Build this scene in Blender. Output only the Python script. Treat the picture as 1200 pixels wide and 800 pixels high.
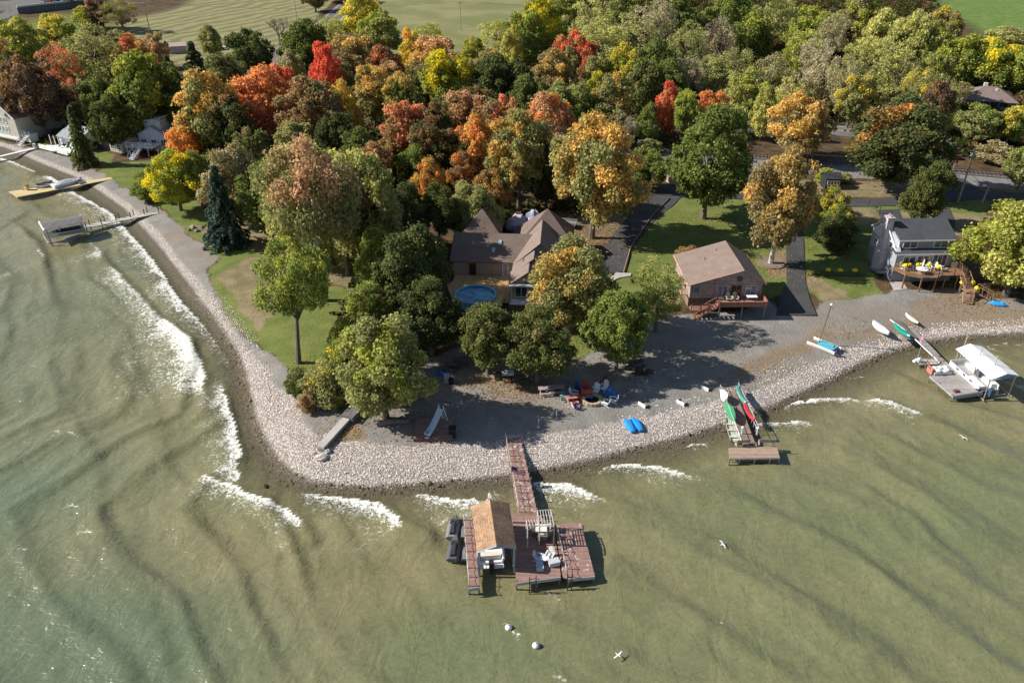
import bpy, bmesh, math, random
import numpy as np
from mathutils import Vector, Matrix
R = math.radians
S = bpy.context.scene
COL = S.collection
for _o in list(bpy.data.objects): bpy.data.objects.remove(_o, do_unlink=True)

# ------------------------------------------------------------------ camera
CAM_H = 54.0; PITCH = R(30.5); FPX = 933.0
cd = bpy.data.cameras.new("camera"); cd.lens = 36*FPX/1200; cd.sensor_width = 36
cd.clip_start = 0.5; cd.clip_end = 8000
cam = bpy.data.objects.new("camera", cd); COL.objects.link(cam)
cam.location = (0, 0, CAM_H); cam.rotation_euler = (R(90)-PITCH, 0, 0)
S.camera = cam

# ------------------------------------------------------------------ light
SUN_EL = 35.0; SUN_AZ = R(-87)                 # azimuth clockwise from +Y; the sun is on the left, a touch behind
w = bpy.data.worlds.new("World"); S.world = w; w.use_nodes = True
nt = w.node_tree; nt.nodes.clear()
sky = nt.nodes.new('ShaderNodeTexSky'); sky.sky_type = 'NISHITA'; sky.sun_disc = False
sky.sun_elevation = R(SUN_EL); sky.sun_rotation = SUN_AZ; sky.air_density = 1.0; sky.dust_density = 0.6
bg = nt.nodes.new('ShaderNodeBackground'); bg.inputs[1].default_value = 0.07
wo = nt.nodes.new('ShaderNodeOutputWorld')
nt.links.new(sky.outputs[0], bg.inputs[0]); nt.links.new(bg.outputs[0], wo.inputs[0])
sl = bpy.data.lights.new("sun", 'SUN'); sl.energy = 5.0; sl.angle = R(0.53); sl.color = (1.0, 0.95, 0.86)
sun = bpy.data.objects.new("sun", sl); COL.objects.link(sun)
sd = Vector((math.sin(SUN_AZ)*math.cos(R(SUN_EL)), math.cos(SUN_AZ)*math.cos(R(SUN_EL)), math.sin(R(SUN_EL))))
sun.rotation_euler = sd.to_track_quat('Z', 'Y').to_euler(); sun.location = (-60, 60, 120)
S.view_settings.view_transform = 'Standard'; S.view_settings.look = 'None'
S.view_settings.exposure = 0.56; S.view_settings.gamma = 1.0; S.view_settings.use_curve_mapping = False
S.cycles.max_bounces = 5; S.cycles.diffuse_bounces = 3; S.cycles.transparent_max_bounces = 12

# ------------------------------------------------------------------ pixel -> place helpers (photo is 1200 x 800)
cT, sT = math.cos(PITCH), math.sin(PITCH)
def P(px, py, z=0.0):
    u = (px-600)/FPX; v = (400-py)/FPX
    t = (CAM_H-z)/(sT - v*cT)
    return Vector((u*t, (cT+v*sT)*t, z))
def proj(p):
    dy = p[1]; dz = p[2]-CAM_H
    d = dy*cT - dz*sT; up = dy*sT + dz*cT
    return 600+FPX*p[0]/d, 400-FPX*up/d, d
def px_at(x, py, z, ):  # metres per px there
    p = P(x, py, z); return proj(p)[2]/FPX

LAND = 1.2
SHORE_PX = [(-900,-40),(-300,108),(-60,164),(0,176),(45,196),(90,214),(108,226),(138,248),(163,274),(186,301),(204,326),(224,352),(242,375),(257,395),(269,412),(278,432),(284,455),(288,475),(294,500),(304,520),(320,545),(338,562),(358,571),(390,577),(430,579),(475,577),(520,573),(570,568),(612,562),(650,556),(700,545),(750,532),(800,520),(832,510),(862,500),(900,485),(940,468),(980,448),(1010,432),(1040,419),(1070,410),(1100,403),(1140,398),(1200,395),(1300,391),(2200,380)]
SH = np.array([P(a, b, 0)[:2] for a, b in SHORE_PX])
LANDPOLY = np.vstack([SH, [[6000, SH[-1][1]], [6000, 7000], [-6000, 7000], [-6000, SH[0][1]]]])
def inpoly(X, Y, poly):
    poly = np.asarray(poly); r = np.zeros(X.shape, bool)
    n = len(poly); j = n-1
    for i in range(n):
        xi, yi = poly[i]; xj, yj = poly[j]
        c = ((yi > Y) != (yj > Y))
        with np.errstate(divide='ignore', invalid='ignore'):
            xx = (xj-xi)*(Y-yi)/((yj-yi) if yj != yi else 1e-9)+xi
        r ^= c & (X < xx); j = i
    return r
def polydist(X, Y, pl, want_t=False, signed=False):
    D = np.full(X.shape, 1e9); T = np.zeros(X.shape); SG = np.zeros(X.shape); acc = 0
    for i in range(len(pl)-1):
        ax, ay = pl[i]; bx, by = pl[i+1]; dx, dy = bx-ax, by-ay; L = math.hypot(dx, dy)+1e-9
        t = np.clip(((X-ax)*dx+(Y-ay)*dy)/(L*L), 0, 1)
        ex, ey = X-(ax+t*dx), Y-(ay+t*dy); d = np.hypot(ex, ey); m = d < D
        D = np.where(m, d, D); T = np.where(m, i+t, T)
        SG = np.where(m, np.sign(dx*ey-dy*ex), SG); acc += L
    return D, T, SG
def shore_sd(X, Y):
    D, _, _ = polydist(X, Y, SH); return np.where(inpoly(X, Y, LANDPOLY), D, -D)
def hgt(sd):
    up = LAND*(1-np.exp(-np.maximum(sd, 0)/3.2))
    return np.where(sd > 0, up, np.maximum(sd*0.16, -3.0))
def gz(x, y):
    return float(hgt(shore_sd(np.array([x]), np.array([y])))[0])
def G(px, py):
    p = P(px, py, LAND)
    if abs(shore_sd(np.array([p.x]), np.array([p.y]))[0]) < 16:
        for _ in range(4): p = P(px, py, gz(p.x, p.y))
    return p

# ------------------------------------------------------------------ node helpers
class N:
    def __init__(s, name):
        s.m = bpy.data.materials.new(name); s.m.use_nodes = True; s.t = s.m.node_tree; s.t.nodes.clear()
    def n(s, ty, **kw):
        nd = s.t.nodes.new('ShaderNode'+ty)
        for k, v in kw.items():
            if k.startswith('i_'):
                key = k[2:]; nd.inputs[int(key) if key.isdigit() else key.replace('_', ' ')].default_value = v
            else: setattr(nd, k, v)
        return nd
    def l(s, a, b): s.t.links.new(a, b); return b.node
    def coord(s, kind='Object', scale=1.0, rot=None, sc3=None):
        if kind == 'World': c = s.n('NewGeometry').outputs['Position']
        else: c = s.n('TexCoord').outputs[kind]
        mp = s.n('Mapping'); s.l(c, mp.inputs[0]); mp.inputs['Scale'].default_value = sc3 or (scale,)*3
        if rot: mp.inputs['Rotation'].default_value = rot
        return mp.outputs[0]
    def noise(s, scale, detail=4, rough=.55, vec=None, dist=0):
        nd = s.n('TexNoise'); nd.inputs['Scale'].default_value = scale; nd.inputs['Detail'].default_value = detail
        nd.inputs['Roughness'].default_value = rough; nd.inputs['Distortion'].default_value = dist
        if vec is not None: s.l(vec, nd.inputs['Vector'])
        return nd.outputs['Fac']
    def rng(s, v, a, b, c=0., d=1.):
        nd = s.n('MapRange'); s.l(v, nd.inputs[0])
        for i, q in enumerate((a, b, c, d)): nd.inputs[i+1].default_value = q
        return nd.outputs[0]
    def mix(s, f, a, b, mode='MIX'):
        nd = s.n('Mix', data_type='RGBA', blend_type=mode)
        for sock, v in ((nd.inputs[0], f), (nd.inputs[6], a), (nd.inputs[7], b)):
            if hasattr(v, 'links') or isinstance(v, bpy.types.NodeSocket): s.l(v, sock)
            elif isinstance(v, (int, float)): sock.default_value = v
            else: sock.default_value = (*v[:3], 1)
        return nd.outputs[2]
    def math(s, op, a, b=0., c=None):
        nd = s.n('Math', operation=op)
        for i, v in enumerate((a, b) if c is None else (a, b, c)):
            if isinstance(v, bpy.types.NodeSocket): s.l(v, nd.inputs[i])
            else: nd.inputs[i].default_value = v
        return nd.outputs[0]
    def out(s, col, rough=.8, bump=None, bs=.3, bd=.05, spec=.3, metal=0., alpha=None, rsock=None):
        b = s.n('BsdfPrincipled'); o = s.n('OutputMaterial'); s.l(b.outputs[0], o.inputs[0])
        if isinstance(col, bpy.types.NodeSocket): s.l(col, b.inputs['Base Color'])
        else: b.inputs['Base Color'].default_value = (*col, 1)
        b.inputs['Roughness'].default_value = rough; b.inputs['Specular IOR Level'].default_value = spec
        b.inputs['Metallic'].default_value = metal
        if rsock is not None: s.l(rsock, b.inputs['Roughness'])
        if bump is not None:
            bp = s.n('Bump'); bp.inputs['Strength'].default_value = bs; bp.inputs['Distance'].default_value = bd
            s.l(bump, bp.inputs['Height']); s.l(bp.outputs[0], b.inputs['Normal'])
        if alpha is not None: s.l(alpha, b.inputs['Alpha'])
        return b
def tintmat(name, rough=.7, var=.25, ns=1.5, spec=.3, bs=.15, metal=0.):
    m = N(name); c = m.n('ObjectInfo').outputs['Color']; v = m.coord('Object')
    n1 = m.noise(ns, 5, .6, v); n2 = m.noise(ns*9, 3, .6, v)
    f = m.math('ADD', m.math('MULTIPLY', n1, .6), m.math('MULTIPLY', n2, .4))
    g = m.rng(f, .3, .7, 1-var, 1+var*.6)
    cc = m.n('CombineColor'); [m.l(g, cc.inputs[i]) for i in range(3)]
    m.out(m.mix(1., c, cc.outputs[0], 'MULTIPLY'), rough, n2, bs, .02, spec, metal); return m.m
def plankmat(name, width=.14, rough=.8, var=.35, axis=0, spots=None, gap=.25):
    m = N(name); c = m.n('ObjectInfo').outputs['Color']; v = m.coord('Object')
    sx = m.n('SeparateXYZ'); m.l(v, sx.inputs[0]); a = m.math('DIVIDE', sx.outputs[axis], width)
    fl = m.math('FLOOR', a); fr = m.math('FRACT', a)
    wn = m.n('TexWhiteNoise', noise_dimensions='1D'); m.l(fl, wn.inputs['W'])
    n1 = m.noise(2.2, 5, .6, v); n2 = m.noise(14, 3, .6, v)
    g = m.math('ADD', m.rng(wn.outputs['Value'], 0, 1, 1-var*.6, 1+var*.5), m.rng(n1, .3, .7, -var*.5, var*.5))
    g = m.math('MULTIPLY', g, m.rng(m.math('ABSOLUTE', m.math('SUBTRACT', fr, .5)), .40, .5, 1., gap))
    cc = m.n('CombineColor'); [m.l(g, cc.inputs[i]) for i in range(3)]
    col = m.mix(1., c, cc.outputs[0], 'MULTIPLY')
    if spots: 
        s2 = m.noise(spots, 3, .75, v); col = m.mix(m.rng(s2, .57, .63, 0, .75), col, (.6, .58, .54))
    m.out(col, rough, n2, .3, .02, .25); return m.m
def shinglemat(name, rough=.9, rowh=.22, var=.3):
    m = N(name); c = m.n('ObjectInfo').outputs['Color']; v = m.coord('Object')
    sx = m.n('SeparateXYZ'); m.l(v, sx.inputs[0])
    n1 = m.noise(.7, 5, .65, v); n3 = m.noise(7, 4, .7, m.coord('Object', sc3=(1, 1, 2.2)))
    row = m.math('FRACT', m.math('DIVIDE', sx.outputs[2], rowh*.45))
    g = m.math('ADD', m.rng(n1, .3, .7, 1-var*.5, 1+var*.4), m.rng(n3, .3, .7, -var*.6, var*.6))
    g = m.math('MULTIPLY', g, m.rng(row, 0, .3, .66, 1.))
    cc = m.n('CombineColor'); [m.l(g, cc.inputs[i]) for i in range(3)]
    m.out(m.mix(1., c, cc.outputs[0], 'MULTIPLY'), rough, n3, .4, .03, .2); return m.m
def sidingmat(name, h=.2):
    m = N(name); c = m.n('ObjectInfo').outputs['Color']; v = m.coord('Object')
    sx = m.n('SeparateXYZ'); m.l(v, sx.inputs[0]); fr = m.math('FRACT', m.math('DIVIDE', sx.outputs[2], h))
    n1 = m.noise(1.3, 5, .6, v)
    g = m.math('MULTIPLY', m.rng(n1, .3, .7, .85, 1.08), m.rng(fr, 0, .18, .62, 1.))
    cc = m.n('CombineColor'); [m.l(g, cc.inputs[i]) for i in range(3)]
    m.out(m.mix(1., c, cc.outputs[0], 'MULTIPLY'), .6, fr, .4, .03, .3); return m.m
M = {}
M['paint'] = tintmat('paint'); M['gloss'] = tintmat('gloss_paint', .25, .1, 1.2, .5, .03)
M['metal'] = tintmat('metal', .35, .15, 2, .5, .05, .8); M['wood'] = tintmat('wood', .85, .4, 3)
M['cloth'] = tintmat('cloth', .95, .2, 3, .1, .3); M['stone'] = tintmat('stone', .95, .45, 2.2, .15, .5)
M['plank'] = plankmat('plank'); M['deckx'] = plankmat('deck_plank', .15, axis=0, var=.3)
M['decky'] = plankmat('deck_plank_across', .15, axis=1, var=.3); M['decks'] = plankmat('deck_plank_stained', .15, axis=1, var=.3, spots=1.6)
M['shingle'] = shinglemat('shingle'); M['siding'] = sidingmat('siding')
def brickmat():
    m = N('shake_siding'); c = m.n('ObjectInfo').outputs['Color']; b = m.n('TexBrick')
    tc = m.n('TexCoord'); sx = m.n('SeparateXYZ'); m.l(tc.outputs['Object'], sx.inputs[0]); cb = m.n('CombineXYZ')
    m.l(m.math('ADD', sx.outputs[0], sx.outputs[1]), cb.inputs[0]); m.l(sx.outputs[2], cb.inputs[1]); m.l(cb.outputs[0], b.inputs[0])
    b.inputs['Scale'].default_value = 1; b.inputs['Brick Width'].default_value = .55; b.inputs['Row Height'].default_value = .26
    b.inputs['Mortar Size'].default_value = .03; b.inputs['Color1'].default_value = (.95, .9, .88, 1); b.inputs['Color2'].default_value = (.62, .57, .56, 1)
    b.inputs['Mortar'].default_value = (.36, .33, .33, 1)
    m.out(m.mix(1., c, b.outputs[0], 'MULTIPLY'), .85, b.outputs['Fac'], .3, .03, .2); return m.m
M['shake'] = brickmat(); M['thatch'] = shinglemat('wood_shingle', .9, .3, .85)
def glassmat():
    m = N('window_glass'); c = m.n('ObjectInfo').outputs['Color']
    m.out(c, .08, m.noise(1.2, 2, .5, m.coord('Object')), .05, .05, .8); return m.m
M['glass'] = glassmat()

# ------------------------------------------------------------------ mesh helpers
class MB:
    def __init__(s): s.v = []; s.f = []; s.world = False
    def add(s, vs, fs):
        o = len(s.v); s.v += [tuple(v) for v in vs]; s.f += [tuple(i+o for i in f) for f in fs]; return s
    def box(s, c, d, rz=0, rx=0, ry=0):
        m = Matrix.Translation(c) @ Matrix.Rotation(rz, 4, 'Z') @ Matrix.Rotation(ry, 4, 'Y') @ Matrix.Rotation(rx, 4, 'X')
        vs = [m @ Vector((a*d[0]/2, b*d[1]/2, e*d[2]/2)) for e in (-1, 1) for b in (-1, 1) for a in (-1, 1)]
        return s.add(vs, [(0, 2, 3, 1), (4, 5, 7, 6), (0, 1, 5, 4), (2, 6, 7, 3), (0, 4, 6, 2), (1, 3, 7, 5)])
    def prism(s, poly, z0, z1):      # poly: xy list, z may be per-vertex for top
        n = len(poly); a = [(p[0], p[1], z0) for p in poly]; b = [(p[0], p[1], z1) for p in poly]
        return s.add(a+b, [tuple(range(n-1, -1, -1)), tuple(range(n, 2*n))] + [(i, (i+1) % n, n+(i+1) % n, n+i) for i in range(n)])
    def slab(s, top, t):             # a 3D polygon thickened downward by t
        n = len(top); b = [tuple(p) for p in top]; a = [(p[0], p[1], p[2]-t) for p in top]
        return s.add(a+b, [tuple(range(n-1, -1, -1)), tuple(range(n, 2*n))] + [(i, (i+1) % n, n+(i+1) % n, n+i) for i in range(n)])
    def tube(s, pts, rs, k=6, cap=True):
        if isinstance(rs, (int, float)): rs = [rs]*len(pts)
        pts = [Vector(p) for p in pts]; vs = []; fs = []
        for i, p in enumerate(pts):
            d = (pts[min(i+1, len(pts)-1)]-pts[max(i-1, 0)])
            if d.length < 1e-6: d = Vector((0, 0, 1))
            d.normalize(); a = d.orthogonal() if abs(d.z) > .9 else d.cross(Vector((0, 0, 1))); a.normalize(); b = d.cross(a)
            for j in range(k):
                t = 2*math.pi*j/k; vs.append(p + (a*math.cos(t)+b*math.sin(t))*rs[i])
        for i in range(len(pts)-1):
            for j in range(k): fs.append((i*k+j, i*k+(j+1) % k, (i+1)*k+(j+1) % k, (i+1)*k+j))
        if cap: fs += [tuple(range(k-1, -1, -1)), tuple(range((len(pts)-1)*k, len(pts)*k))]
        return s.add(vs, fs)
    def ball(s, c, r, n=8, m=6, jit=0, rnd=random):
        if isinstance(r, (int, float)): r = (r, r, r)
        vs = [(c[0], c[1], c[2]-r[2])]; fs = []
        for i in range(1, m):
            a = -math.pi/2+math.pi*i/m
            for j in range(n):
                t = 2*math.pi*j/n; q = 1+(rnd.uniform(-jit, jit) if jit else 0)
                vs.append((c[0]+r[0]*q*math.cos(a)*math.cos(t), c[1]+r[1]*q*math.cos(a)*math.sin(t), c[2]+r[2]*q*math.sin(a)))
        vs.append((c[0], c[1], c[2]+r[2])); L = len(vs)-1
        for j in range(n): fs.append((0, 1+(j+1) % n, 1+j)); fs.append((L, L-n+j, L-n+(j+1) % n))
        for i in range(m-2):
            for j in range(n): a = 1+i*n+j; b = 1+i*n+(j+1) % n; fs.append((a, b, b+n, a+n))
        return s.add(vs, fs)
    def loft(s, rings, close=True, caps=True):
        k = len(rings[0]); vs = [p for r in rings for p in r]; fs = []
        for i in range(len(rings)-1):
            for j in range(k if close else k-1): fs.append((i*k+j, i*k+(j+1) % k, (i+1)*k+(j+1) % k, (i+1)*k+j))
        if caps: fs += [tuple(range(k-1, -1, -1)), tuple(range((len(rings)-1)*k, len(rings)*k))]
        return s.add(vs, fs)
ROOT = {}
def settag(o, label=None, cat=None, group=None, kind=None):
    if label: o['label'] = label
    if cat: o['category'] = cat
    if group: o['group'] = group
    if kind: o['kind'] = kind
    return o
def thing(name, label, cat, loc=(0, 0, 0), rz=0, group=None):
    o = bpy.data.objects.new(name, None); COL.objects.link(o); o.location = loc; o.rotation_euler = (0, 0, rz); o.empty_display_size = .3
    ROOT[o.name] = Matrix.Translation(loc) @ Matrix.Rotation(rz, 4, 'Z'); return settag(o, label, cat, group)
def mkmesh(name, mb, mat, smooth=False, M4=None):
    me = bpy.data.meshes.new(name); vs = mb.v
    if M4 is not None: vs = [tuple(M4 @ Vector(v)) for v in vs]
    me.from_pydata(vs, [], mb.f); me.materials.append(mat)
    b = bmesh.new(); b.from_mesh(me); bmesh.ops.recalc_face_normals(b, faces=b.faces); b.to_mesh(me); b.free()
    if smooth: me.polygons.foreach_set('use_smooth', [True]*len(me.polygons))
    return me
def part(name, mb, mat, parent=None, color=None, world=False, smooth=False, label=None):
    M4 = None; r = parent
    if parent is not None:
        while r.parent is not None: r = r.parent
        if world: M4 = ROOT[r.name].inverted()
    o = bpy.data.objects.new(name, mkmesh(name, mb, M[mat] if isinstance(mat, str) else mat, smooth, M4)); COL.objects.link(o)
    if parent is not None: o.parent = parent
    if color: o.color = (*color, 1)
    if label: o['label'] = label
    return o
def single(name, label, cat, mb, mat, color=None, loc=(0, 0, 0), rz=0, group=None, smooth=False, world=False):
    """a thing that is one mesh"""
    M4 = (Matrix.Translation(loc) @ Matrix.Rotation(rz, 4, 'Z')).inverted() if world else None
    o = bpy.data.objects.new(name, mkmesh(name, mb, M[mat] if isinstance(mat, str) else mat, smooth, M4)); COL.objects.link(o)
    o.location = loc; o.rotation_euler = (0, 0, rz)
    if color: o.color = (*color, 1)
    return settag(o, label, cat, group)
def struct(name, mb, mat, color=None):
    o = part(name, mb, mat, None, color); o['kind'] = 'structure'; return o
def dup(root, loc=None, rz=None, label=None, scale=None, group=None):
    r = root.copy(); COL.objects.link(r)
    if loc is not None: r.location = loc
    if rz is not None: r.rotation_euler = (0, 0, rz)
    if scale is not None: r.scale = scale
    if label: r['label'] = label
    if group: r['group'] = group
    ROOT[r.name] = Matrix.Translation(r.location) @ Matrix.Rotation(r.rotation_euler[2], 4, 'Z')
    for ch in list(root.children):
        c = ch.copy(); COL.objects.link(c); c.parent = r
        for g in list(ch.children):
            d = g.copy(); COL.objects.link(d); d.parent = c
    return r
# ================================================================== TERRAIN
def axis(lo, hi, step, far_lo, far_hi):
    a = list(np.arange(lo, hi+step*.5, step)); s = step; x = a[0]; pre = []
    while x > far_lo: s *= 1.12; x -= s; pre.append(x)
    s = step; x = a[-1]; post = []
    while x < far_hi: s *= 1.12; x += s; post.append(x)
    return np.array(pre[::-1]+a+post)
def grid_mesh(name, xs, ys, Z, mat):
    nx, ny = len(xs), len(ys); X, Y = np.meshgrid(xs, ys)
    co = np.stack([X, Y, Z], -1).reshape(-1, 3).astype(np.float32)
    me = bpy.data.meshes.new(name); me.vertices.add(nx*ny); me.vertices.foreach_set('co', co.ravel())
    i = (np.arange(ny-1)[:, None]*nx+np.arange(nx-1)[None]).ravel()
    q = np.stack([i, i+1, i+nx+1, i+nx], -1).astype(np.int32); nf = len(q)
    me.loops.add(nf*4); me.loops.foreach_set('vertex_index', q.ravel())
    me.polygons.add(nf); me.polygons.foreach_set('loop_start', np.arange(nf, dtype=np.int32)*4)
    me.polygons.foreach_set('use_smooth', np.ones(nf, bool)); me.update(calc_edges=True); me.materials.append(mat)
    o = bpy.data.objects.new(name, me); COL.objects.link(o); o['kind'] = 'structure'; return o
def vattr(o, name, arr):
    a = o.data.attributes.new(name, 'FLOAT_COLOR', 'POINT'); a.data.foreach_set('color', arr.reshape(-1, 4).astype(np.float32).ravel())
def vnoise(X, Y, s, seed):
    r = np.random.RandomState(seed); T = r.rand(257, 257); x = X/s; y = Y/s
    xi = np.floor(x).astype(int); yi = np.floor(y).astype(int); fx = x-xi; fy = y-yi; fx = fx*fx*(3-2*fx); fy = fy*fy*(3-2*fy)
    g = lambda a, b: T[a % 257, b % 257]
    return (g(xi, yi)*(1-fx)+g(xi+1, yi)*fx)*(1-fy)+(g(xi, yi+1)*(1-fx)+g(xi+1, yi+1)*fx)*fy
def fbm(X, Y, s, seed, o=4):
    return sum(vnoise(X, Y, s/2**k, seed+k)*.5**k for k in range(o))/sum(.5**k for k in range(o))
def blur(A, n):
    for _ in range(n):
        A = (A+np.roll(A, 1, 0)+np.roll(A, -1, 0)+np.roll(A, 1, 1)+np.roll(A, -1, 1))/5
    return A
xs = axis(-118, 112, .42, -3000, 3000); ys = axis(42, 215, .42, -400, 6000)
X, Y = np.meshgrid(xs, ys); sd = shore_sd(X, Y)
Z = hgt(sd); Z = Z+np.where(sd > .5, (fbm(X, Y, 7, 3)-.5)*.18, 0)*np.minimum(1, sd/4)
jx = (fbm(X, Y, 3.2, 11)-.5)*2.6; jy = (fbm(X, Y, 3.2, 21)-.5)*2.6
def region(px, z=LAND, j=1., b=2):
    poly = [P(a, c, z)[:2] for a, c in px]
    return blur(inpoly(X+jx*j, Y+jy*j, poly).astype(float), b)
gravel = region([(-60,150),(0,163),(60,178),(100,192),(125,207),(150,222),(172,236),(197,250),(225,280),(256,300),(240,314),(252,344),(270,377),(305,402),(325,417),(345,440),(348,462),(395,470),(440,455),(470,428),(500,418),(560,400),(640,425),(672,425),(690,408),(725,398),(742,384),(770,372),(800,366),(870,366),(900,352),(917,366),(957,366),(962,352),(1035,345),(1050,338),(1110,337),(1160,348),(1260,356),(1260,420),(1100,420),(900,520),(700,580),(400,600),(250,520),(100,260),(-60,190)])
pebble = region([(215,330),(238,345),(262,372),(285,400),(315,435),(345,468),(362,498),(372,522),(400,520),(500,520),(560,520),(612,512),(680,507),(740,492),(790,479),(850,468),(900,450),(940,432),(980,414),(1010,404),(1050,394),(1100,386),(1150,382),(1300,376),(1300,430),(900,540),(600,620),(300,600),(200,380)], .8, .8)
lawnL = region([(112,202),(125,190),(205,188),(217,205),(235,240),(262,262),(300,290),(332,305),(360,330),(410,340),(412,400),(395,445),(350,452),(338,432),(325,415),(305,400),(270,375),(252,344),(242,314),(256,302),(225,278),(197,248),(150,220)])
lawnR = region([(700,318),(735,322),(738,296),(770,250),(800,232),(846,226),(880,226),(950,241),(1046,241),(1150,240),(1160,262),(1120,268),(1040,270),(1030,330),(1035,346),(960,353),(948,342),(917,345),(905,350),(890,352),(800,352),(796,340),(770,350),(760,372),(735,390),(690,405),(660,410),(650,400)])
lawnX = region([(-60,158),(30,164),(100,190),(125,197),(135,180),(60,168),(-60,150)], j=.4)+region([(632,470-65),(690,398),(700,404),(650,432)])
fieldN = region([(432,-80),(432,10),(440,70),(520,66),(600,60),(620,0),(640,-80)], j=.5)
fieldL = region([(100,60),(105,24),(150,22),(215,10),(235,-20),(262,-80),(460,-80),(392,0),(370,22),(338,60),(300,85),(180,75),(150,50)], j=.5)
lawnT = region([(-40,60),(0,30),(50,15),(110,12),(112,30),(60,50),(10,60),(0,80)], j=.5)
fieldR = region([(1095,-80),(1105,10),(1140,34),(1200,60),(1500,100),(1500,-80)], j=.5)
ballast = region([(500,158),(720,165),(800,176),(860,180),(946,185),(1100,195),(1180,204),(1500,235),(1500,250),(1180,222),(1060,213),(955,206),(880,200),(740,184),(500,178)], j=.4, b=1)
verge = region([(840,208),(1000,212),(1100,215),(1300,240),(1300,226),(1160,222),(1160,232),(1000,232),(960,241),(1000,243),(1300,262),(1300,300),(1080,270),(960,262),(840,226)], j=.5)
litter = region([(1060,352),(1110,338),(1150,352),(1190,360),(1260,362),(1260,380),(1150,380),(1090,376),(1040,392),(1000,400),(985,392),(1020,378),(1060,372)])
litter = np.maximum(litter, region([(630,262),(720,245),(738,262),(720,282),(690,292),(640,288)]))
litter *= .55
litter = np.maximum(litter, .6*region([(940,395),(970,380),(985,392),(955,410),(900,430),(860,440),(850,430)]))
litter = np.maximum(litter, region([(400,520),(398,500),(425,498),(428,515)]))
litter = np.maximum(litter, .7*region([(895,300),(925,290),(925,325),(900,325)], j=.2))
dry = region([(255,320),(290,300),(330,310),(350,335),(320,370),(300,385),(278,350)])
dry = np.maximum(dry, region([(940,320),(960,325),(1000,348),(960,352)]))
dry = np.maximum(dry, .8*region([(225,262),(300,262),(360,285),(420,290),(420,345),(330,305),(280,292),(245,290)]))
grass = np.clip(lawnL+lawnR+lawnX+lawnT*.9, 0, 1)
grass = np.maximum(grass, .85*region([(1010,425),(975,430),(985,405),(1010,400)], z=.8))
grass = np.maximum(grass, .7*region([(1160,226),(1100,228),(1106,229),(1118,258),(1150,262),(1165,238)]))
field = np.clip(fieldL, 0, 1)
# worn, mossy tufts on the pebbles
tuft = ((fbm(X, Y, 1.5, 77) > .70) & (sd > 3) & (sd < 14)).astype(float)*.8
grass = np.maximum(grass, blur(tuft, 1)*np.clip(pebble, 0, 1))
wet = np.clip(1-np.abs(sd-.1)/1.5, 0, 1)*1.3+np.where(sd < 0, 1, 0)
left = np.clip((-28-X)/14, 0, 1)
wl = np.clip(1-np.maximum(sd, 0)/1.5, 0, 1)*left*2.2
wet = np.clip(np.maximum(wet, wl), 0, 1)
berm = np.exp(-((sd-1.9-.8*(fbm(X, Y, 9, 5)-.5))/.75)**2)*left
pebble = np.clip(np.maximum(pebble, berm*.9), 0, 1)
# ---- ground material
g = N('ground'); V = g.coord('World')
ca = g.n('VertexColor', layer_name='cover_a'); cb = g.n('VertexColor', layer_name='cover_b'); cc_ = g.n('VertexColor', layer_name='cover_c')
def sep(nd):
    s = g.n('SeparateColor'); g.l(nd.outputs[0], s.inputs[0]); return s.outputs[0], s.outputs[1], s.outputs[2], nd.outputs[1]
aG, aV, aP, aL = sep(ca); aW, aF, aD, aB = sep(cb); aR, aN = sep(cc_)[:2]
nb = g.noise(.05, 2, .6, V); nm = g.noise(.35, 3, .65, V); nf_ = g.noise(2.2, 3, .7, V); nff = g.noise(9, 1, .7, V)
forest = g.mix(g.rng(nm, .35, .65), (.045, .038, .022), (.12, .075, .04)); forest = g.mix(g.rng(nf_, .55, .7), forest, (.2, .11, .05))
grc = g.mix(g.rng(nm, .35, .65), (.098, .135, .030), (.165, .185, .054)); grc = g.mix(g.rng(nf_, .5, .75, 0, .6), grc, (.17, .165, .06))
gvc = g.mix(g.rng(nm, .35, .65), (.185, .176, .162), (.27, .255, .235)); gvc = g.mix(g.rng(nf_, .45, .75, 0, .6), gvc, (.27, .255, .235)); gvc = g.mix(g.rng(nb, .48, .6, 0, .7), gvc, (.235, .195, .155))
gvc = g.mix(g.rng(nff, .6, .75, 0, .5), gvc, (.1, .092, .085))
vo = g.n('TexVoronoi'); g.l(V, vo.inputs[0]); vo.inputs['Scale'].default_value = 5.0
vs_ = g.n('SeparateColor'); g.l(vo.outputs['Color'], vs_.inputs[0])
pbc = g.mix(g.rng(vs_.outputs[0], 0, 1), (.62, .54, .48), (.80, .72, .65)); pbc = g.mix(g.rng(vo.outputs['Distance'], .22, .5, 0, .85), pbc, (.2, .175, .16))
pbc = g.mix(g.rng(vs_.outputs[1], .84, .9), pbc, (.28, .22, .19))
ltc = g.mix(g.rng(nf_, .4, .65), (.17, .135, .09), (.30, .20, .12))
dyc = g.mix(g.rng(nm, .4, .6), (.17, .145, .075), (.26, .2, .12))
wvS = g.n('TexWave', wave_type='BANDS', bands_direction='X'); wv = g.coord('World', rot=(0, 0, R(24)))
g.l(wv, wvS.inputs[0]); wvS.inputs['Scale'].default_value = .045; wvS.inputs['Distortion'].default_value = 7; wvS.inputs['Detail'].default_value = 3
fdc = g.mix(g.rng(wvS.outputs['Fac'], .2, .8, 0, 1), (.165, .16, .07), (.275, .245, .125)); fdc = g.mix(g.rng(nm, .45, .7, 0, .5), fdc, (.21, .2, .1))
brc = g.mix(g.rng(nf_, .35, .65), (.15, .14, .13), (.26, .245, .23))
rfc = g.mix(g.rng(nm, .35, .65), (.09, .16, .035), (.16, .22, .06))
col = forest
fnc = g.mix(g.rng(nb, .4, .6), (.175, .18, .075), (.24, .225, .11))
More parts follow.
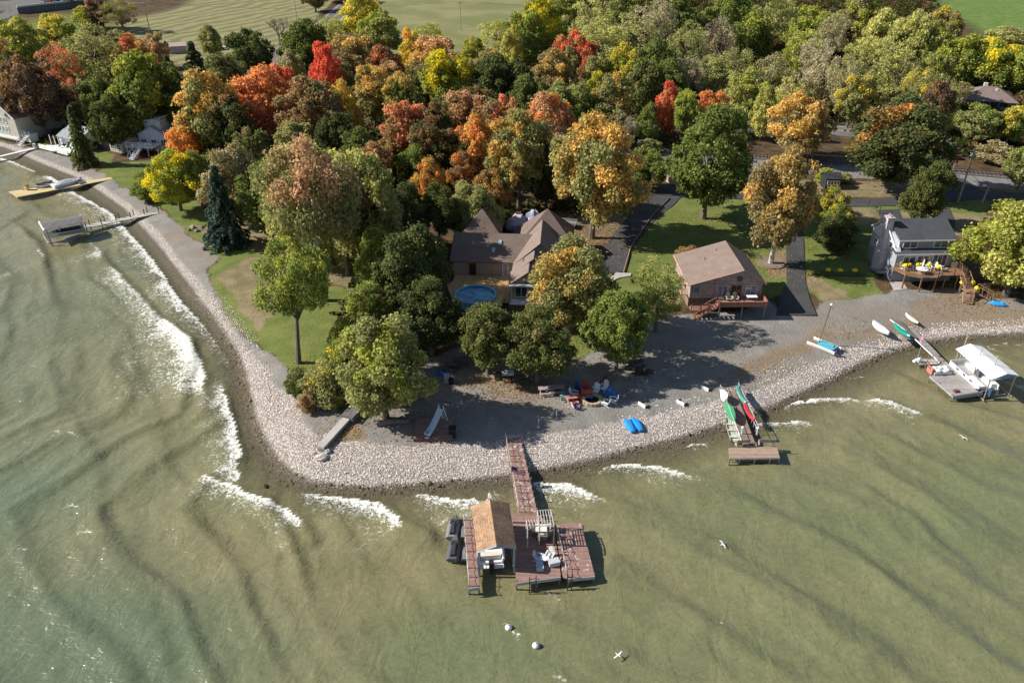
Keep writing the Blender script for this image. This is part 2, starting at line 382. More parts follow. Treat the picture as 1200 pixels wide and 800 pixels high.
for f, c in ((aF, fdc), (aN, fnc), (aR, rfc), (aG, grc), (aB, brc), (aV, gvc), (aD, dyc), (aL, ltc), (aP, pbc)):
    k = g.rng(g.math('ADD', f, g.math('MULTIPLY', g.math('SUBTRACT', nf_, .5), .9)), .3, .7); k = g.math('MULTIPLY', k, g.rng(f, 0, .15))
    col = g.mix(k, col, c)
wetc = g.mix(g.rng(vs_.outputs[0], 0, 1), (.065, .056, .036), (.14, .115, .078)); wetc = g.mix(g.rng(nf_, .45, .6), wetc, (.085, .075, .05))
col = g.mix(g.rng(g.math('ADD', aW, g.math('MULTIPLY', g.math('SUBTRACT', nf_, .5), .8)), .35, .8, 0, .93), col, wetc)
bh = g.math('ADD', g.math('MULTIPLY', nf_, .6), g.math('MULTIPLY', g.math('SUBTRACT', 1., vo.outputs['Distance']), .5))
g.out(col, .93, bh, .7, .12, .12)
ter = grid_mesh('ground', xs, ys, Z, g.m)
vattr(ter, 'cover_a', np.stack([grass, gravel, pebble, litter], -1))
vattr(ter, 'cover_b', np.stack([wet, field, dry, ballast], -1))
vattr(ter, 'cover_c', np.stack([fieldR, fieldN, verge*0, verge*0+1], -1))
# verge counts as dry grass
vattrD = np.clip(np.maximum(dry, verge*.75), 0, 1)
a_ = ter.data.attributes['cover_b']; a_.data.foreach_set('color', np.stack([wet, field, vattrD, ballast], -1).reshape(-1).astype(np.float32))

# ================================================================== WATER
wx = axis(-128, 100, .36, -3000, 3000); wy = axis(37, 178, .36, -400, 900)
WX, WY = np.meshgrid(wx, wy); wsd = shore_sd(WX, WY)
CRESTS = [  # front edge in photo pixels, amplitude, foam per vertex (0..1), foam width (m)
 ([(60,208),(86,226),(130,250),(150,272),(175,300),(191,322),(204,344),(220,362),(237,380),(252,398),(262,412),(272,430),(274,440)], .25, [1,1,1,1,1,1,1,.95,.8,.6,.55,.5,.4], 2.5),
 ([(105,290),(117,300),(125,310),(140,325),(162,347),(185,372),(205,386),(222,400),(236,427),(240,445),(237,454),(241,475),(243,495)], .5, [0,.75,0,.7,.6,.7,1,1,1,1,.9,0,0], 5.0),
 ([(257,445),(264,462),(266,475),(277,500),(283,532),(278,558),(270,570)], .3, [.5,.9,1,1,1,.9,.4], 2.4),
 ([(236,560),(251,566),(275,572),(300,586),(332,596),(353,615),(362,628),(370,645)], .45, [.5,.9,1,1,1,.9,0,0], 1.5),
 ([(340,572),(358,578),(385,582),(425,590),(450,597),(465,607),(468,615),(482,623),(522,637)], .4, [0,.7,.9,1,1,1,.9,0,0], 2.7),
 ([(470,580),(490,581),(512,584),(530,586),(555,590),(600,572),(632,569),(665,571),(689,579),(720,590),(760,603),(792,619),(845,640),(872,662),(920,692),(955,710),(1010,745),(1060,780)], .4, [.3,.6,1,1,.9,.3,1,1,1,0,0,0,0,0,0,0,0,0], 2.3),
 ([(690,550),(710,546),(737,544),(770,547),(786,553),(812,557),(850,571),(900,600),(960,628),(1060,690),(1150,750)], .3, [.5,.8,1,1,.9,.5,0,0,0,0,0], 1.7),
 ([(775,523),(800,520),(825,520),(845,524)], .15, [0,.8,.8,0], 1.0),
 ([(880,503),(895,499),(931,495),(948,497),(985,505),(1037,548),(1055,558),(1085,575),(1117,592),(1200,640)], .3, [.2,.9,1,.5,0,0,0,0,0,0], 1.2),
 ([(905,478),(916,475),(950,469),(993,467),(1030,480),(1060,500),(1120,530),(1200,550)], .25, [.2,1,1,.9,0,0,0,0], 1.1),
 ([(1018,471),(1045,473),(1072,484),(1087,488),(1150,520),(1200,545)], .3, [.7,1,1,.2,0,0], 1.6),
 ([(985,444),(1005,441),(1040,442)], .12, [.3,.6,.2], .6), ([(1035,416),(1055,413),(1072,415)], .12, [.4,.6,.4], .6),
 ([(1155,406),(1180,404),(1230,408)], .12, [.4,.7,.6], .8), ([(1140,400),(1160,408),(1175,414)], .12, [.4,.8,.4], .8),
 ([(965,499),(1020,508),(1060,526),(1100,537),(1150,562),(1240,600)], .3, [0]*6, 1), ([(1117,542),(1170,555),(1230,580)], .35, [0]*3, 1),
 ([(860,660),(900,680),(937,702),(975,722),(1040,770)], .4, [0]*5, 1), ([(1005,567),(1037,590),(1075,612),(1110,650),(1170,700)], .3, [0]*5, 1),
 ([(40,285),(50,300),(52,315)], .3, [0,.8,0], .9), ([(705,650),(735,670),(765,690),(800,715),(850,760)], .3, [0]*5, 1),
 ([(105,355),(135,377),(147,392),(155,420),(158,445),(180,475),(185,500),(195,555),(217,575),(230,600),(237,625),(270,650)], .26, [0]*12, 1),
 ([(90,400),(85,440),(80,480),(97,517),(112,540),(115,575),(114,625),(125,650),(137,670),(175,710),(188,740),(205,800)], .27, [0]*12, 1),
 ([(55,504),(68,506),(75,500)], .2, [.3,.8,.3], 1.0), ([(84,508),(92,516)], .1, [.7,.5], .5), ([(84,592),(94,596)], .1, [.7,.7], .6),
 ([(0,452),(30,452),(65,452)], .1, [.4,.5,.2], .5), ([(60,621),(105,627),(132,627)], .15, [.1,.6,.3], .5), ([(8,634),(30,645),(60,650)], .15, [.4,.6,.2], .6),
 ([(0,328),(12,322)], .2, [.5,.6], .8), ([(30,250),(12,262)], .2, [.5,.2], .8), ([(0,186),(15,190),(40,201)], .15, [1,1,.8], 1.6),
 ([(105,283),(118,296),(119,303)], .2, [.5,.9,.5], .8), ([(132,318),(144,325),(140,330)], .2, [.8,.9,.5], .9), ([(157,343),(164,350)], .2, [.8,.9], .8),
 ([(645,693),(655,702)], .1, [.5,.8], .5), ([(596,732),(608,745)], .1, [.7,.8], .35), ([(655,790),(665,798)], .1, [.7,.8], .5),
]
H = np.zeros(WX.shape); FO = np.zeros(WX.shape)
n1 = fbm(WX, WY, 2.2, 41); n2 = fbm(WX, WY, .9, 51, 3)
for pl, amp, fo, fw in CRESTS:
    q = np.array([P(a, b, 0)[:2] for a, b in pl]); lo = q.min(0)-14; hi = q.max(0)+14
    ii = np.where((wy > lo[1]) & (wy < hi[1]))[0]; jj = np.where((wx > lo[0]) & (wx < hi[0]))[0]
    if not len(ii) or not len(jj): continue
    sl_ = np.s_[ii[0]:ii[-1]+1, jj[0]:jj[-1]+1]; xx = WX[sl_]; yy = WY[sl_]
    D, T, SG = polydist(xx+(n1[sl_]-.5)*1.6, yy+(n1[sl_]-.5)*-1.6, q)
    d = D*SG     # behind (seaward) positive for lines drawn so
    endf = np.clip(np.minimum(T, len(pl)-1-T)/.5, 0, 1) if len(pl) > 4 else np.ones(T.shape)
    behind = -d  # seaward side of our front lines lies on the negative side (to starboard of the drawing direction)
    prof = np.where(behind > 0, np.exp(-(behind/3.2)**2), np.exp(-(behind/.8)**2))
    H[sl_] = np.maximum(H[sl_], amp*(.78+.6*(n1[sl_]-.5))*prof*endf)
    f = np.interp(T, np.arange(len(fo)), fo)
    wd = fw*1.15*(.3+1.3*n1[sl_])
    band = np.where(behind > -.12, np.clip(1-behind/wd, 0, 1)**.9, 0)*f
    band = np.maximum(band, np.where(behind > 0, np.clip(1-behind/(wd*2.6), 0, 1)*.62, 0)*f)
    band = np.where(D > wd*2.6, 0, band)
    FO[sl_] = np.maximum(FO[sl_], band)
kx, ky = math.cos(R(48)), math.sin(R(48))
ph = (WX*kx+WY*ky)
wl_ = 1/(1+np.exp((WX+22)/5)); wl_ = wl_*np.clip((WY-50)/25, .35, 1); phi = wl_*(wsd+22*(fbm(WX, WY, 40, 63)-.5)) + (1-wl_)*(ph+12*(fbm(WX, WY, 30, 61)-.5))
def saw(phi, lam, fr=.14):
    s_ = (phi/lam) % 1.; return np.where(s_ < 1-fr, (s_/(1-fr))**2.2, (1-s_)/fr)
H += (.33*saw(phi, 7.4, .18)*np.clip(fbm(WX, WY, 12, 65)*2.6-.65, 0, 1) + .11*saw(phi+3*(fbm(WX, WY, 9, 67)-.5), 3.1, .25)*np.clip(fbm(WX, WY, 7, 69)*2-.5, 0, 1))*np.clip(-wsd/5, 0, 1) + .11*(fbm(WX*kx+WY*ky, -WX*ky+WY*kx, 5, 71)-.5)
H += .10*(fbm((WX*kx+WY*ky)*2.2, (-WX*ky+WY*kx)*.7, 3.0, 81)-.5)
H *= np.clip(-wsd/1.5, .15, 1)
def pxdist(px, py, sx, sy):
    c = P(px, py, 0); return np.exp(-(((WX-c.x)/sx)**2+((WY-c.y)/sy)**2))
teal = np.clip(pxdist(0, 770, 15, 9)*1.1+pxdist(0, 600, 9, 12)*.8+pxdist(0, 400, 22, 30)*.55+pxdist(60, 790, 20, 7)*.6, 0, 1)
grn = np.clip(pxdist(1180, 640, 20, 14)*.8+pxdist(530, 750, 9, 6)*.7+pxdist(870, 600, 12, 6)*.5+pxdist(700, 780, 16, 6)*.4+pxdist(1000, 780, 30, 8)*.35+pxdist(200, 790, 12, 8)*.5, 0, 1)
nb2 = fbm(WX, WY, 16, 91); grn = np.clip(grn+(nb2-.5)*.9, 0, 1); teal = np.clip(teal+(fbm(WX, WY, 9, 95)-.5)*.5*(teal > .05), 0, 1)
depth = np.clip(-wsd, 0, 60)
wt = N('lake_water'); c1 = wt.n('VertexColor', layer_name='lake'); s1 = wt.n('SeparateColor'); wt.l(c1.outputs[0], s1.inputs[0])
VW = wt.coord('World'); aF2, aT, aGn, aDp = s1.outputs[0], s1.outputs[1], s1.outputs[2], c1.outputs[1]
VR = wt.coord('World', rot=(0, 0, R(-42)), sc3=(1, .6, 1)); VS = wt.coord('World', rot=(0, 0, R(48)), sc3=(.33, 1, 1))
w1 = wt.noise(.5, 3, .6, VR, .6); w2 = wt.noise(2.4, 2, .65, VS, .5); w3 = wt.noise(.16, 2, .6, VW)
col = wt.mix(wt.rng(w3, .35, .65), (.145, .138, .070), (.196, .174, .094)); col = wt.mix(wt.rng(w1, .35, .7, 0, .5), col, (.178, .168, .086))
col = wt.mix(wt.math('MULTIPLY', aGn, .75), col, (.105, .138, .066)); col = wt.mix(wt.math('MULTIPLY', aT, .8), col, (.092, .130, .078))
silt = wt.mix(wt.rng(w2, .3, .7), col, wt.mix(1., col, (1.22, 1.18, 1.12), 'MULTIPLY'))
n_lace = wt.noise(2.3, 3, .8, VW, .8); vl = wt.n('TexVoronoi', feature='DISTANCE_TO_EDGE'); vl.inputs['Scale'].default_value = 2.7
dv = wt.n('VectorMath', operation='ADD'); nz = wt.n('TexNoise'); nz.inputs['Scale'].default_value = 2.1; wt.l(VW, nz.inputs['Vector']); wt.l(VW, dv.inputs[0]); wt.l(nz.outputs['Color'], dv.inputs[1]); wt.l(dv.outputs[0], vl.inputs[0])
lace = wt.math('ADD', wt.math('MULTIPLY', wt.rng(vl.outputs['Distance'], 0, .35, 1, 0), .22), wt.math('MULTIPLY', n_lace, 1.15))
th = wt.math('SUBTRACT', 1.06, wt.math('MULTIPLY', aF2, .66))
foam = wt.math('MULTIPLY', wt.rng(wt.math('SUBTRACT', lace, th), -.03, .22), wt.rng(aF2, 0, .08))
fl = wt.math('MULTIPLY', wt.rng(wt.noise(4.5, 2, .8, VW, .5), .765, .80), wt.rng(w3, .52, .60))
foam = wt.math('MAXIMUM', foam, wt.math('MULTIPLY', fl, .55))
col = wt.mix(wt.math('MULTIPLY', foam, .93), silt, (.78, .78, .73))
alpha = wt.math('MAXIMUM', wt.rng(aDp, 0, 1., .12, 1.), foam)
bh = wt.math('ADD', wt.math('MULTIPLY', w1, .5), wt.math('MULTIPLY', w2, .34))
bsdf = wt.out(col, .3, bh, .75, .42, .45, alpha=alpha, rsock=wt.rng(foam, 0, 1, .26, .9))
wat = grid_mesh('lake_water', wx, wy, H, wt.m)
vattr(wat, 'lake', np.stack([FO, teal, grn, np.clip(depth/4.2, 0, 1)], -1))

# ================================================================== ROADS AND DRIVES
def asphalt(name, c0, c1, rough=.9):
    m = N(name); v = m.coord('World'); a = m.noise(.4, 5, .65, v); b = m.noise(6, 4, .7, v)
    m.out(m.mix(m.rng(m.math('ADD', m.math('MULTIPLY', a, .6), m.math('MULTIPLY', b, .4)), .35, .65), c0, c1), rough, b, .3, .03, .2); return m.m
M['asphalt'] = asphalt('asphalt', (.045, .045, .048), (.08, .08, .083)); M['road'] = asphalt('road_asphalt', (.11, .11, .11), (.17, .168, .163))
M['concrete'] = asphalt('concrete', (.36, .33, .31), (.48, .45, .42)); M['mulch'] = asphalt('mulch', (.16, .12, .09), (.26, .2, .15))
M['line'] = tintmat('road_paint', .8, .2, 2)
GZ = LAND+.11
def sheet(name, px, mat, z=GZ, t=.1, color=None):
    mb = MB(); pts = [P(a, b, z) for a, b in px]; mb.slab([(p.x, p.y, z) for p in pts], t+.12); return struct(name, mb, mat, color)
def ribbon(name, px, width, mat, z=GZ, t=.2, color=None, off=0., world=None):
    pts = [P(a, b, z) for a, b in px] if world is None else world; L, Rr = [], []
    for i, p in enumerate(pts):
        d = pts[min(i+1, len(pts)-1)]-pts[max(i-1, 0)]; d.z = 0; d.normalize(); nn = Vector((-d.y, d.x, 0))
        L.append(p+nn*(off+width/2)); Rr.append(p+nn*(off-width/2))
    mb = MB()
    for i in range(len(pts)-1): mb.slab([Rr[i], Rr[i+1], L[i+1], L[i]], t)
    return struct(name, mb, mat, color)
sheet('driveway', [(910,369),(917,369),(957,369),(949,350),(944,330),(942.5,300),(941,267),(921,267),(922,330),(917,340),(912,356)], 'asphalt')
sheet('parking_court', [(690,291),(700,288),(738,291),(731,318),(716,320),(700,316)], 'asphalt')
ribbon('access_drive', [(716,300),(735,275),(752,256),(775,238),(792,220),(800,206)], 4.6, 'asphalt', GZ-.03)
sheet('parking_pad', [(1027,246),(1053,245),(1058,258),(1033,258.5)], 'asphalt')
sheet('house_drive', [(1095,229),(1106,229),(1119,258),(1119,266),(1075,266),(1080,258),(1092,257)], 'asphalt')
ribbon('lane', [(700,222),(850,228),(944,235),(985,238),(1050,237),(1100,232),(1157,228),(1300,236)], 3.6, 'asphalt', GZ+.02)
sheet('crossing_apron', [(1098,233),(1100,207),(1128,209),(1166,232)], 'asphalt', GZ+.025)
HW = [(500,132),(700,142),(900,148),(975,152),(1094,164),(1200,178),(1400,206)]
ribbon('highway', HW, 9, 'road', GZ+.02); ribbon('edge_line', HW, .16, 'line', GZ+.03, .01, (.7, .7, .66), 3.9); ribbon('centre_line', HW, .25, 'line', GZ+.03, .01, (.6, .4, .05))
UR = [(290,100),(320,66),(345,53),(384,27),(403,10),(428,-12),(470,-50)]
ribbon('country_road', UR, 9.5, 'road', GZ+.02, .3)
for o_, c_ in ((3.9, (.7, .7, .66)), (-3.9, (.7, .7, .66)), (.25, (.6, .4, .05)), (-.25, (.6, .4, .05))): ribbon('road_line', UR, .2, 'line', GZ+.03, .01, c_, o_)
ribbon('hill_road', [(-60,40),(0,21),(25,10),(50,4),(70,-10)], 7, 'road', GZ+.02)
sheet('garden_path', [(716,324),(722,319),(740,320),(739,323),(726,325),(718,329)], 'concrete', GZ+.02)
sheet('side_path', [(790,315.5),(801,315),(801,317.5),(790,318)], 'concrete')
sheet('patio_slab', [(1043,330),(1058,330),(1064,339),(1048,340)], 'concrete', GZ+.01)
sheet('launch_ramp', [(1044,376),(1054,374.5),(1075,396),(1063,398)], 'road', LAND+.09)
# mulch ring under the big cottage tree
mb = MB(); c = P(903, 309, LAND); mb.prism([(c.x+2.1*math.cos(t*.35), c.y+2.1*math.sin(t*.35)) for t in range(18)], LAND-.1, LAND+.16); struct('mulch_bed', mb, 'mulch')
# railway: two rails on sleepers
RW = [P(a, b, LAND+.35) for a, b in [(450,152),(700,168),(860,180.5),(946,186),(1100,197.5),(1171,203.5),(1300,216),(1600,250)]]
def resample(pts, step):
    out = []; 
    for a, b in zip(pts[:-1], pts[1:]):
        n = max(1, int((b-a).length/step)); out += [a.lerp(b, k/n) for k in range(n)]
    return out+[pts[-1]]
ribbon('ballast_bed', None, 3.6, 'road', world=[p-Vector((0, 0, .12)) for p in RW], t=.5)
rs_ = resample(RW, .75); mb = MB()
for a, b in zip(rs_[:-1], rs_[1:]):
    if -60 < a.x < 140: mb.box(a+Vector((0, 0, -.06)), (.24, 2.5, .16), math.atan2((b-a).y, (b-a).x))
trk = thing('railway_track', 'rusty single railway track on a grey ballast bed beyond the lane', 'railway track', P(946, 186, LAND))
part('sleeper', mb, 'wood', trk, (.10, .075, .055), True)
bpy.data.objects['sleeper']['kind'] = 'stuff'
for o_ in (-.76, .76):
    pts = []
    for i, p in enumerate(RW):
        d = RW[min(i+1, len(RW)-1)]-RW[max(i-1, 0)]; d.z = 0; d.normalize(); pts.append(p+Vector((-d.y, d.x, 0))*o_+Vector((0, 0, .1)))
    mb = MB(); mb.tube(pts, .09, 4); part('rail', mb, 'metal', trk, (.28, .15, .10), True)

# ================================================================== BEACH STONES
rnd = random.Random(4); nr = np.random.RandomState(8)
px_s = []; W8 = 0
def stones(name, n, sdlo, sdhi, smin, smax, xlo, xhi, dark):
    vs = []; fs = []; col = []; cnt = 0
    lens = np.hypot(*(SH[1:]-SH[:-1]).T)
    segs = [i for i in range(len(SH)-1) if SH[i][0] > xlo and SH[i+1][0] < xhi]; pw = np.array([lens[i] for i in segs]); pw /= pw.sum()
    ico = [Vector(v) for v in ((0,0,-1),(.72,-.53,-.45),(-.28,-.85,-.45),(-.89,0,-.45),(-.28,.85,-.45),(.72,.53,-.45),(.28,-.85,.45),(-.72,-.53,.45),(-.72,.53,.45),(.28,.85,.45),(.89,0,.45),(0,0,1))]
    icf = [(0,1,2),(1,0,5),(0,2,3),(0,3,4),(0,4,5),(1,5,10),(2,1,6),(3,2,7),(4,3,8),(5,4,9),(1,10,6),(2,6,7),(3,7,8),(4,8,9),(5,9,10),(6,10,11),(7,6,11),(8,7,11),(9,8,11),(10,9,11)]
    for _ in range(n):
        i = segs[nr.choice(len(segs), p=pw)]; t = nr.rand(); d = nr.uniform(sdlo, sdhi)
        if d > 4.6 and nr.rand() < (d-4.6)/2: continue
        a, b = SH[i], SH[i+1]; d = d*(.62 if (a[0] < -27 and d > 0) else .62 if (a[0] > 38 and d > 0) else 1); q = a+(b-a)*t; dd = (b-a)/np.hypot(*(b-a)); x, y = q[0]-dd[1]*d, q[1]+dd[0]*d
        z = float(hgt(np.array(d))); s = smin+(smax-smin)*nr.rand()**3; o = len(vs); ang = nr.rand()*6.3
        sx, sy, sz = s*nr.uniform(.7, 1.3), s*nr.uniform(.6, 1.1), s*nr.uniform(.4, .75)
        dk = np.clip((dark-d)/1.0+nr.uniform(-.35, .35), 0, 1); v = nr.uniform(.6, 1.15)
        base = np.array([.79, .705, .635])*v if nr.rand() > .1 else np.array([.30, .25, .22])*v
        cc2 = base*(1-dk)+np.array([.15, .105, .06])*v*dk
        for p in ico:
            p2 = Vector((p.x*sx, p.y*sy, p.z*sz))*(1+nr.uniform(-.15, .15)); ca_, sa_ = math.cos(ang), math.sin(ang)
            vs.append((x+p2.x*ca_-p2.y*sa_, y+p2.x*sa_+p2.y*ca_, z+p2.z+s*.1)); col.append((*cc2, 1))
        fs += [tuple(k+o for k in f) for f in icf]
    mb = MB(); mb.v = vs; mb.f = fs
    o = part(name, mb, 'beach_stone'); o['kind'] = 'stuff'; vattr(o, 'stone', np.array(col)); return o
sm = N('beach_stone'); vc = sm.n('VertexColor', layer_name='stone'); sm.out(vc.outputs[0], .85, spec=.2); M['beach_stone'] = sm.m
stones('beach_pebbles', 27000, -1.1, 6.4, .03, .105, SH[10][0], 95, 1.2)
stones('shore_rocks', 1300, -2.0, 1.0, .08, .24, -40, 90, 2.5)

# ================================================================== TREES
lf = N('foliage'); oi = lf.n('ObjectInfo').outputs['Color']; at = lf.n('VertexColor', layer_name='leaf'); sc_ = lf.n('SeparateColor'); lf.l(at.outputs[0], sc_.inputs[0])
tn = lf.n('Attribute', attribute_type='OBJECT', attribute_name='tint').outputs['Color']; tu = lf.n('Attribute', attribute_type='OBJECT', attribute_name='turn').outputs['Fac']
f_ = lf.rng(lf.math('ADD', lf.math('ADD', lf.math('MULTIPLY', sc_.outputs[0], .7), lf.math('MULTIPLY', sc_.outputs[2], .5)), tu), 1.0, 1.35)
c_ = lf.mix(f_, oi, tn)
hs = lf.n('HueSaturation'); lf.l(c_, hs.inputs['Color']); lf.l(lf.rng(sc_.outputs[1], 0, 1, .485, .515), hs.inputs['Hue']); lf.l(lf.rng(at.outputs[1], 0, 1, .55, 1.5), hs.inputs['Value'])
df = lf.n('BsdfDiffuse'); tr = lf.n('BsdfTranslucent'); mx = lf.n('MixShader'); mx.inputs[0].default_value = .45; oo = lf.n('OutputMaterial')
lf.l(hs.outputs[0], df.inputs[0]); lf.l(hs.outputs[0], tr.inputs[0]); lf.l(df.outputs[0], mx.inputs[1]); lf.l(tr.outputs[0], mx.inputs[2]); lf.l(mx.outputs[0], oo.inputs[0])
M['foliage'] = lf.m; M['bark'] = tintmat('bark', .95, .45, 2.5, .1, .5)
def leafmesh(name, pos, nrm, size, clump, hgt_, rs, elong=1.0):
    n = len(pos); up = rs.normal(size=(n, 3)); t = np.cross(nrm, up); t /= np.linalg.norm(t, axis=1, keepdims=True)+1e-9
    b = np.cross(nrm, t); s = size[:, None]; bend = nrm*s*.25
    q = np.stack([pos-t*s*.5-b*s*.5*elong-bend, pos+t*s*.5-b*s*.35*elong, pos+t*s*.45+b*s*.5*elong-bend, pos-t*s*.4+b*s*.45*elong], 1).reshape(-1, 3)
    me = bpy.data.meshes.new(name); me.vertices.add(4*n); me.vertices.foreach_set('co', q.astype(np.float32).ravel())
    me.loops.add(4*n); me.loops.foreach_set('vertex_index', np.arange(4*n, dtype=np.int32)); me.polygons.add(n)
    me.polygons.foreach_set('loop_start', np.arange(n, dtype=np.int32)*4); me.update(calc_edges=True); me.materials.append(M['foliage'])
    c = np.stack([clump, rs.rand(n), hgt_, rs.rand(n)], -1).repeat(4, 0).astype(np.float32)
    a = me.attributes.new('leaf', 'FLOAT_COLOR', 'POINT'); a.data.foreach_set('color', c.ravel()); return me
W0, H0 = 12.0, 13.0
SPEC = {  # zlo: crown bottom, zw: height of widest, n clumps, cr clump radius, leaves per clump, size
 'round': dict(zlo=.17, zw=.50, nc=84, cr=1.35, nl=135, ls=.36, pw=1.9), 'oval': dict(zlo=.10, zw=.42, nc=95, cr=1.35, nl=125, ls=.36, pw=1.6),
 'open': dict(zlo=.44, zw=.72, nc=66, cr=1.25, nl=95, ls=.31, pw=1.8), 'willow': dict(zlo=.12, zw=.55, nc=110, cr=1.15, nl=130, ls=.31, pw=2.2),
 'thin': dict(zlo=.2, zw=.6, nc=70, cr=1.2, nl=75, ls=.27, pw=1.7), 'shrub': dict(zlo=.0, zw=.35, nc=60, cr=1.6, nl=80, ls=.5, pw=2.2)}
def crown(kind, seed, fine=False):
    sp = dict(SPEC[kind])
    if fine: sp['nl'] = int(sp['nl']*2.3); sp['ls'] *= .66
    else: sp['nl'] = int(sp['nl']*1.3); sp['ls'] *= .86
    rs = np.random.RandomState(seed); H, Wd = H0, W0/2; zl, zw = sp['zlo']*H, sp['zw']*H
    lob = rs.rand(6)*6.28; pos = []; nrm = []; cl = []; hh = []; sz = []; cc = []
    for i in range(sp['nc']):
        for _ in range(60):
            d = rs.normal(size=3); d /= np.linalg.norm(d); r = rs.rand()**.28
            p = d*r; az = math.atan2(p[1], p[0]); amp = 1+.16*math.sin(2*az+lob[0]+p[2])+.14*math.sin(3*az+lob[1]+p[2]*3)+.10*math.sin(5*az+lob[2]-p[2]*4)
            up = p[2] > 0; z = zw+p[2]*((H-zw-sp['cr']*.5) if up else (zw-zl-sp['cr']*.3)); rad = math.hypot(p[0], p[1])
            x, y = p[0]*(Wd-sp['cr']*.8)*amp, p[1]*(Wd-sp['cr']*.8)*amp
            if all((x-c[0])**2+(y-c[1])**2+(z-c[2])**2 > (sp['cr']*.72)**2 for c in cc): break
        cc.append((x, y, z)); out = np.array([x, y, (z-zw)*.9+.4]); out /= np.linalg.norm(out)+1e-6
        R_ = sp['cr']*rs.uniform(.5, 1.35); n = int(sp['nl']*rs.uniform(.75, 1.25)*(R_/sp['cr'])**1.5); v = rs.normal(size=(n, 3)); v /= np.linalg.norm(v, axis=1, keepdims=True)
        v += out*.55; v /= np.linalg.norm(v, axis=1, keepdims=True); rr = R_*(rs.uniform(.5, 1.05, (n, 1))+(rs.rand(n, 1) < .12)*rs.rand(n, 1)*.5)
        pp = np.array([x, y, z])+v*rr*np.array([1, 1, .8])
        if kind == 'willow': 
            pp[:, 2] -= rs.rand(n)**1.5*2.6*(1-np.clip((z-zw)/(H-zw), 0, 1)*.5); 
        nn = v*.8+rs.normal(size=(n, 3))*.75; nn[:, 2] += .35; nn /= np.linalg.norm(nn, axis=1, keepdims=True)
        pos.append(pp); nrm.append(nn); cl.append(np.full(n, rs.rand())); hh.append(np.clip((pp[:, 2]-zl)/(H-zl), 0, 1)); sz.append(rs.uniform(.65, 1.4, n)*sp['ls'])
    pos = np.concatenate(pos); me = leafmesh(kind+'_crown', pos, np.concatenate(nrm), np.concatenate(sz), np.concatenate(cl), np.concatenate(hh), rs, 1.5 if kind == 'willow' else 1.)
    me.transform(Matrix.Identity(4)); return me, cc
def spruce_crown(seed, wide=1.):
    rs = np.random.RandomState(seed); pos = []; nrm = []; cl = []; hh = []; sz = []; H = H0
    for k in range(30):
        z0 = .8+k/30*(H-1.2); L = (1-(z0/H))**.85*W0/2*rs.uniform(.75, 1.1)*wide+.25
        nb = max(5, int(11*(1-k/36)))
        for j in range(nb):
            az = rs.rand()*6.28; Lb = L*rs.uniform(.6, 1.1); n = int(9+Lb*9); t = rs.rand(n)**.7; d = np.array([math.cos(az), math.sin(az), 0])
            sd_ = np.array([-d[1], d[0], 0]); p = d[None]*(t*Lb)[:, None]+sd_[None]*(rs.normal(size=n)*.34*(1.1-t*.6))[:, None]
            p[:, 2] = z0+ .35*Lb*t*.4-.42*Lb*t**2+rs.normal(size=n)*.12
            pos.append(p); nn = rs.normal(size=(n, 3))*.6+np.array([0, 0, .9])+d*.5; nn /= np.linalg.norm(nn, axis=1, keepdims=True); nrm.append(nn)
            cl.append(np.full(n, rs.rand())); hh.append(np.full(n, z0/H)); sz.append(rs.uniform(.25, .5, n))
    return leafmesh('spruce_crown', np.concatenate(pos), np.concatenate(nrm), np.concatenate(sz), np.concatenate(cl), np.concatenate(hh), rs, 1.3), None
def trunk(kind, cc, seed, r0=.38):
    rs = random.Random(seed); mb = MB(); H = H0
    if kind == 'spruce':
        mb.tube([(0, 0, -.3), (0, 0, H*.5), (0, 0, H*.97)], [.28, .18, .03], 7); return mb
    top = H*(.62 if kind != 'shrub' else .3); lean = (rs.uniform(-.4, .4), rs.uniform(-.4, .4))
    fork = H*(.2 if kind not in ('open', 'thin') else .3)
    pts = [(0, 0, -.3), (lean[0]*.2, lean[1]*.2, fork*.5), (lean[0]*.5, lean[1]*.5, fork), (lean[0], lean[1], top)]
    mb.tube(pts, [r0*1.25, r0*.95, r0*.8, r0*.25], 8)
    if cc:
        sel = rs.sample(cc, min(len(cc), 26 if kind in ('open', 'thin') else 14))
        for c in sel:
            t = rs.uniform(.1, .9); s = Vector((lean[0]*(.5+.5*t), lean[1]*(.5+.5*t), fork+(top-fork)*t*.8)); e = Vector(c); m = s.lerp(e, .45)+Vector((0, 0, -.4+.1*e.z*.3)); 
            mb.tube([s, m, e], [r0*.42, r0*.24, .05], 5)
    return mb
def bare_tree(seed):
    rs = random.Random(seed); mb = MB()
    def br(p, d, L, r, lv):
        q = p+d*L; mid = p+d*L*.5+Vector([rs.uniform(-.06, .06)*L for _ in range(3)]); mb.tube([p, mid, q], [r, r*.8, r*.55], 4 if lv > 1 else 6, False)
        if lv >= 5 or L < .5: return
        for _ in range(3 if lv else 5):
            a = Vector([rs.uniform(-1, 1) for _ in range(3)]); a.z = abs(a.z)*.6+.1; nd = (d*.9+a.normalized()*.85).normalized(); br(p.lerp(q, rs.uniform(.55, 1)), nd, L*rs.uniform(.6, .8), r*.55, lv+1)
    br(Vector((0, 0, -.3)), Vector((0, 0, 1)), 4.2, .3, 0); return mb
PROTO = {}
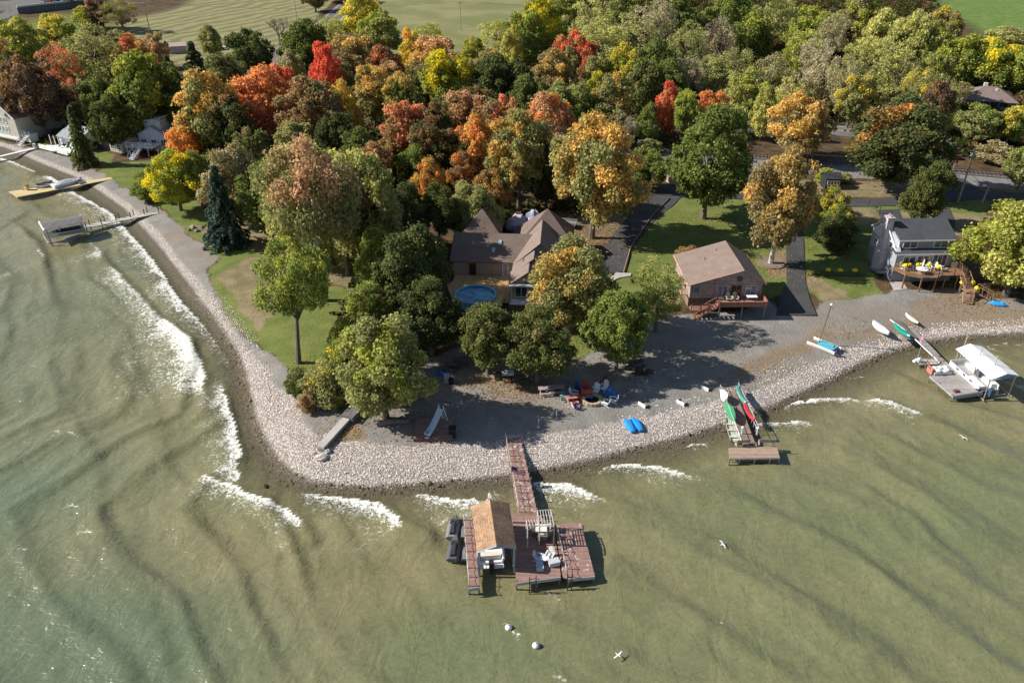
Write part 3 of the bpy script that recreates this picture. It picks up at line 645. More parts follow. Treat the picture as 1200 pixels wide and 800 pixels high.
def proto(kind, v, fine=False):
    k = (kind, v, fine)
    if k in PROTO: return PROTO[k]
    sd_ = (sum(map(ord, kind))*7+v*13) % 9999
    if kind == 'bare':
        m = bare_tree(sd_); me = mkmesh('bare_tree', m, M['bark']); PROTO[k] = (None, me); return PROTO[k]
    if kind == 'spruce': cm, cc = spruce_crown(sd_)
    else: cm, cc = crown(kind, sd_, fine)
    PROTO[k] = (cm, mkmesh('trunk', trunk(kind, cc, sd_), M['bark'])); return PROTO[k]
NEAR = True
NV = {'round': 5, 'oval': 3, 'open': 3, 'willow': 2, 'thin': 3, 'shrub': 2, 'spruce': 2, 'bare': 3}
C = {k: tuple(min(.85, q*1.62) for q in v) for k, v in dict(G=(.105, .118, .038), D=(.075, .088, .034), g=(.135, .16, .044), l=(.175, .205, .052), yg=(.25, .265, .05), Y=(.42, .345, .06), by=(.52, .43, .03), O=(.52, .24, .07), o=(.44, .29, .085),
         R=(.50, .12, .065), r=(.48, .20, .10), B=(.25, .155, .07), b=(.22, .18, .085), p=(.37, .355, .11), P=(.27, .265, .095), T=(.32, .28, .17), M=(.13, .09, .07), S=(.06, .09, .07), k=(.44, .27, .15), e=(.215, .215, .085)).items()}
tree_n = 0
def tree(kind, x, yt, yb, wpx, c1, c2, turn, label, name=None, cat='tree', group=None, bark=(.16, .14, .12), lean=0, dens=None, rz=None):
    global tree_n; tree_n += 1; rs = random.Random(tree_n*7+3)
    b = P(x, yb, LAND); d = proj(b)[2]
    h = 10.
    for _ in range(12):
        h += (proj((b.x, b.y, b.z+h))[1]-yt)*d/FPX/.86
    h = max(h, 1.0); wm = wpx*1.1*(proj((b.x, b.y, b.z+h*.5))[2])/FPX
    nm = name or {'spruce': 'spruce_tree', 'willow': 'willow_tree', 'shrub': 'shrub', 'bare': 'bare_tree', 'thin': 'ash_tree', 'round': 'maple_tree', 'oval': 'maple_tree', 'open': 'cottonwood_tree'}[kind]
    r = thing(nm, label, cat, (b.x, b.y, b.z), 0, group); r.rotation_euler = (0, R(lean), rz if rz is not None else rs.uniform(0, 6.28))
    if lean: r.rotation_euler = (0, R(lean), 0)
    r.scale = (wm/W0, wm/W0, h/H0)
    cm, tm = proto(kind, rs.randrange(NV[kind] if not (yb > 225 and kind in ('round', 'willow')) else 3 if kind == 'round' else 2), yb > 225 and kind != 'spruce' and kind != 'bare')
    if cm:
        c = bpy.data.objects.new('crown', cm); COL.objects.link(c); c.parent = r
        j = rs.uniform(.88, 1.12); c.color = (*[q*j for q in C[c1]], 1); c['tint'] = [q*j for q in C[c2]]+[1.0]; c['turn'] = float(turn)
    t = bpy.data.objects.new('trunk' if kind != 'shrub' else 'stem', tm); COL.objects.link(t); t.parent = r; t.color = (*bark, 1)
    return r
wg = 'trees of the autumn wood behind the houses'
# --- trees that stand by themselves near the shore
T_ = tree
T_('open', 350, 284, 424, 84, 'l', 'yg', .35, 'slender yellow green tree with bare curved trunk alone on the point lawn', lean=4)
T_('round', 453, 376, 490, 104, 'e', 'yg', .35, 'broad pale yellow green tree beside the stone seawall at the point', cat='tree', name='willow_tree', bark=(.07, .06, .05))
T_('willow', 425, 385, 455, 70, 'g', 'yg', .5, 'lower yellowish tree crowding behind the seawall tree')
T_('round', 722, 340, 433, 74, 'g', 'l', .4, 'mid green tree on the gravel between fire pit and cottage')
T_('thin', 768, 303, 388, 66, 'l', 'P', .5, 'small light green tree at the corner of the brown cottage', dens=1)
T_('round', 665, 281, 390, 104, 'e', 'o', .35, 'olive maple with orange tips hiding the end of the long brown house')
T_('round', 572, 357, 438, 74, 'G', 'b', .2, 'dark green tree in front of the pool, first of a touching pair')
T_('round', 629, 360, 449, 80, 'G', 'b', .25, 'dark green tree of the touching pair nearer the fire pit')
T_('round', 487, 266, 382, 92, 'D', 'G', .4, 'large dark green tree west of the swimming pool')
T_('round', 506, 330, 416, 76, 'D', 'g', .2, 'dark green tree with bare lower trunk on the gravel edge below the pool')
T_('round', 437, 335, 400, 62, 'g', 'yg', .35, 'bushy green tree on the edge of the point lawn')
T_('shrub', 412, 372, 440, 58, 'g', 'Y', .4, 'tall yellow green thicket between lawn and seawall tree', cat='shrub')
T_('shrub', 384, 425, 468, 60, 'e', 'Y', .35, 'shrub patch turning yellow at the tip of the lawn', cat='shrub')
T_('shrub', 352, 432, 462, 34, 'G', 'e', .3, 'low dark green bush at the lawn tip by the grey gravel', cat='shrub')
T_('shrub', 397, 455, 476, 26, 'g', 'B', .4, 'small brownish bush beside the seawall top', cat='shrub')
T_('shrub', 362, 458, 480, 24, 'B', 'T', .4, 'rusty brown bush below the lawn tip', cat='shrub')
T_('willow', 372, 168, 300, 100, 'P', 'p', .5, 'pale olive willow behind the tall forked tree on the point')
T_('willow', 428, 175, 312, 92, 'P', 'p', .3, 'second pale olive tree just east of the pale willow')
T_('open', 380, 166, 352, 118, 'e', 'k', .42, 'very tall forked tree with pink brown crown and pale bare trunks', bark=(.52, .49, .45), name='cottonwood_tree')
T_('open', 408, 215, 322, 66, 'b', 'k', .4, 'tree with brownish crown close behind the tall forked tree')
T_('round', 455, 270, 345, 66, 'l', 'yg', .3, 'light green bushy tree between the forked tree and the dark pool tree')
T_('spruce', 268, 190, 287, 58, 'S', 'D', .2, 'dark blue green spruce at the lawn edge beside the beach')
T_('round', 282, 170, 264, 66, 'b', 'T', .4, 'tan brown tree directly behind the dark spruce')
T_('round', 322, 190, 280, 72, 'g', 'G', .3, 'mid green tree between the spruce and the tall forked tree')
T_('round', 212, 176, 246, 60, 'yg', 'by', .45, 'bright yellow tree at the edge of the beach lawn'); T_('round', 238, 176, 243, 44, 'l', 'yg', .5, 'lime green tree touching the bright yellow beach tree')
T_('shrub', 176, 200, 234, 34, 'l', 'yg', .4, 'low green and yellow bush by the beach below the white house', cat='shrub')
T_('spruce', 100, 120, 193, 34, 'G', 'S', .2, 'grey green spruce beside the small grey roofed houses on the beach')
T_('willow', 126, 84, 158, 44, 'G', 'g', .3, 'drooping dark green tree behind the small grey roofed houses')
T_('round', 184, 56, 168, 72, 'g', 'yg', .45, 'big yellow green maple rising over the white house')
T_('round', 222, 140, 192, 44, 'O', 'o', .4, 'small orange tree east of the white house')
T_('round', 56, 62, 160, 62, 'M', 'B', .45, 'dark maroon brown tree next to the beige house gable')
T_('round', 254, 84, 182, 74, 'e', 'o', .45, 'brown orange tree behind the small orange tree')
T_('round', 316, 80, 170, 78, 'r', 'O', .4, 'broad orange red tree in the wood'); T_('round', 330, 74, 150, 48, 'R', 'r', .4, 'crimson tree overlapping the broad orange red tree')
T_('oval', 386, 50, 126, 40, 'R', 'R', .4, 'bright red narrow maple, the reddest crown in the wood')
T_('thin', 343, 100, 165, 42, 'T', 'k', .4, 'half bare pinkish tree below the crimson tree')
T_('round', 163, 42, 105, 46, 'o', 'r', .4, 'rust orange tree behind the big yellow green maple')
T_('spruce', 235, 46, 112, 54, 'D', 'S', .3, 'dark green conifer below the striped hay field'); T_('spruce', 205, 62, 118, 46, 'D', 'G', .4, 'second dark conifer beside the big maple')
T_('round', 298, 31, 98, 52, 'G', 'D', .3, 'dark green round tree below the bare field tree')
T_('round', 362, 20, 92, 62, 'g', 'G', .3, 'mid green tree where the country road enters the wood')
T_('thin', 120, 30, 112, 78, 'P', 'e', .4, 'wide grey green tree in the hedgerow corner'); T_('thin', 80, 50, 120, 46, 'r', 'B', .3, 'thin reddish brown tree behind the maroon tree')
T_('round', 36, 22, 90, 52, 'yg', 'p', .4, 'yellowish tree below the hill road'); T_('round', 10, 44, 118, 42, 'o', 'B', .4, 'orange brown tree at the edge of the hill lawn')
T_('round', 72, 14, 66, 44, 'yg', 'Y', .4, 'yellow hedge tree in front of the parking terrace'); T_('round', 5, 20, 60, 30, 'Y', 'yg', .4, 'small yellow tree beside the hill road')
T_('shrub', 108, 6, 34, 34, 'yg', 'Y', .4, 'yellow bush beside the parking terrace', cat='shrub'); T_('round', 122, -8, 34, 32, 'M', 'B', .4, 'dark red brown hedge tree behind the parking terrace')
T_('thin', 145, -2, 38, 40, 'b', 'yg', .3, 'brownish hedge tree at the near edge of the hay field'); T_('round', 100, 40, 70, 30, 'l', 'yg', .3, 'small light green tree between yellow hedge trees')
T_('bare', 328, 10, 53, 46, 'B', 'B', 0, 'leafless grey tree standing in the field beside the country road')
T_('round', 370, -22, 14, 34, 'b', 'G', .2, 'small olive tree in the hay field at the frame top'); T_('round', 403, -20, 3, 50, 'D', 'D', .2, 'dark tree over the far end of the country road')
T_('round', 425, -6, 52, 50, 'yg', 'Y', .5, 'bright yellow tree where the road leaves the field'); T_('round', 447, 14, 70, 50, 'P', 'yg', .45, 'pale yellow tree next to the bright roadside yellow tree')
T_('round', 420, 38, 108, 58, 'b', 'o', .35, 'brown tree just east of the bright red maple'); T_('round', 372, 92, 180, 72, 'B', 'b', .4, 'dark rust brown tree under the bright red maple')
T_('round', 440, 72, 150, 48, 'e', 'o', .5, 'gold and green tree in the middle of the wood'); T_('round', 474, 82, 165, 50, 'g', 'o', .35, 'olive green tree with orange edge in the middle of the wood')
T_('round', 407, 95, 170, 36, 'o', 'Y', .4, 'gold orange tree between the rust tree and the olive tree')
T_('round', 452, 55, 110, 44, 'r', 'B', .4, 'dull red tree behind the gold and green tree')
T_('round', 480, 117, 200, 62, 'B', 'r', .42, 'dusky pink red tree with dark shaded side'); T_('shrub', 463, 160, 205, 34, 'yg', 'l', .4, 'vivid yellow green sapling under the dusky red tree', name='maple_tree', cat='tree')
T_('round', 492, 168, 222, 48, 'g', 'l', .3, 'bright green small tree beside the vivid sapling'); T_('round', 443, 166, 230, 46, 'B', 'k', .35, 'pinkish tan tree behind the pale willows')
T_('round', 350, 143, 200, 52, 'P', 'e', .4, 'grey green round tree above the pale willow'); T_('round', 525, 56, 135, 56, 'yg', 'by', .45, 'bright yellow tree at the heart of the wood')
T_('oval', 483, 34, 98, 30, 'Y', 'O', .3, 'yellow tree with an orange top at the field edge'); T_('round', 513, 40, 104, 56, 'o', 'k', .4, 'tan orange tree at the edge of the upper field')
T_('thin', 503, 24, 66, 34, 'p', 'yg', .4, 'pale thin tree in front of the upper field'); T_('thin', 585, 20, 66, 42, 'p', 'yg', .4, 'pale thin yellow tree at the east end of the upper field')
T_('round', 555, 42, 85, 30, 'yg', 'Y', .4, 'small yellow tree below the field pole'); T_('round', 500, 70, 130, 44, 'G', 'b', .4, 'dark olive tree beneath the tan orange tree')
T_('round', 590, 60, 140, 66, 'D', 'G', .35, 'deep green oak with dense crown in the wood'); T_('round', 510, 118, 190, 44, 'D', 'B', .3, 'dark tree beside the dusky pink red tree')
T_('round', 548, 105, 178, 56, 'B', 'k', .4, 'brown tree below the bright yellow heart tree'); T_('thin', 520, 112, 165, 40, 'P', 'T', .4, 'grey green wispy tree in the middle of the wood')
T_('round', 590, 108, 190, 50, 'b', 'r', .4, 'rust tree south of the deep green oak'); T_('round', 560, 138, 215, 48, 'o', 'O', .4, 'orange tree above the back garden')
T_('round', 507, 186, 262, 38, 'o', 'O', .4, 'small orange maple left of the rounded garden willow'.replace('left', 'west')); T_('round', 600, 28, 100, 30, 'p', 'Y', .3, 'small pale tree above the deep green oak')
T_('round', 545, 178, 232, 40, 'B', 'O', .4, 'small dark orange tree behind the garden willow')
T_('willow', 556, 213, 278, 56, 'P', 'e', .4, 'rounded grey green willow behind the long brown house'); T_('round', 478, 215, 290, 52, 'D', 'G', .3, 'dark green tree north of the large pool tree')
T_('round', 608, 128, 246, 82, 'e', 'o', .45, 'orange and olive maple in the back garden'); T_('round', 693, 136, 279, 106, 'e', 'o', .6, 'largest orange olive maple, on the lawn beside the parking court')
T_('round', 640, 110, 190, 62, 'k', 'O', .3, 'salmon orange tree behind the two garden maples'); T_('round', 655, 100, 170, 60, 'l', 'P', .4, 'light green tree above the garden maples')
T_('oval', 634, -6, 84, 60, 'yg', 'by', .4, 'tall bright yellow tree at the upper field corner'); T_('round', 617, 10, 90, 44, 'l', 'yg', .3, 'yellow green tree in front of the tall bright yellow one')
T_('round', 668, 34, 106, 40, 'e', 'R', .45, 'orange red maple in the upper wood'); T_('round', 688, 48, 110, 32, 'B', 'R', .45, 'small red crown touching the orange red maple')
T_('round', 648, 58, 125, 50, 'b', 'o', .35, 'brown olive tree under the orange red maple'); T_('round', 730, 48, 122, 44, 'yg', 'Y', .5, 'golden yellow tree in the upper wood')
T_('oval', 697, 84, 138, 26, 'yg', 'by', .3, 'small vivid yellow tree beside the salmon orange one'); T_('round', 716, 82, 160, 54, 'e', 'o', .3, 'olive tree with an orange cap near the railway')
T_('round', 765, 40, 130, 50, 'g', 'G', .4, 'fresh green tree east of the golden yellow tree'); T_('oval', 779, 94, 160, 27, 'r', 'R', .45, 'scarlet narrow tree near the railway')
T_('round', 826, 103, 160, 38, 'r', 'O', .4, 'coral orange tree behind the big green lawn tree'); T_('round', 800, 103, 165, 34, 'l', 'yg', .4, 'olive yellow tree between the scarlet and the coral tree')
T_('oval', 757, 122, 172, 26, 'g', 'l', .4, 'small green tree at the railway beside the scarlet tree'); T_('thin', 802, 64, 132, 40, 'T', 'T', .3, 'bare greyish tree in front of the wood'.replace('in front of', 'deep inside'))
T_('thin', 727, 130, 175, 40, 'b', 'T', .3, 'brown scrubby tree on the railway bank'); T_('round', 755, 172, 222, 48, 'g', 'l', .4, 'fresh green tree over the access drive')
T_('shrub', 762, 162, 180, 24, 'P', 'e', .4, 'grey green shrub on the railway side', cat='shrub')
T_('round', 824, 124, 256, 100, 'g', 'l', .45, 'big green spreading tree on the lawn by the access drive'); T_('round', 903, 172, 309, 84, 'b', 'o', .42, 'tall tan olive tree in a mulch ring behind the cottage', bark=(.45, .42, .38), name='maple_tree')
T_('round', 930, 107, 188, 72, 'b', 'o', .6, 'orange brown tree beside the railway'); T_('round', 1038, 114, 226, 116, 'D', 'O', .22, 'wide dark tree with a flame orange top beside the lane')
T_('oval', 1077, 184, 264, 48, 'G', 'G', .3, 'green upright tree behind the grey blue house'); T_('round', 969, 220, 266, 40, 'yg', 'Y', .5, 'small golden tree on the lawn beside the driveway')
T_('shrub', 976, 250, 292, 46, 'D', 'G', .3, 'dense dark green ball shaped tree beside the driveway', name='maple_tree', cat='tree'); T_('round', 978, 240, 280, 34, 'l', 'Y', .4, 'yellow topped small tree behind the ball shaped tree')
T_('round', 1178, 230, 346, 108, 'p', 'yg', .6, 'broad yellow green willow hanging over the deck stairs', lean=-4, bark=(.12, .1, .09)); T_('willow', 1196, 232, 330, 56, 'P', 'yg', .4, 'pale willow behind the broad shore willow')
T_('shrub', 1157, 256, 272, 24, 'D', 'D', .2, 'clipped dark round hedge bush by the house drive', cat='shrub'); T_('shrub', 806, 288, 309, 34, 'B', 'T', .3, 'greyish purple shrub at the back corner of the cottage', cat='shrub')
T_('shrub', 965, 196, 212, 24, 'yg', 'P', .3, 'yellowish bush beside the black sign shed', cat='shrub'); T_('shrub', 988, 202, 214, 18, 'e', 'p', .3, 'small olive bush beyond the black shed', cat='shrub')
T_('round', 1192, 172, 222, 46, 'e', 'l', .4, 'olive tree at the railway by the utility pole'); T_('shrub', 1032, 284, 300, 20, 'B', 'M', .4, 'small brown bush by the stone chimney', cat='shrub')
# --- upper wood, east part
EW = [('round',850,-8,60,60,'l','g',.4,'fresh green tree at the crest of the upper wood'),('round',790,-12,60,56,'g','l',.4,'green tree along the dark gap at the wood crest'),('thin',690,-4,70,60,'P','p',.4,'pale olive tree near the wood crest'),
('thin',700,22,92,70,'P','p',.4,'pale olive broad tree below the wood crest'),('thin',745,8,76,56,'P','T',.4,'greyish olive tree beside the broad pale tree'),('round',735,-10,40,50,'g','P',.4,'mid green tree on the crest east of the yellow one'),
('thin',800,26,100,50,'e','P',.3,'olive green airy tree amid the upper wood'),('thin',838,20,92,44,'T','M',.4,'bare purplish tree in the upper wood'),('round',873,12,88,52,'g','yg',.4,'yellow tinged green tree near the orange one'),
('round',889,42,84,24,'O','Y',.4,'small orange gold tree high in the wood'),('thin',850,52,122,54,'P','e',.4,'soft olive tree below the purplish bare tree'),('round',868,80,150,50,'P','yg',.4,'yellow olive tree above the railway'),
('thin',900,62,130,46,'P','T',.3,'grey olive tree left of the bare trunks'.replace('left','west')),('oval',890,100,165,30,'p','l',.3,'narrow light tree north of the highway'),('thin',902,-6,62,52,'P','G',.3,'grey green tree on the wood crest'),
('round',945,6,70,46,'l','yg',.5,'yellow tree near the crest above the bare trunks'),('thin',935,30,100,54,'yg','p',.3,'thin yellowish tree among the bare trunks'),('thin',960,56,130,44,'T','T',.4,'silver grey half bare tree above the highway'),
('thin',985,66,140,46,'T','P',.4,'grey tan airy tree above the flame topped tree'),('round',992,84,150,42,'e','Y',.4,'yellow flecked tree above the flame topped tree'),('round',1000,-4,60,54,'b','yg',.4,'olive gold tree at the wood crest'),
('willow',1030,8,84,60,'P','p',.5,'large pale willow high in the wood'),('willow',1062,12,90,50,'P','p',.4,'second pale willow high in the wood, further east'),('thin',1010,38,112,56,'P','p',.5,'silvery olive tree under the pale willows'),
('thin',1045,46,128,62,'P','p',.4,'broad silvery green tree at the middle of the east wood'),('round',1080,56,130,54,'P','yg',.4,'soft yellow green tree of the east wood'),('thin',1068,80,150,50,'e','Y',.35,'gold flecked airy tree above the highway'),
('round',1088,96,158,38,'B','M',.4,'dark rusty tree beside the low brown house'),('round',1100,6,60,40,'b','Y',.4,'brown gold tree at the corner of the green field'),('willow',1122,36,100,58,'l','yg',.6,'vivid yellow green willow by the green field'),
('willow',1160,42,104,56,'l','by',.45,'vivid yellow willow above the low brown house'),('willow',1194,52,108,48,'l','yg',.5,'yellow green willow at the field edge'),('shrub',1180,32,56,60,'P','b',.3,'low brownish scrub along the green field'),
('round',1140,122,170,48,'e','l',.4,'olive round tree in front of the low brown house'),('round',1178,122,172,42,'l','Y',.5,'yellow green tree beside the low brown house'),('thin',1108,126,160,30,'p','T',.3,'thin pale tree beside the highway'),
('shrub',1166,166,192,44,'b','T',.4,'brown scrub beside the parked dark red car'),('round',905,2,50,30,'l','g',.3,'small green tree on the crest'),('round',660,-14,50,44,'P','yg',.3,'pale green tree at the top corner of the wood'),
('thin',770,-4,70,40,'T','T',.3,'leafless grey tree at the wood crest'),('thin',968,10,80,36,'T','P',.3,'grey branched tree near the pale willows'),('round',650,0,60,40,'l','yg',.4,'lime tree beside the tall yellow tree'),
('thin',925,84,140,40,'p','T',.4,'pale brown tree behind the orange brown railway tree'),('thin',946,40,116,40,'T','T',.3,'thicket of bare grey trunks in the upper wood'),('round',830,70,130,44,'e','P',.4,'olive tree behind the coral orange tree'),
('round',752,70,140,46,'G','e',.3,'dark olive tree beside the scarlet tree'),('round',1090,20,80,34,'b','yg',.4,'gold olive tree beside the pale willows'),('thin',1110,90,140,40,'P','b',.3,'airy olive brown tree west of the low brown house')]
for k in EW: T_(*k, group=wg)
# --- rest of the wood: under and between the named crowns
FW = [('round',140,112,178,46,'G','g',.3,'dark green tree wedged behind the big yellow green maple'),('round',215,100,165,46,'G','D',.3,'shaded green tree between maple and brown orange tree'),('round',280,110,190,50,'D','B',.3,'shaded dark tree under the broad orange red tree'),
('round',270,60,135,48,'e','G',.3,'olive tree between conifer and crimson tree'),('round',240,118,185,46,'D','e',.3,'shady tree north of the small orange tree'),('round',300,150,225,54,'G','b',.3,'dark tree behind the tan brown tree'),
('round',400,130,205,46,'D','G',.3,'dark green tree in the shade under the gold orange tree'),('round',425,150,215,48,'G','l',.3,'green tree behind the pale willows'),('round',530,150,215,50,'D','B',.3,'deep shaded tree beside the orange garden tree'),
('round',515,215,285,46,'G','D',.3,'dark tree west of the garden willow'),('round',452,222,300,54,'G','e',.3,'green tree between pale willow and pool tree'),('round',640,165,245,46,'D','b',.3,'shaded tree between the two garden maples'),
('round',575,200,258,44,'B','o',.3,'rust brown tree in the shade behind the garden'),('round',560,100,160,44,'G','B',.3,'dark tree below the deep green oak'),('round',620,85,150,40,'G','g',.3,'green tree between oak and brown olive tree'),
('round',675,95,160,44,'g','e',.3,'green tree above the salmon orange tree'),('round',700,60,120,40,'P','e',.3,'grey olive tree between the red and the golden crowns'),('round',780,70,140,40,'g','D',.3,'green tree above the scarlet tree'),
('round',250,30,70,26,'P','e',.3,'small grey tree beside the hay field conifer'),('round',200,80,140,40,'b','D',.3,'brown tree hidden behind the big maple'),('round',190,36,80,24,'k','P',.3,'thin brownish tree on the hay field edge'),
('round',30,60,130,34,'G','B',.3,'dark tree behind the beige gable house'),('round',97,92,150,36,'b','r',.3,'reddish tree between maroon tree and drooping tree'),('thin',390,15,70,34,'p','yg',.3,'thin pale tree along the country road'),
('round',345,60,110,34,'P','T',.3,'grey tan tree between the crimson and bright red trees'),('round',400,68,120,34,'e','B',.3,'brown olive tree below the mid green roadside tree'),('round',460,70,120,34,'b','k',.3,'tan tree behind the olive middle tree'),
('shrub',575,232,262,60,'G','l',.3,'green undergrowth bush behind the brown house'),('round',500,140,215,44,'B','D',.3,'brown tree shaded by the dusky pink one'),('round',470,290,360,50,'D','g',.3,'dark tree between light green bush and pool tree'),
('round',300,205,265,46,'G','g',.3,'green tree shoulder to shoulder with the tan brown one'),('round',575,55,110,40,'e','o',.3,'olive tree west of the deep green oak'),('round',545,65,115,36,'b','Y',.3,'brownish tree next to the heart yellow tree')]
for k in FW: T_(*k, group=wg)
print('TREES', tree_n)
# ---- undergrowth on the floor of the wood (uncountable)
def undergrowth():
    rs = np.random.RandomState(12)
    woods = [[(150,95),(330,95),(330,60),(450,80),(620,80),(640,5),(760,-30),(1090,-10),(1130,60),(1290,110),(1290,165),(1100,150),(900,140),(700,150),(720,165),(720,250),(560,255),(480,330),(440,330),(430,200),(300,200),(300,255),(230,170),(170,180)],
             [(-30,100),(-30,60),(100,40),(150,40),(200,80),(170,170),(60,175),(40,140)], [(1100,150),(1290,160),(1290,190),(1180,196),(1110,178)], [(400,340),(440,330),(470,400),(400,450),(385,440)], [(715,160),(880,168),(880,180),(715,172)]]
    polys = [np.array([P(a, b, LAND)[:2] for a, b in w_]) for w_ in woods]; pos = []
    for pl in polys:
        lo, hi = pl.min(0), pl.max(0); n = int((hi[0]-lo[0])*(hi[1]-lo[1])*.13); q = lo+(hi-lo)*rs.rand(n, 2)
        pos.append(q[inpoly(q[:, 0], q[:, 1], pl)])
    c = np.concatenate(pos); k = 26; cl = rs.rand(len(c)); n = len(c)*k; ctr = c.repeat(k, 0); v = rs.normal(size=(n, 3)); v[:, 2] = np.abs(v[:, 2]); v /= np.linalg.norm(v, axis=1, keepdims=True)
    sz = rs.uniform(.6, 1.7, len(c)).repeat(k); p = np.column_stack([ctr[:, 0]+v[:, 0]*sz*1.2, ctr[:, 1]+v[:, 1]*sz*1.2, LAND+v[:, 2]*sz*1.1])
    nn = v*.7+rs.normal(size=(n, 3))*.6; nn /= np.linalg.norm(nn, axis=1, keepdims=True)
    me = leafmesh('undergrowth', p, nn, rs.uniform(.5, 1.0, n), cl.repeat(k), rs.rand(n), rs)
    o = bpy.data.objects.new('undergrowth', me); COL.objects.link(o); o.color = (.075, .095, .03, 1); o['tint'] = [.19, .12, .055, 1.]; o['turn'] = .45; o['kind'] = 'stuff'
undergrowth()
# ================================================================== BUILDINGS
def frame(l, r, z, drop=None):
    a = P(l[0], l[1], z); b = P(r[0], r[1], z); rz = math.atan2(b.y-a.y, b.x-a.x); return (a.x, a.y, LAND if drop is None else drop), rz, (b-a).length
WHITE = (.78, .78, .76); GLASS = (.04, .055, .07)
def window(par, x, z, w_, h, y=0, face='F', col=WHITE, mull=1, name='window', glass=GLASS):
    """centre x, z; y the wall plane. face F looks to -y, L looks to -x, R to +x"""
    def q(mb, c, d):
        if face == 'F': mb.box((c[0], y-c[1], c[2]), (d[0], d[1], d[2]))
        elif face == 'L': mb.box((y-c[1], c[0], c[2]), (d[1], d[0], d[2]))
        else: mb.box((y+c[1], c[0], c[2]), (d[1], d[0], d[2]))
    t = .11; f = MB(); 
    for dx in (-1, 1): q(f, (x+dx*(w_/2+t/2-.01), .05, z), (t, .10, h+2*t))
    for dz in (-1, 1): q(f, (x, .048, z+dz*(h/2+t/2-.01)), (w_, .095, t))
    for k in range(mull): q(f, (x-w_/2+w_*(k+1)/(mull+1), .045, z), (.08, .09, h))
    fr = part(name, f, 'paint', par, col); p = MB(); q(p, (x, .015, z), (w_-.01, .03, h-.01)); part('pane', p, 'glass', fr, glass); return fr
def rail(mb, pts, h=.95, sp=1.6, r=.05, bars=True, top=.09):
    for a, b in zip(pts[:-1], pts[1:]):
        a = Vector(a); b = Vector(b); L = (b-a).length; n = max(1, round(L/sp)); ang = math.atan2(b.y-a.y, b.x-a.x)
        for k in range(n+1): p = a.lerp(b, k/n); mb.box((p.x, p.y, p.z+h/2), (r*2, r*2, h), ang)
        mb.tube([a+Vector((0, 0, h)), b+Vector((0, 0, h))], top*.6, 4)
        if bars:
            for zz in (.2, .45, .7): mb.tube([a+Vector((0, 0, h*zz)), b+Vector((0, 0, h*zz))], .025, 4)
def stairs(mb, a, b, w_, n, side=(1, 0)):
    a = Vector(a); b = Vector(b); s = Vector((side[0], side[1], 0))*w_/2
    ang = math.atan2((b-a).y, (b-a).x)
    for k in range(n+1):
        p = a.lerp(b, k/n); mb.box(p, (.30, w_, .05), ang)
    for q in (-1, 1): mb.tube([a+s*q+Vector((0, 0, -.12)), b+s*q+Vector((0, 0, -.12))], .09, 4); mb.tube([a+s*q+Vector((0, 0, .9)), b+s*q+Vector((0, 0, .9))], .05, 4); [mb.tube([a.lerp(b, t)+s*q, a.lerp(b, t)+s*q+Vector((0, 0, .9))], .045, 4) for t in (0, .33, .66, 1)]
# ---------------- blue grey house
loc, rz, Wd = frame((1047.5, 313), (1118, 312), LAND+2.4)
gh = thing('house', 'two storey blue grey house with dark roof, stone chimney and wooden deck', 'house', loc, rz); D = 8.6
mb = MB(); mb.box((Wd/2, D/2+.02, 1.2), (Wd-.02, D-.02, 2.4)); part('basement', mb, 'siding', gh, (.27, .29, .32))
mb = MB(); mb.box((Wd/2, D/2, 3.5), (Wd, D, 2.2)); part('wall', mb, 'siding', gh, (.36, .39, .43))
mb = MB(); x0, x1 = .75, Wd-.35; mb.box(((x0+x1)/2, 1.3+3.3, 5.35), (x1-x0, 6.6, 1.9)); part('upper_wall', mb, 'siding', gh, (.30, .33, .38))
mb = MB()  # side gable
for xx in (.0, ): mb.add([(xx, .2, 4.5), (xx, D, 4.5), (xx, D, 5.2), (xx, 5.3, 7.6), (xx, 1.2, 5.4), (xx+.7, .2, 4.5), (xx+.7, D, 4.5), (xx+.7, D, 5.2), (xx+.7, 5.3, 7.6), (xx+.7, 1.2, 5.4)], [(0, 1, 2, 3, 4), (9, 8, 7, 6, 5), (0, 4, 9, 5), (4, 3, 8, 9), (3, 2, 7, 8), (2, 1, 6, 7), (1, 0, 5, 6)])
part('gable_wall', mb, 'siding', gh, (.70, .70, .73))
mb = MB(); mb.slab([(-.3, -.3, 4.58), (Wd+.4, -.3, 4.58), (Wd+.4, 1.6, 4.86), (-.3, 1.6, 4.86)], .14); part('porch_roof', mb, 'shingle', gh, (.075, .08, .09))
mb = MB(); mb.slab([(.45, .95, 6.22), (Wd+.05, .95, 6.22), (Wd+.05, 5.3, 7.95), (.45, 5.3, 7.95)], .16); mb.slab([(.45, 5.3, 7.95), (Wd+.05, 5.3, 7.95), (Wd+.05, D+.5, 5.5), (.45, D+.5, 5.5)], .16)
rf = part('roof', mb, 'shingle', gh, (.075, .08, .09))
f = MB(); f.tube([(-.12, .9, 5.2), (-.12, 5.3, 7.75), (-.12, D+.4, 5.3)], .11, 4); f.box((Wd/2, .90, 6.14), (Wd-.6, .06, .2)); f.box((Wd/2+.05, -.35, 4.49), (Wd+.7, .06, .18)); f.tube([(.55, 1.0, 5.1), (.42, .97, 6.15)], .12, 4); part('fascia', f, 'paint', gh, WHITE)
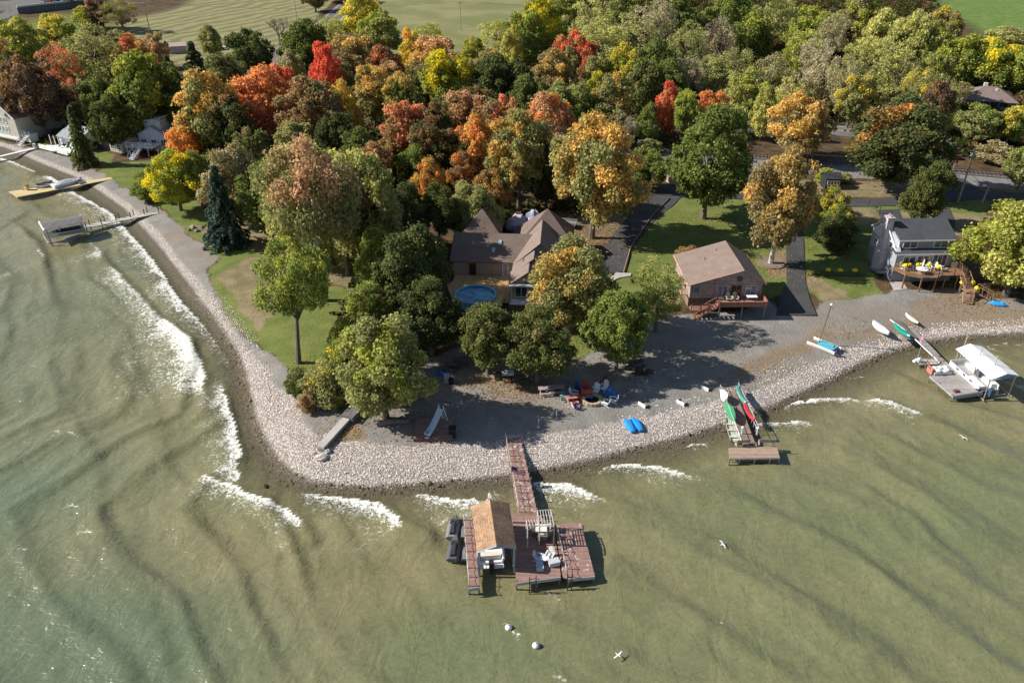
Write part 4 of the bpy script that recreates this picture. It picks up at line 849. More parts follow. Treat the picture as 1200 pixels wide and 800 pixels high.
mb = MB(); mb.loft([[(-.75, 3.0, -.1), (.1, 3.0, -.1), (.1, 5.2, -.1), (-.75, 5.2, -.1)], [(-.75, 3.0, 4.2), (.1, 3.0, 4.2), (.1, 5.2, 4.2), (-.75, 5.2, 4.2)], [(-.7, 3.5, 5.2), (.3, 3.5, 5.2), (.3, 4.8, 5.2), (-.7, 4.8, 5.2)], [(-.7, 3.6, 8.5), (.3, 3.6, 8.5), (.3, 4.7, 8.5), (-.7, 4.7, 8.5)]]); mb.box((-.2, 4.15, 8.62), (1.2, 1.35, .2)); ch = part('chimney', mb, 'stone', gh, (.52, .47, .50))
mb = MB(); [mb.tube([(-.2, y, 8.7), (-.2, y, 9.05)], .16, 6) for y in (3.9, 4.45)]; part('chimney_pot', mb, 'stone', ch, (.5, .4, .35))
for x in (2.3, 6.9): window(gh, min(x, Wd-2), 5.45, 2.0, .95, 1.3)
window(gh, 2.0, 3.55, 1.7, 1.15); window(gh, 4.05, 3.55, 1.7, 1.15); window(gh, 6.55, 3.45, 2.0, 1.75, name='patio_door', mull=2)
window(gh, 2.2, 5.0, .8, .9, 0, 'L', mull=0); window(gh, 6.8, 3.6, 1.0, 1.0, 0, 'L')
mb = MB(); mb.box((8.7, -.35, 2.85), (.9, .55, .85)); part('grill_cabinet', mb, 'metal', gh, (.55, .55, .57))
# deck
dk = [(-.25, -.02), (-.35, -.7), (.6, -2.6), (2.6, -3.7), (4.8, -3.7), (5.6, -3.0), (Wd+.3, -3.0), (Wd+.3, -.02)]
mb = MB(); mb.prism(dk, 2.28, 2.42); deck = part('deck', mb, 'deckx', gh, (.30, .17, .10))
mb = MB(); rail(mb, [(p[0], p[1], 2.42) for p in dk[1:7]], .95); rail(mb, [(Wd+.3, -3, 2.42), (Wd+.3, -.1, 2.42)]); part('railing', mb, 'wood', deck, (.24, .13, .08))
for p in ((.6, -2.5), (2.6, -3.55), (4.7, -3.55), (6.4, -2.9), (8.2, -2.9), (Wd+.1, -2.8)): mb = MB(); mb.box((p[0], p[1], 1.14), (.16, .16, 2.28)); part('post', mb, 'wood', deck, (.24, .13, .08))
mb = MB(); stairs(mb, (Wd-.1, -3.1, 2.35), (Wd+.1, -4.6, 1.1), 1.2, 7, (1, .2)); mb.box((Wd+.1, -5.2, 1.0), (1.9, 1.3, .12)); stairs(mb, (Wd-.4, -5.5, .95), (Wd-1.1, -7.2, .1), 1.2, 6, (.9, -.4)); stairs(mb, (Wd+1.0, -5.2, .95), (Wd+2.9, -6.4, .1), 1.0, 6, (.5, .85))
part('stairs', mb, 'wood', gh, (.30, .19, .12))
HG = Matrix.Translation(loc) @ Matrix.Rotation(rz, 4, 'Z')
def on(M4, x, y, z): return tuple(M4 @ Vector((x, y, z)))
# ---------------- brown cottage
loc, rz, Wd = frame((807.5, 349), (890.5, 348), LAND+2.1)
ct = thing('cottage', 'brown shake sided cottage with wide gable roof and red wooden deck', 'house', loc, rz); HC = Matrix.Translation(loc) @ Matrix.Rotation(rz, 4, 'Z')
D = 9.0; px_ = Wd*.70; pk = 6.35; el, er = 4.35, 4.45
mb = MB(); mb.add([(0, 0, 2.1), (Wd, 0, 2.1), (Wd, 0, er), (px_, 0, pk), (0, 0, el), (0, D, 2.1), (Wd, D, 2.1), (Wd, D, er), (px_, D, pk), (0, D, el)], [(0, 1, 2, 3, 4), (9, 8, 7, 6, 5), (0, 4, 9, 5), (1, 6, 7, 2), (4, 3, 8, 9), (3, 2, 7, 8), (0, 5, 6, 1)])
part('wall', mb, 'shake', ct, (.52, .43, .40))
mb = MB(); mb.box((Wd*.5, D*.55, 1.05), (Wd-.6, D*.8, 2.1)); part('basement', mb, 'stone', ct, (.26, .19, .15))
o = .45; mb = MB(); mb.slab([(-o, -o, el-.02), (px_, -o, pk+.18), (px_, D+o, pk+.18), (-o, D+o, el-.02)], .16); mb.slab([(px_, -o, pk+.18), (Wd+o, -o, er-.1), (Wd+o, D+o, er-.1), (px_, D+o, pk+.18)], .16)
ctr_ = part('roof', mb, 'shingle', ct, (.25, .188, .158))
for vx, vy in ((Wd*.3, 5.5), (Wd*.5, 7.2)): part('vent', MB().tube([(vx, vy, el), (vx, vy, el+(pk-el)*vx/px_+.55)], .09, 6), 'paint', ctr_, (.3, .3, .3))
f = MB(); f.tube([(-o, -o-.03, el-.1), (px_, -o-.03, pk+.08), (Wd+o, -o-.03, er-.2)], .1, 4); f.tube([(-o-.03, -o, el-.1), (-o-.03, D+o, el-.1)], .1, 4); f.tube([(Wd+o+.03, -o, er-.2), (Wd+o+.03, D+o, er-.2)], .1, 4); f.box((Wd*.345, -.06, 3.45), (.16, .1, 2.6)); f.box((.06, -.05, 3.2), (.14, .1, 2.2)); f.box((Wd-.06, -.05, 3.2), (.14, .1, 2.2)); part('trim', f, 'paint', ct, (.46, .28, .22))
window(ct, .85, 3.35, .75, .9, mull=0, col=(.35, .33, .3), glass=(.12, .2, .2))
window(ct, Wd*.45, 3.1, 1.35, 1.5, col=(.5, .45, .42), glass=(.14, .18, .24)); window(ct, Wd*.645, 3.05, 1.3, 1.7, col=(.22, .12, .1), name='door', glass=(.05, .03, .03)); window(ct, Wd*.85, 3.1, 1.35, 1.5, col=(.5, .45, .42), glass=(.14, .18, .24))
mb = MB(); mb.tube([(Wd*.675, .05, 4.95), (Wd*.675, -.12, 4.95)], .42, 16); f = part('round_window', mb, 'paint', ct, (.15, .12, .12)); mb = MB(); mb.tube([(Wd*.675, -.1, 4.95), (Wd*.675, -.15, 4.95)], .33, 16); part('pane', mb, 'glass', f, (.03, .03, .04))
mb = MB(); dx0, dx1, dy = Wd*.36, Wd+.25, -2.5; mb.box(((dx0+dx1)/2, dy/2-.02, 2.02), (dx1-dx0, -dy, .14)); deck = part('deck', mb, 'deckx', ct, (.40, .19, .13))
mb = MB(); mb.box(((dx0+dx1)/2, dy, 2.28), (dx1-dx0, .08, .72)); mb.box((dx1, dy/2, 2.28), (.08, -dy, .72)); mb.box(((dx0+dx1)/2, dy+.02, 2.68), (dx1-dx0+.1, .22, .06)); mb.box((dx1-.02, dy/2, 2.68), (.22, -dy, .06)); part('railing', mb, 'deckx', deck, (.36, .17, .12))
for x in (dx0+.2, dx0+(dx1-dx0)*.5, dx1-.2): mb = MB(); mb.box((x, dy+.2, .98), (.18, .18, 1.96)); part('post', mb, 'wood', deck, (.22, .2, .19))
mb = MB(); stairs(mb, (dx0-.1, -1.9, 1.95), (dx0-3.1, -2.0, .1), 1.1, 9, (0, 1)); part('stairs', mb, 'wood', ct, (.32, .14, .10))
mb = MB(); mb.box((1.3, -1.1, 1.0), (2.6, 1.4, .12)); rail(mb, [(0, -1.8, 1.05), (2.6, -1.8, 1.05)]); part('lower_landing', mb, 'wood', ct, (.30, .15, .11))
mb = MB(); mb.box((-.45, 3.5, 3.0), (.9, 2.4, .12)); rail(mb, [(-.85, 1.0, 2.1), (-.85, 6.0, 2.1)]); mb.box((-.45, 3.5, 2.05), (.85, 5, .1)); part('side_walk', mb, 'wood', ct, (.42, .3, .2))
# ---------------- long brown house with pool
loc, rz, Wd = frame((531.5, 323), (597, 325), LAND)
bh_ = thing('brown_house', 'long brown roofed house with pyramid roofs and a skylit wing, behind the pool', 'house', loc, rz); HB = Matrix.Translation(loc) @ Matrix.Rotation(rz, 4, 'Z')
RC = (.18, .135, .112)
def gable(x0, x1, y0, y1, ze, zr, wc=(.40, .34, .28), rc=RC, axis='y', o=.4, wmat='siding', par=bh_, names=('wall', 'roof')):
    mb = MB(); mb2 = MB()
    if axis == 'y':
        xm = (x0+x1)/2; mb.add([(x0, y0, 0), (x1, y0, 0), (x1, y0, ze), (xm, y0, zr-.1), (x0, y0, ze), (x0, y1, 0), (x1, y1, 0), (x1, y1, ze), (xm, y1, zr-.1), (x0, y1, ze)], [(0, 1, 2, 3, 4), (9, 8, 7, 6, 5), (0, 4, 9, 5), (1, 6, 7, 2), (4, 3, 8, 9), (3, 2, 7, 8), (0, 5, 6, 1)])
        mb2.slab([(x0-o, y0-o, ze-.08), (xm, y0-o, zr+.1), (xm, y1+o, zr+.1), (x0-o, y1+o, ze-.08)], .16); mb2.slab([(xm, y0-o, zr+.1), (x1+o, y0-o, ze-.08), (x1+o, y1+o, ze-.08), (xm, y1+o, zr+.1)], .16)
    else:
        ym = (y0+y1)/2; mb.add([(x0, y0, 0), (x0, y1, 0), (x0, y1, ze), (x0, ym, zr-.1), (x0, y0, ze), (x1, y0, 0), (x1, y1, 0), (x1, y1, ze), (x1, ym, zr-.1), (x1, y0, ze)], [(0, 1, 2, 3, 4), (9, 8, 7, 6, 5), (0, 4, 9, 5), (1, 6, 7, 2), (4, 3, 8, 9), (3, 2, 7, 8), (0, 5, 6, 1)])
        mb2.slab([(x0-o, y0-o, ze-.08), (x1+o, y0-o, ze-.08), (x1+o, ym, zr+.1), (x0-o, ym, zr+.1)], .16); mb2.slab([(x0-o, ym, zr+.1), (x1+o, ym, zr+.1), (x1+o, y1+o, ze-.08), (x0-o, y1+o, ze-.08)], .16)
    a = part(names[0], mb, wmat, par, wc); b = part(names[1], mb2, 'shingle', par, rc); return a, b
def hip(x0, x1, y0, y1, ze, zr, wc=(.40, .34, .28), rc=RC, par=bh_, o=.4, ridge=0):
    mb = MB(); mb.box(((x0+x1)/2, (y0+y1)/2, ze/2), (x1-x0, y1-y0, ze)); a = part('tower_wall', mb, 'siding', par, wc)
    xm, ym = (x0+x1)/2, (y0+y1)/2; m2 = MB(); m2.add([(x0-o, y0-o, ze), (x1+o, y0-o, ze), (x1+o, y1+o, ze), (x0-o, y1+o, ze), (xm-ridge, ym, zr), (xm+ridge, ym, zr)], [(0, 1, 5, 4), (1, 2, 5), (2, 3, 4, 5), (3, 0, 4), (3, 2, 1, 0)]); return a, part('hip_roof', m2, 'shingle', par, rc)
gable(0, Wd+5, 0, 9.6, 2.7, 5.0, axis='x')
hip(.6, 6.2, 8.6, 13.5, 3.2, 6.6); hip(Wd+1.5, Wd+9.2, 6.0, 12.5, 3.3, 7.6)
gable(Wd+1.2, Wd+8.0, -1.0, 7.5, 2.9, 6.2, rc=(.23, .175, .15), names=('wing_wall', 'wing_roof')); gable(Wd+1.0, Wd+6.6, -4.0, -.62, 2.7, 5.1, rc=(.23, .175, .15), names=('wing_wall', 'wing_roof')); gable(Wd+.8, Wd+5.6, -7.2, -3.62, 2.6, 4.5, rc=(.23, .175, .15), names=('wing_wall', 'wing_roof'))
mb = MB(); mb.box((Wd+3.2, -7.75, 2.55), (5.4, .8, .16)); mb.box((Wd+3.2, -8.1, .12), (5.2, 1.6, .12)); [mb.box((Wd+.9+k*2.3, -8.0, 1.3), (.14, .14, 2.5)) for k in range(3)]; part('porch', mb, 'paint', bh_, (.72, .72, .72))
window(bh_, Wd+2.2, 1.4, 1.6, 1.7, -7.2, col=(.7, .7, .7)); window(bh_, Wd+4.3, 1.4, 1.3, 1.7, -7.2, col=(.7, .7, .7))
window(bh_, 2.95, 1.15, 1.05, 2.1, 0, col=(.3, .25, .2), mull=0, name='door', glass=(.03, .02, .02)); window(bh_, 7.9, 1.3, .7, 1.9, 0, mull=0, name='glass_door', glass=(.25, .33, .4))
for x, y, q in ((6.0, 1.6, 0), (6.9, 3.0, 0)):
    mb = MB(); z = 2.62+(y+.4)*(2.48/5.2)+.1; mb.box((x, y, z+.02), (.5, .9, .08), 0, math.atan(2.3/4.8)); sk = part('skylight', mb, 'paint', bh_, (.5, .5, .5)); mb = MB(); mb.box((x, y-.02, z+.055), (.42, .8, .06), 0, math.atan(2.3/4.8)); part('pane', mb, 'glass', sk, (.28, .42, .52))
for x, y, zr_, x0_, ze_, xm_ in ((Wd+2.6, 3.2, 6.2, Wd+1.2, 2.9, Wd+4.6), (Wd+2.6, 1.0, 6.2, Wd+1.2, 2.9, Wd+4.6), (Wd+2.2, -2.2, 5.1, Wd+1.0, 2.7, Wd+3.8)):
    s_ = (zr_-ze_)/(xm_-x0_); z = ze_+(x-x0_)*s_+.12; mb = MB(); mb.box((x, y, z+.02), (.45, 1.3, .07), 0, 0, -math.atan(s_)); part('skylight', mb, 'glass', bh_, (.08, .07, .07))
# pool and its deck
pc = HB.inverted() @ P(557.5, 345, LAND+1.2)
mb = MB(); mb.prism([(Wd-7.5, -8.8), (Wd+.7, -8.8), (Wd+.7, -.25), (0.3, -.25), (0.3, -2.5), (Wd-9, -3.8)], .22, .34); pdck = single('pool_deck', 'tan wooden deck around the round pool behind the brown house', 'deck', mb, 'deckx', (.46, .29, .13), loc, rz)
r_ = 2.85; pl = thing('swimming_pool', 'round above ground swimming pool with bright blue water', 'pool', on(HB, pc.x, pc.y, 0), rz)
mb = MB(); ring = lambda r, z: [(r*math.cos(a*math.pi/16), r*math.sin(a*math.pi/16), z) for a in range(32)]
mb.loft([ring(r_, 0), ring(r_, 1.22), ring(r_+.12, 1.22), ring(r_+.12, 1.3), ring(r_-.12, 1.3), ring(r_-.12, .2)], True, False); part('pool_wall', mb, 'paint', pl, (.20, .50, .62))
mb = MB(); mb.loft([ring(r_-.125, .9), ring(r_-.125, 1.06)]); 
pw = N('pool_water'); v = pw.coord('World'); pw.out(pw.mix(pw.rng(pw.noise(.8, 3, .6, v, .6), .42, .58), (.012, .10, .24), (.06, .34, .46)), .06, pw.noise(3, 2, .5, v), .15, .05, .6); M['pool'] = pw.m; part('pool_water', mb, 'pool', pl)
mb = MB(); stairs(mb, (1.6, -2.9, 1.1), (3.2, -4.6, .3), .9, 5, (.7, .7)); mb.box((3.3, -1.0, .9), (1.3, 3.2, .1)); rail(mb, [(3.9, -2.5, .9), (3.9, .6, .9)]); part('pool_steps', mb, 'wood', pl, (.6, .42, .2))
# ---------------- low brown house up by the wood
loc, rz, Wd = frame((1130, 127), (1186, 131), LAND)
rh = thing('ranch_house', 'low brown ranch house at the foot of the vivid yellow willows', 'house', loc, rz)
mb = MB(); mb.box((Wd/2, 4.5, 1.3), (Wd, 9, 2.6)); part('wall', mb, 'siding', rh, (.30, .25, .22)); mb = MB(); o = .7
mb.add([(-o, -o-1.2, 2.5), (Wd+o, -o-1.2, 2.5), (Wd+o, 9+o, 2.5), (-o, 9+o, 2.5), (4, 4.5, 5.0), (Wd-4, 4.5, 5.0)], [(0, 1, 5, 4), (1, 2, 5), (2, 3, 4, 5), (3, 0, 4), (3, 2, 1, 0)]); rf = part('roof', mb, 'shingle', rh, (.22, .165, .15))
mb = MB(); mb.box((Wd*.4, 5, 5.0), (.9, .9, 1.4)); part('chimney', mb, 'paint', rf, (.6, .6, .6)); mb = MB(); mb.box((Wd*.62, 3, 4.4), (.5, .5, .7)); part('vent', mb, 'paint', rf, (.7, .7, .7))
for k in range(4): window(rh, 2.5+k*(Wd-5)/3, 1.5, 2.2, 1.2, 0, col=(.4, .38, .35))
mb = MB(); mb.box((Wd/2, -4.2, .25), (Wd*.8, 1.2, .9)); part('terrace_wall', mb, 'stone', rh, (.4, .33, .27))
# ---------------- beige gable house on the west beach
loc, rz, Wd = frame((-18, 158), (25, 167), LAND)
bg_ = thing('beige_house', 'three storey beige gable house with rows of windows on the beach', 'house', loc, rz)
gable(0, Wd, 0, 12, 5.4, 9.8, (.52, .48, .42), (.26, .15, .12), par=bg_, o=.25)
for r_i, (z, n) in enumerate(((6.6, 3), (4.6, 6), (2.5, 6))):
    for k in range(n):
        x = Wd/2+(k-(n-1)/2)*1.25; window(bg_, x, z, .8, 1.1, 0, mull=0, glass=(.12, .25, .28))
mb = MB(); mb.tube([(-.2, -.28, 5.3), (Wd/2, -.28, 9.85), (Wd+.25, -.28, 5.3)], .13, 4); mb.box((Wd/2, -.2, .8), (Wd, .3, .5)); part('trim', mb, 'paint', bg_, WHITE)
mb = MB(); stairs(mb, (Wd+1.9, .8, 1.7), (Wd+1.7, -1.6, .1), 1.2, 7, (1, 0)); mb.box((Wd+1.2, 1.8, 1.65), (2.4, 2.2, .15)); rail(mb, [(Wd+.1, .7, 1.7), (Wd+1.2, .7, 1.7)]); mb.box((Wd+1.2, 1.8, .8), (2.2, 2, 1.5)); part('porch_stairs', mb, 'paint', bg_, WHITE)
# ---------------- small grey roofed houses and shed
def small_house(label, l, r, D, ze, zr, wc, rc, ax, cat='house', name='cottage', wins=2):
    loc, rz, W_ = frame(l, r, LAND); t = thing(name, label, cat, loc, rz); gable(0, W_, 0, D, ze, zr, wc, rc, ax, .35, par=t)
    for k in range(wins): window(t, W_*(k+.5)/wins, ze*.55, min(1.3, W_/wins*.5), 1.1, 0)
    return t, W_
t, W_ = small_house('small white sided beach house with slate grey roof behind the grey green spruce', (72, 172), (96, 178), 7, 2.6, 4.3, (.62, .66, .70), (.30, .33, .36), 'x'); mb = MB(); mb.box((W_/2-1.5, -3.2, .55), (W_+3, .12, 1.0)); mb.box((W_/2-1.5, -1.6, .25), (W_+3, 3.2, .12)); [mb.box((-2+k*1.6, -.9, 1.5), (.12, .12, 2.2)) for k in range(3)]; part('deck', mb, 'paint', t, WHITE)
t, W_ = small_house('dark green walled house with grey roof beside the little shed', (106, 171), (126, 175), 9, 3.0, 5.2, (.10, .13, .13), (.33, .36, .38), 'y', wins=1)
t, W_ = small_house('little grey roofed garden shed between two beach houses', (130, 177), (145, 180), 5, 2.2, 3.3, (.55, .53, .5), (.30, .30, .32), 'x', 'shed', 'shed', 2)
t, W_ = small_house('white two storey beach house with raised white deck under the big maple', (166, 176), (200, 178), 8, 3.6, 5.4, (.62, .67, .76), (.35, .38, .42), 'y', wins=3)
mb = MB(); mb.box((W_*.35, -2.3, 1.9), (W_*.95, 3.6, .14)); rail(mb, [(-.6, -4.1, 1.95), (W_*.8, -4.1, 1.95)]); [mb.box((-.5+k*2.4, -4.0, .9), (.14, .14, 1.9)) for k in range(4)]; stairs(mb, (W_*.35, -4.2, 1.9), (W_*.25, -6.6, .1), 1.4, 8, (1, 0)); part('deck', mb, 'paint', t, (.72, .74, .78))
mb = MB(); mb.box((3.2, 3.2, 5.0), (4.0, 4.5, 3.0)); mb.slab([(.9, .7, 6.4), (5.5, .7, 7.0), (5.5, 5.8, 7.0), (.9, 5.8, 6.4)], .18); part('upper_room', mb, 'siding', t, (.62, .67, .76))
# parking terrace and far building at the frame corner
mb = MB(); a = P(22, 17, LAND); b = P(100, 8, LAND); dd = (b-a).normalized(); nn = Vector((-dd.y, dd.x, 0)); mb.slab([a+Vector((0, 0, 2.6)), b+Vector((0, 0, 2.6)), b+nn*26+Vector((0, 0, 2.6)), a+nn*26+Vector((0, 0, 2.6))], 2.7); tw = single('parking_terrace', 'raised parking terrace with pale edge above a dark retaining wall', 'retaining wall', mb, 'road', None, a, 0, world=True)
mb = MB(); mb.box((0, 0, .35), ((b-a).length, .5, .7)); cpp = (a+b)/2-nn*.05+Vector((0, 0, 2.62)); part('parapet', mb, 'paint', tw, (.6, .6, .6)); q_ = bpy.data.objects['parapet']; q_.location = cpp-Vector(a); q_.rotation_euler = (0, 0, math.atan2(dd.y, dd.x))
# black sign shed on the lane
loc, rz, Wd = frame((966.5, 222), (984, 222), LAND)
sh_ = thing('sign_shed', 'small black shed with white framed panes beside the lane', 'shed', loc, rz); gable(0, Wd, 0, 3.0, 2.2, 2.9, (.03, .032, .04), (.05, .05, .055), 'x', .2, par=sh_)
for k in range(4): window(sh_, .55+k*(Wd-1.1)/3, 1.35, .38, .62, 0, mull=0, glass=(.02, .02, .03))
# ================================================================== DOCKS AND BOATS
DZ = 1.15
def V3(px, py, z=DZ): return P(px, py, z)
def wdeck(px, z=DZ, t=.16):
    mb = MB(); mb.slab([V3(a, b, z) for a, b in px], t); return mb
def piles(root, pts, r=.09, z1=DZ+.05, col=(.2, .17, .15), name='pile'):
    for p in pts: mb = MB(); mb.tube([(p[0], p[1], -1.6), (p[0], p[1], z1)], r, 6); part(name, mb, 'wood', root, col, True)
RED = (.30, .18, .15)
def skirt(mb, pts, z=DZ, h=.35, t=.06):
    for a, b in zip(pts[:-1], pts[1:]):
        a, b = V3(*a, z), V3(*b, z); c = (a+b)/2; mb.box((c.x, c.y, z-.02-h/2), ((b-a).length, t, h), math.atan2(b.y-a.y, b.x-a.x))
def chainrail(mb, a, b, n, h=.95, r=.035):
    a = Vector(a); b = Vector(b); pts = [a.lerp(b, k/n) for k in range(n+1)]
    for p in pts: mb.tube([p-Vector((0, 0, .1)), p+Vector((0, 0, h))], r+.012, 5)
    for p, q in zip(pts[:-1], pts[1:]):
        for hh in (h*.92, h*.52): mb.tube([p+Vector((0, 0, hh)), p.lerp(q, .5)+Vector((0, 0, hh-.12)), q+Vector((0, 0, hh))], .022, 4, False)
# --- main dock
md = thing('dock', 'large red brown plank dock with walkway, platforms and boat roof at the point', 'dock', (*V3(613, 560)[:2], 0))
part('walkway', wdeck([(592, 514), (609.5, 512.5), (630, 602), (607, 602)]), 'decks', md, RED, True)
part('walkway_ramp', wdeck([(592.5, 513.6), (609, 512.2), (608, 509.5), (591, 510.5)], DZ-.05, .1), 'concrete', md, None, True)
part('platform', wdeck([(598, 602.4), (630.5, 602.4), (649, 617.5), (657.5, 675), (605, 682), (601, 611.5)]), 'decky', md, RED, True)
part('side_platform', wdeck([(650.5, 617.8), (658, 613), (681, 612.4), (697, 674), (666, 677.2), (659.5, 675)]), 'decks', md, RED, True)
part('finger_pier', wdeck([(543, 608), (554, 608), (562, 686.5), (549, 688.5)]), 'decky', md, RED, True)
for q_ in ([(605, 682.5), (657, 675.5)], [(666, 677.7), (697, 674.5)], [(697, 674.5), (681, 612.4)], [(549, 689), (562, 687)]): mb = MB(); skirt(mb, q_); part('skirt_board', mb, 'paint', md, (.42, .42, .44), True)
mb = MB(); chainrail(mb, V3(592.6, 514.5), V3(608, 600), 12); part('rope_rail', mb, 'metal', md, (.6, .58, .55), True)
mb = MB(); chainrail(mb, V3(543.6, 609), V3(549.8, 686), 8); part('rope_rail', mb, 'metal', md, (.6, .58, .55), True)
mb = MB(); chainrail(mb, V3(651.8, 619), V3(664.5, 676), 6, .9); part('rope_rail', mb, 'metal', md, (.5, .45, .42), True)
for k in range(13): mb = MB(); p = V3(610.3+(629.5-610.3)*k/12, 513.5+(600-513.5)*k/12); mb.tube([p-Vector((0, 0, .6)), p+Vector((0, 0, .35))], .05, 5); part('edge_post', mb, 'metal', md, (.5, .5, .48), True)
piles(md, [V3(*q) for q in ((607, 595), (629, 596), (600, 560), (622, 560), (597, 540), (616, 540), (605, 680), (630, 678), (656, 674), (603, 640), (667, 676), (696, 672), (683, 615), (689, 645), (549, 686), (561, 685), (546, 640), (543.5, 609))])
mb = MB(); a, b = V3(620.5, 680), V3(632, 678.5); q = Vector((0, -.35, 0))
for s in (a, b-Vector((.3, 0, 0))): mb.tube([s+q+Vector((0, 0, .8)), s+q*1.5+Vector((0, 0, -1.2))], .05, 5)
for k in range(6): mb.tube([a+q+Vector((0, 0, .5-k*.32)), b+q+Vector((-.3, 0, .5-k*.32))], .035, 4)
part('ladder', mb, 'metal', md, (.1, .1, .11), True)
mb = MB(); a, b = V3(665, 677.4), V3(674, 676.6)
for s in (a, b-Vector((.3, 0, 0))): mb.tube([s+q*.6+Vector((0, 0, .8)), s+q+Vector((0, 0, -1.2))], .05, 5)
for k in range(6): mb.tube([a+q+Vector((0, 0, .5-k*.32)), b+q+Vector((-.3, 0, .5-k*.32))], .035, 4)
part('ladder', mb, 'metal', md, (.1, .1, .11), True)
# boathouse roof
EZ, RZ = 3.3, 4.35
lb, lf_, rb2, fb, ff, rf_ = P(552, 593, EZ), P(559, 646, EZ), P(596.7, 589, EZ), P(574, 585, RZ), P(581.7, 638, RZ), P(605, 641.7, EZ)
bo = thing('boathouse', 'open boathouse with tan shingled gable roof over a white motor boat', 'boathouse', ((lb.x+rf_.x)/2, (lb.y+rf_.y)/2, 0))
mb = MB(); mb.slab([lf_, ff, fb, lb], .14); mb.slab([ff, rf_, rb2, fb], .14); part('roof', mb, 'thatch', bo, (.36, .225, .14), True)
mb = MB(); mb.add([lf_+Vector((.25, .25, -.15)), rf_+Vector((-.25, .25, -.15)), ff+Vector((0, .25, -.18)), lf_+Vector((.25, .33, -.15)), rf_+Vector((-.25, .33, -.15)), ff+Vector((0, .33, -.18))], [(0, 1, 2), (5, 4, 3), (0, 3, 4, 1), (1, 4, 5, 2), (2, 5, 3, 0)]); mb.tube([lf_+Vector((0, -.03, -.08)), ff+Vector((0, -.03, -.08)), rf_+Vector((0, -.03, -.08))], .08, 4); part('gable_board', mb, 'paint', bo, (.36, .42, .47), True)
for c_ in (lf_, rf_, lb, rb2):
    ctr = (lf_+rf_+lb+rb2)/4; q = c_.lerp(ctr, .09); mb = MB(); mb.box((q.x, q.y, EZ/2-.5), (.2, .2, EZ+.9)); part('post', mb, 'paint', bo, (.34, .4, .45), True)
mb = MB()
for a, b in ((lf_, lb), (rf_, rb2)):
    ctr = (lf_+rf_+lb+rb2)/4; a2, b2 = a.lerp(ctr, .09), b.lerp(ctr, .09); a2.z = b2.z = EZ-.25; mb.tube([a2, b2], .1, 4); a2.z = b2.z = .6; mb.tube([a2, b2], .08, 4)
part('beam', mb, 'paint', bo, (.34, .4, .45), True)
# boats
def hull(L, W_, h, n=9, flare=.75, bow=1.0, z0=0.):
    """bow towards +y, stern at y=0"""
    rings = []
    for i in range(n+1):
        t = i/n; y = L*t; w_ = W_/2*(1-max(0, (t-.45)/.55)**2.2*bow*.98); zk = z0+h*.55*max(0, (t-.6)/.4)**2; top = z0+h*(1+.12*t)
        rings.append([(-w_, y, top), (-w_*flare, y, z0+h*.25+zk*.3), (0, y, zk), (w_*flare, y, z0+h*.25+zk*.3), (w_, y, top), (w_*.82, y, top-.02), (w_*.75, y, top-h*.4+zk*.2), (-w_*.75, y, top-h*.4+zk*.2), (-w_*.82, y, top-.02)])
    mb = MB(); mb.loft(rings); return mb
c0 = P(577, 661, .7); ax_ = (P(566, 600, .7)-P(571, 655, .7)); az_ = math.atan2(-ax_.x, ax_.y)
mbt = thing('motor_boat', 'white motor boat moored under the tan shingled boathouse roof', 'boat', (c0.x-.1, c0.y, .35), az_)
part('hull', hull(5.6, 2.5, 1.0), 'gloss', mbt, (.8, .8, .82)); [part('seat', MB().box(c_, d_), 'cloth', mbt, (.66, .62, .55)) for c_, d_ in (((0, 1.9, .98), (1.7, .5, .35)), ((0, .6, .9), (1.8, .55, .4)), ((-.45, 3.0, 1.0), (.55, .5, .5)))]
mb = MB(); mb.box((-1.22, 1.8, .8), (.06, 2.6, .35)); part('stripe', mb, 'gloss', mbt, (.42, .04, .18)); mb = MB(); mb.box((0, 3.6, 1.35), (1.7, .08, .45), 0, -.4); part('windscreen', mb, 'glass', mbt, (.1, .12, .14)); mb = MB(); mb.box((0, -.3, .55), (.45, .5, .9)); mb.box((0, -.35, -.1), (.2, .3, .8)); part('outboard_motor', mb, 'gloss', mbt, (.03, .03, .03)); mb = MB(); mb.box((0, -.1, .35), (2.2, .7, .1)); part('swim_platform', mb, 'gloss', mbt, (.75, .75, .75))
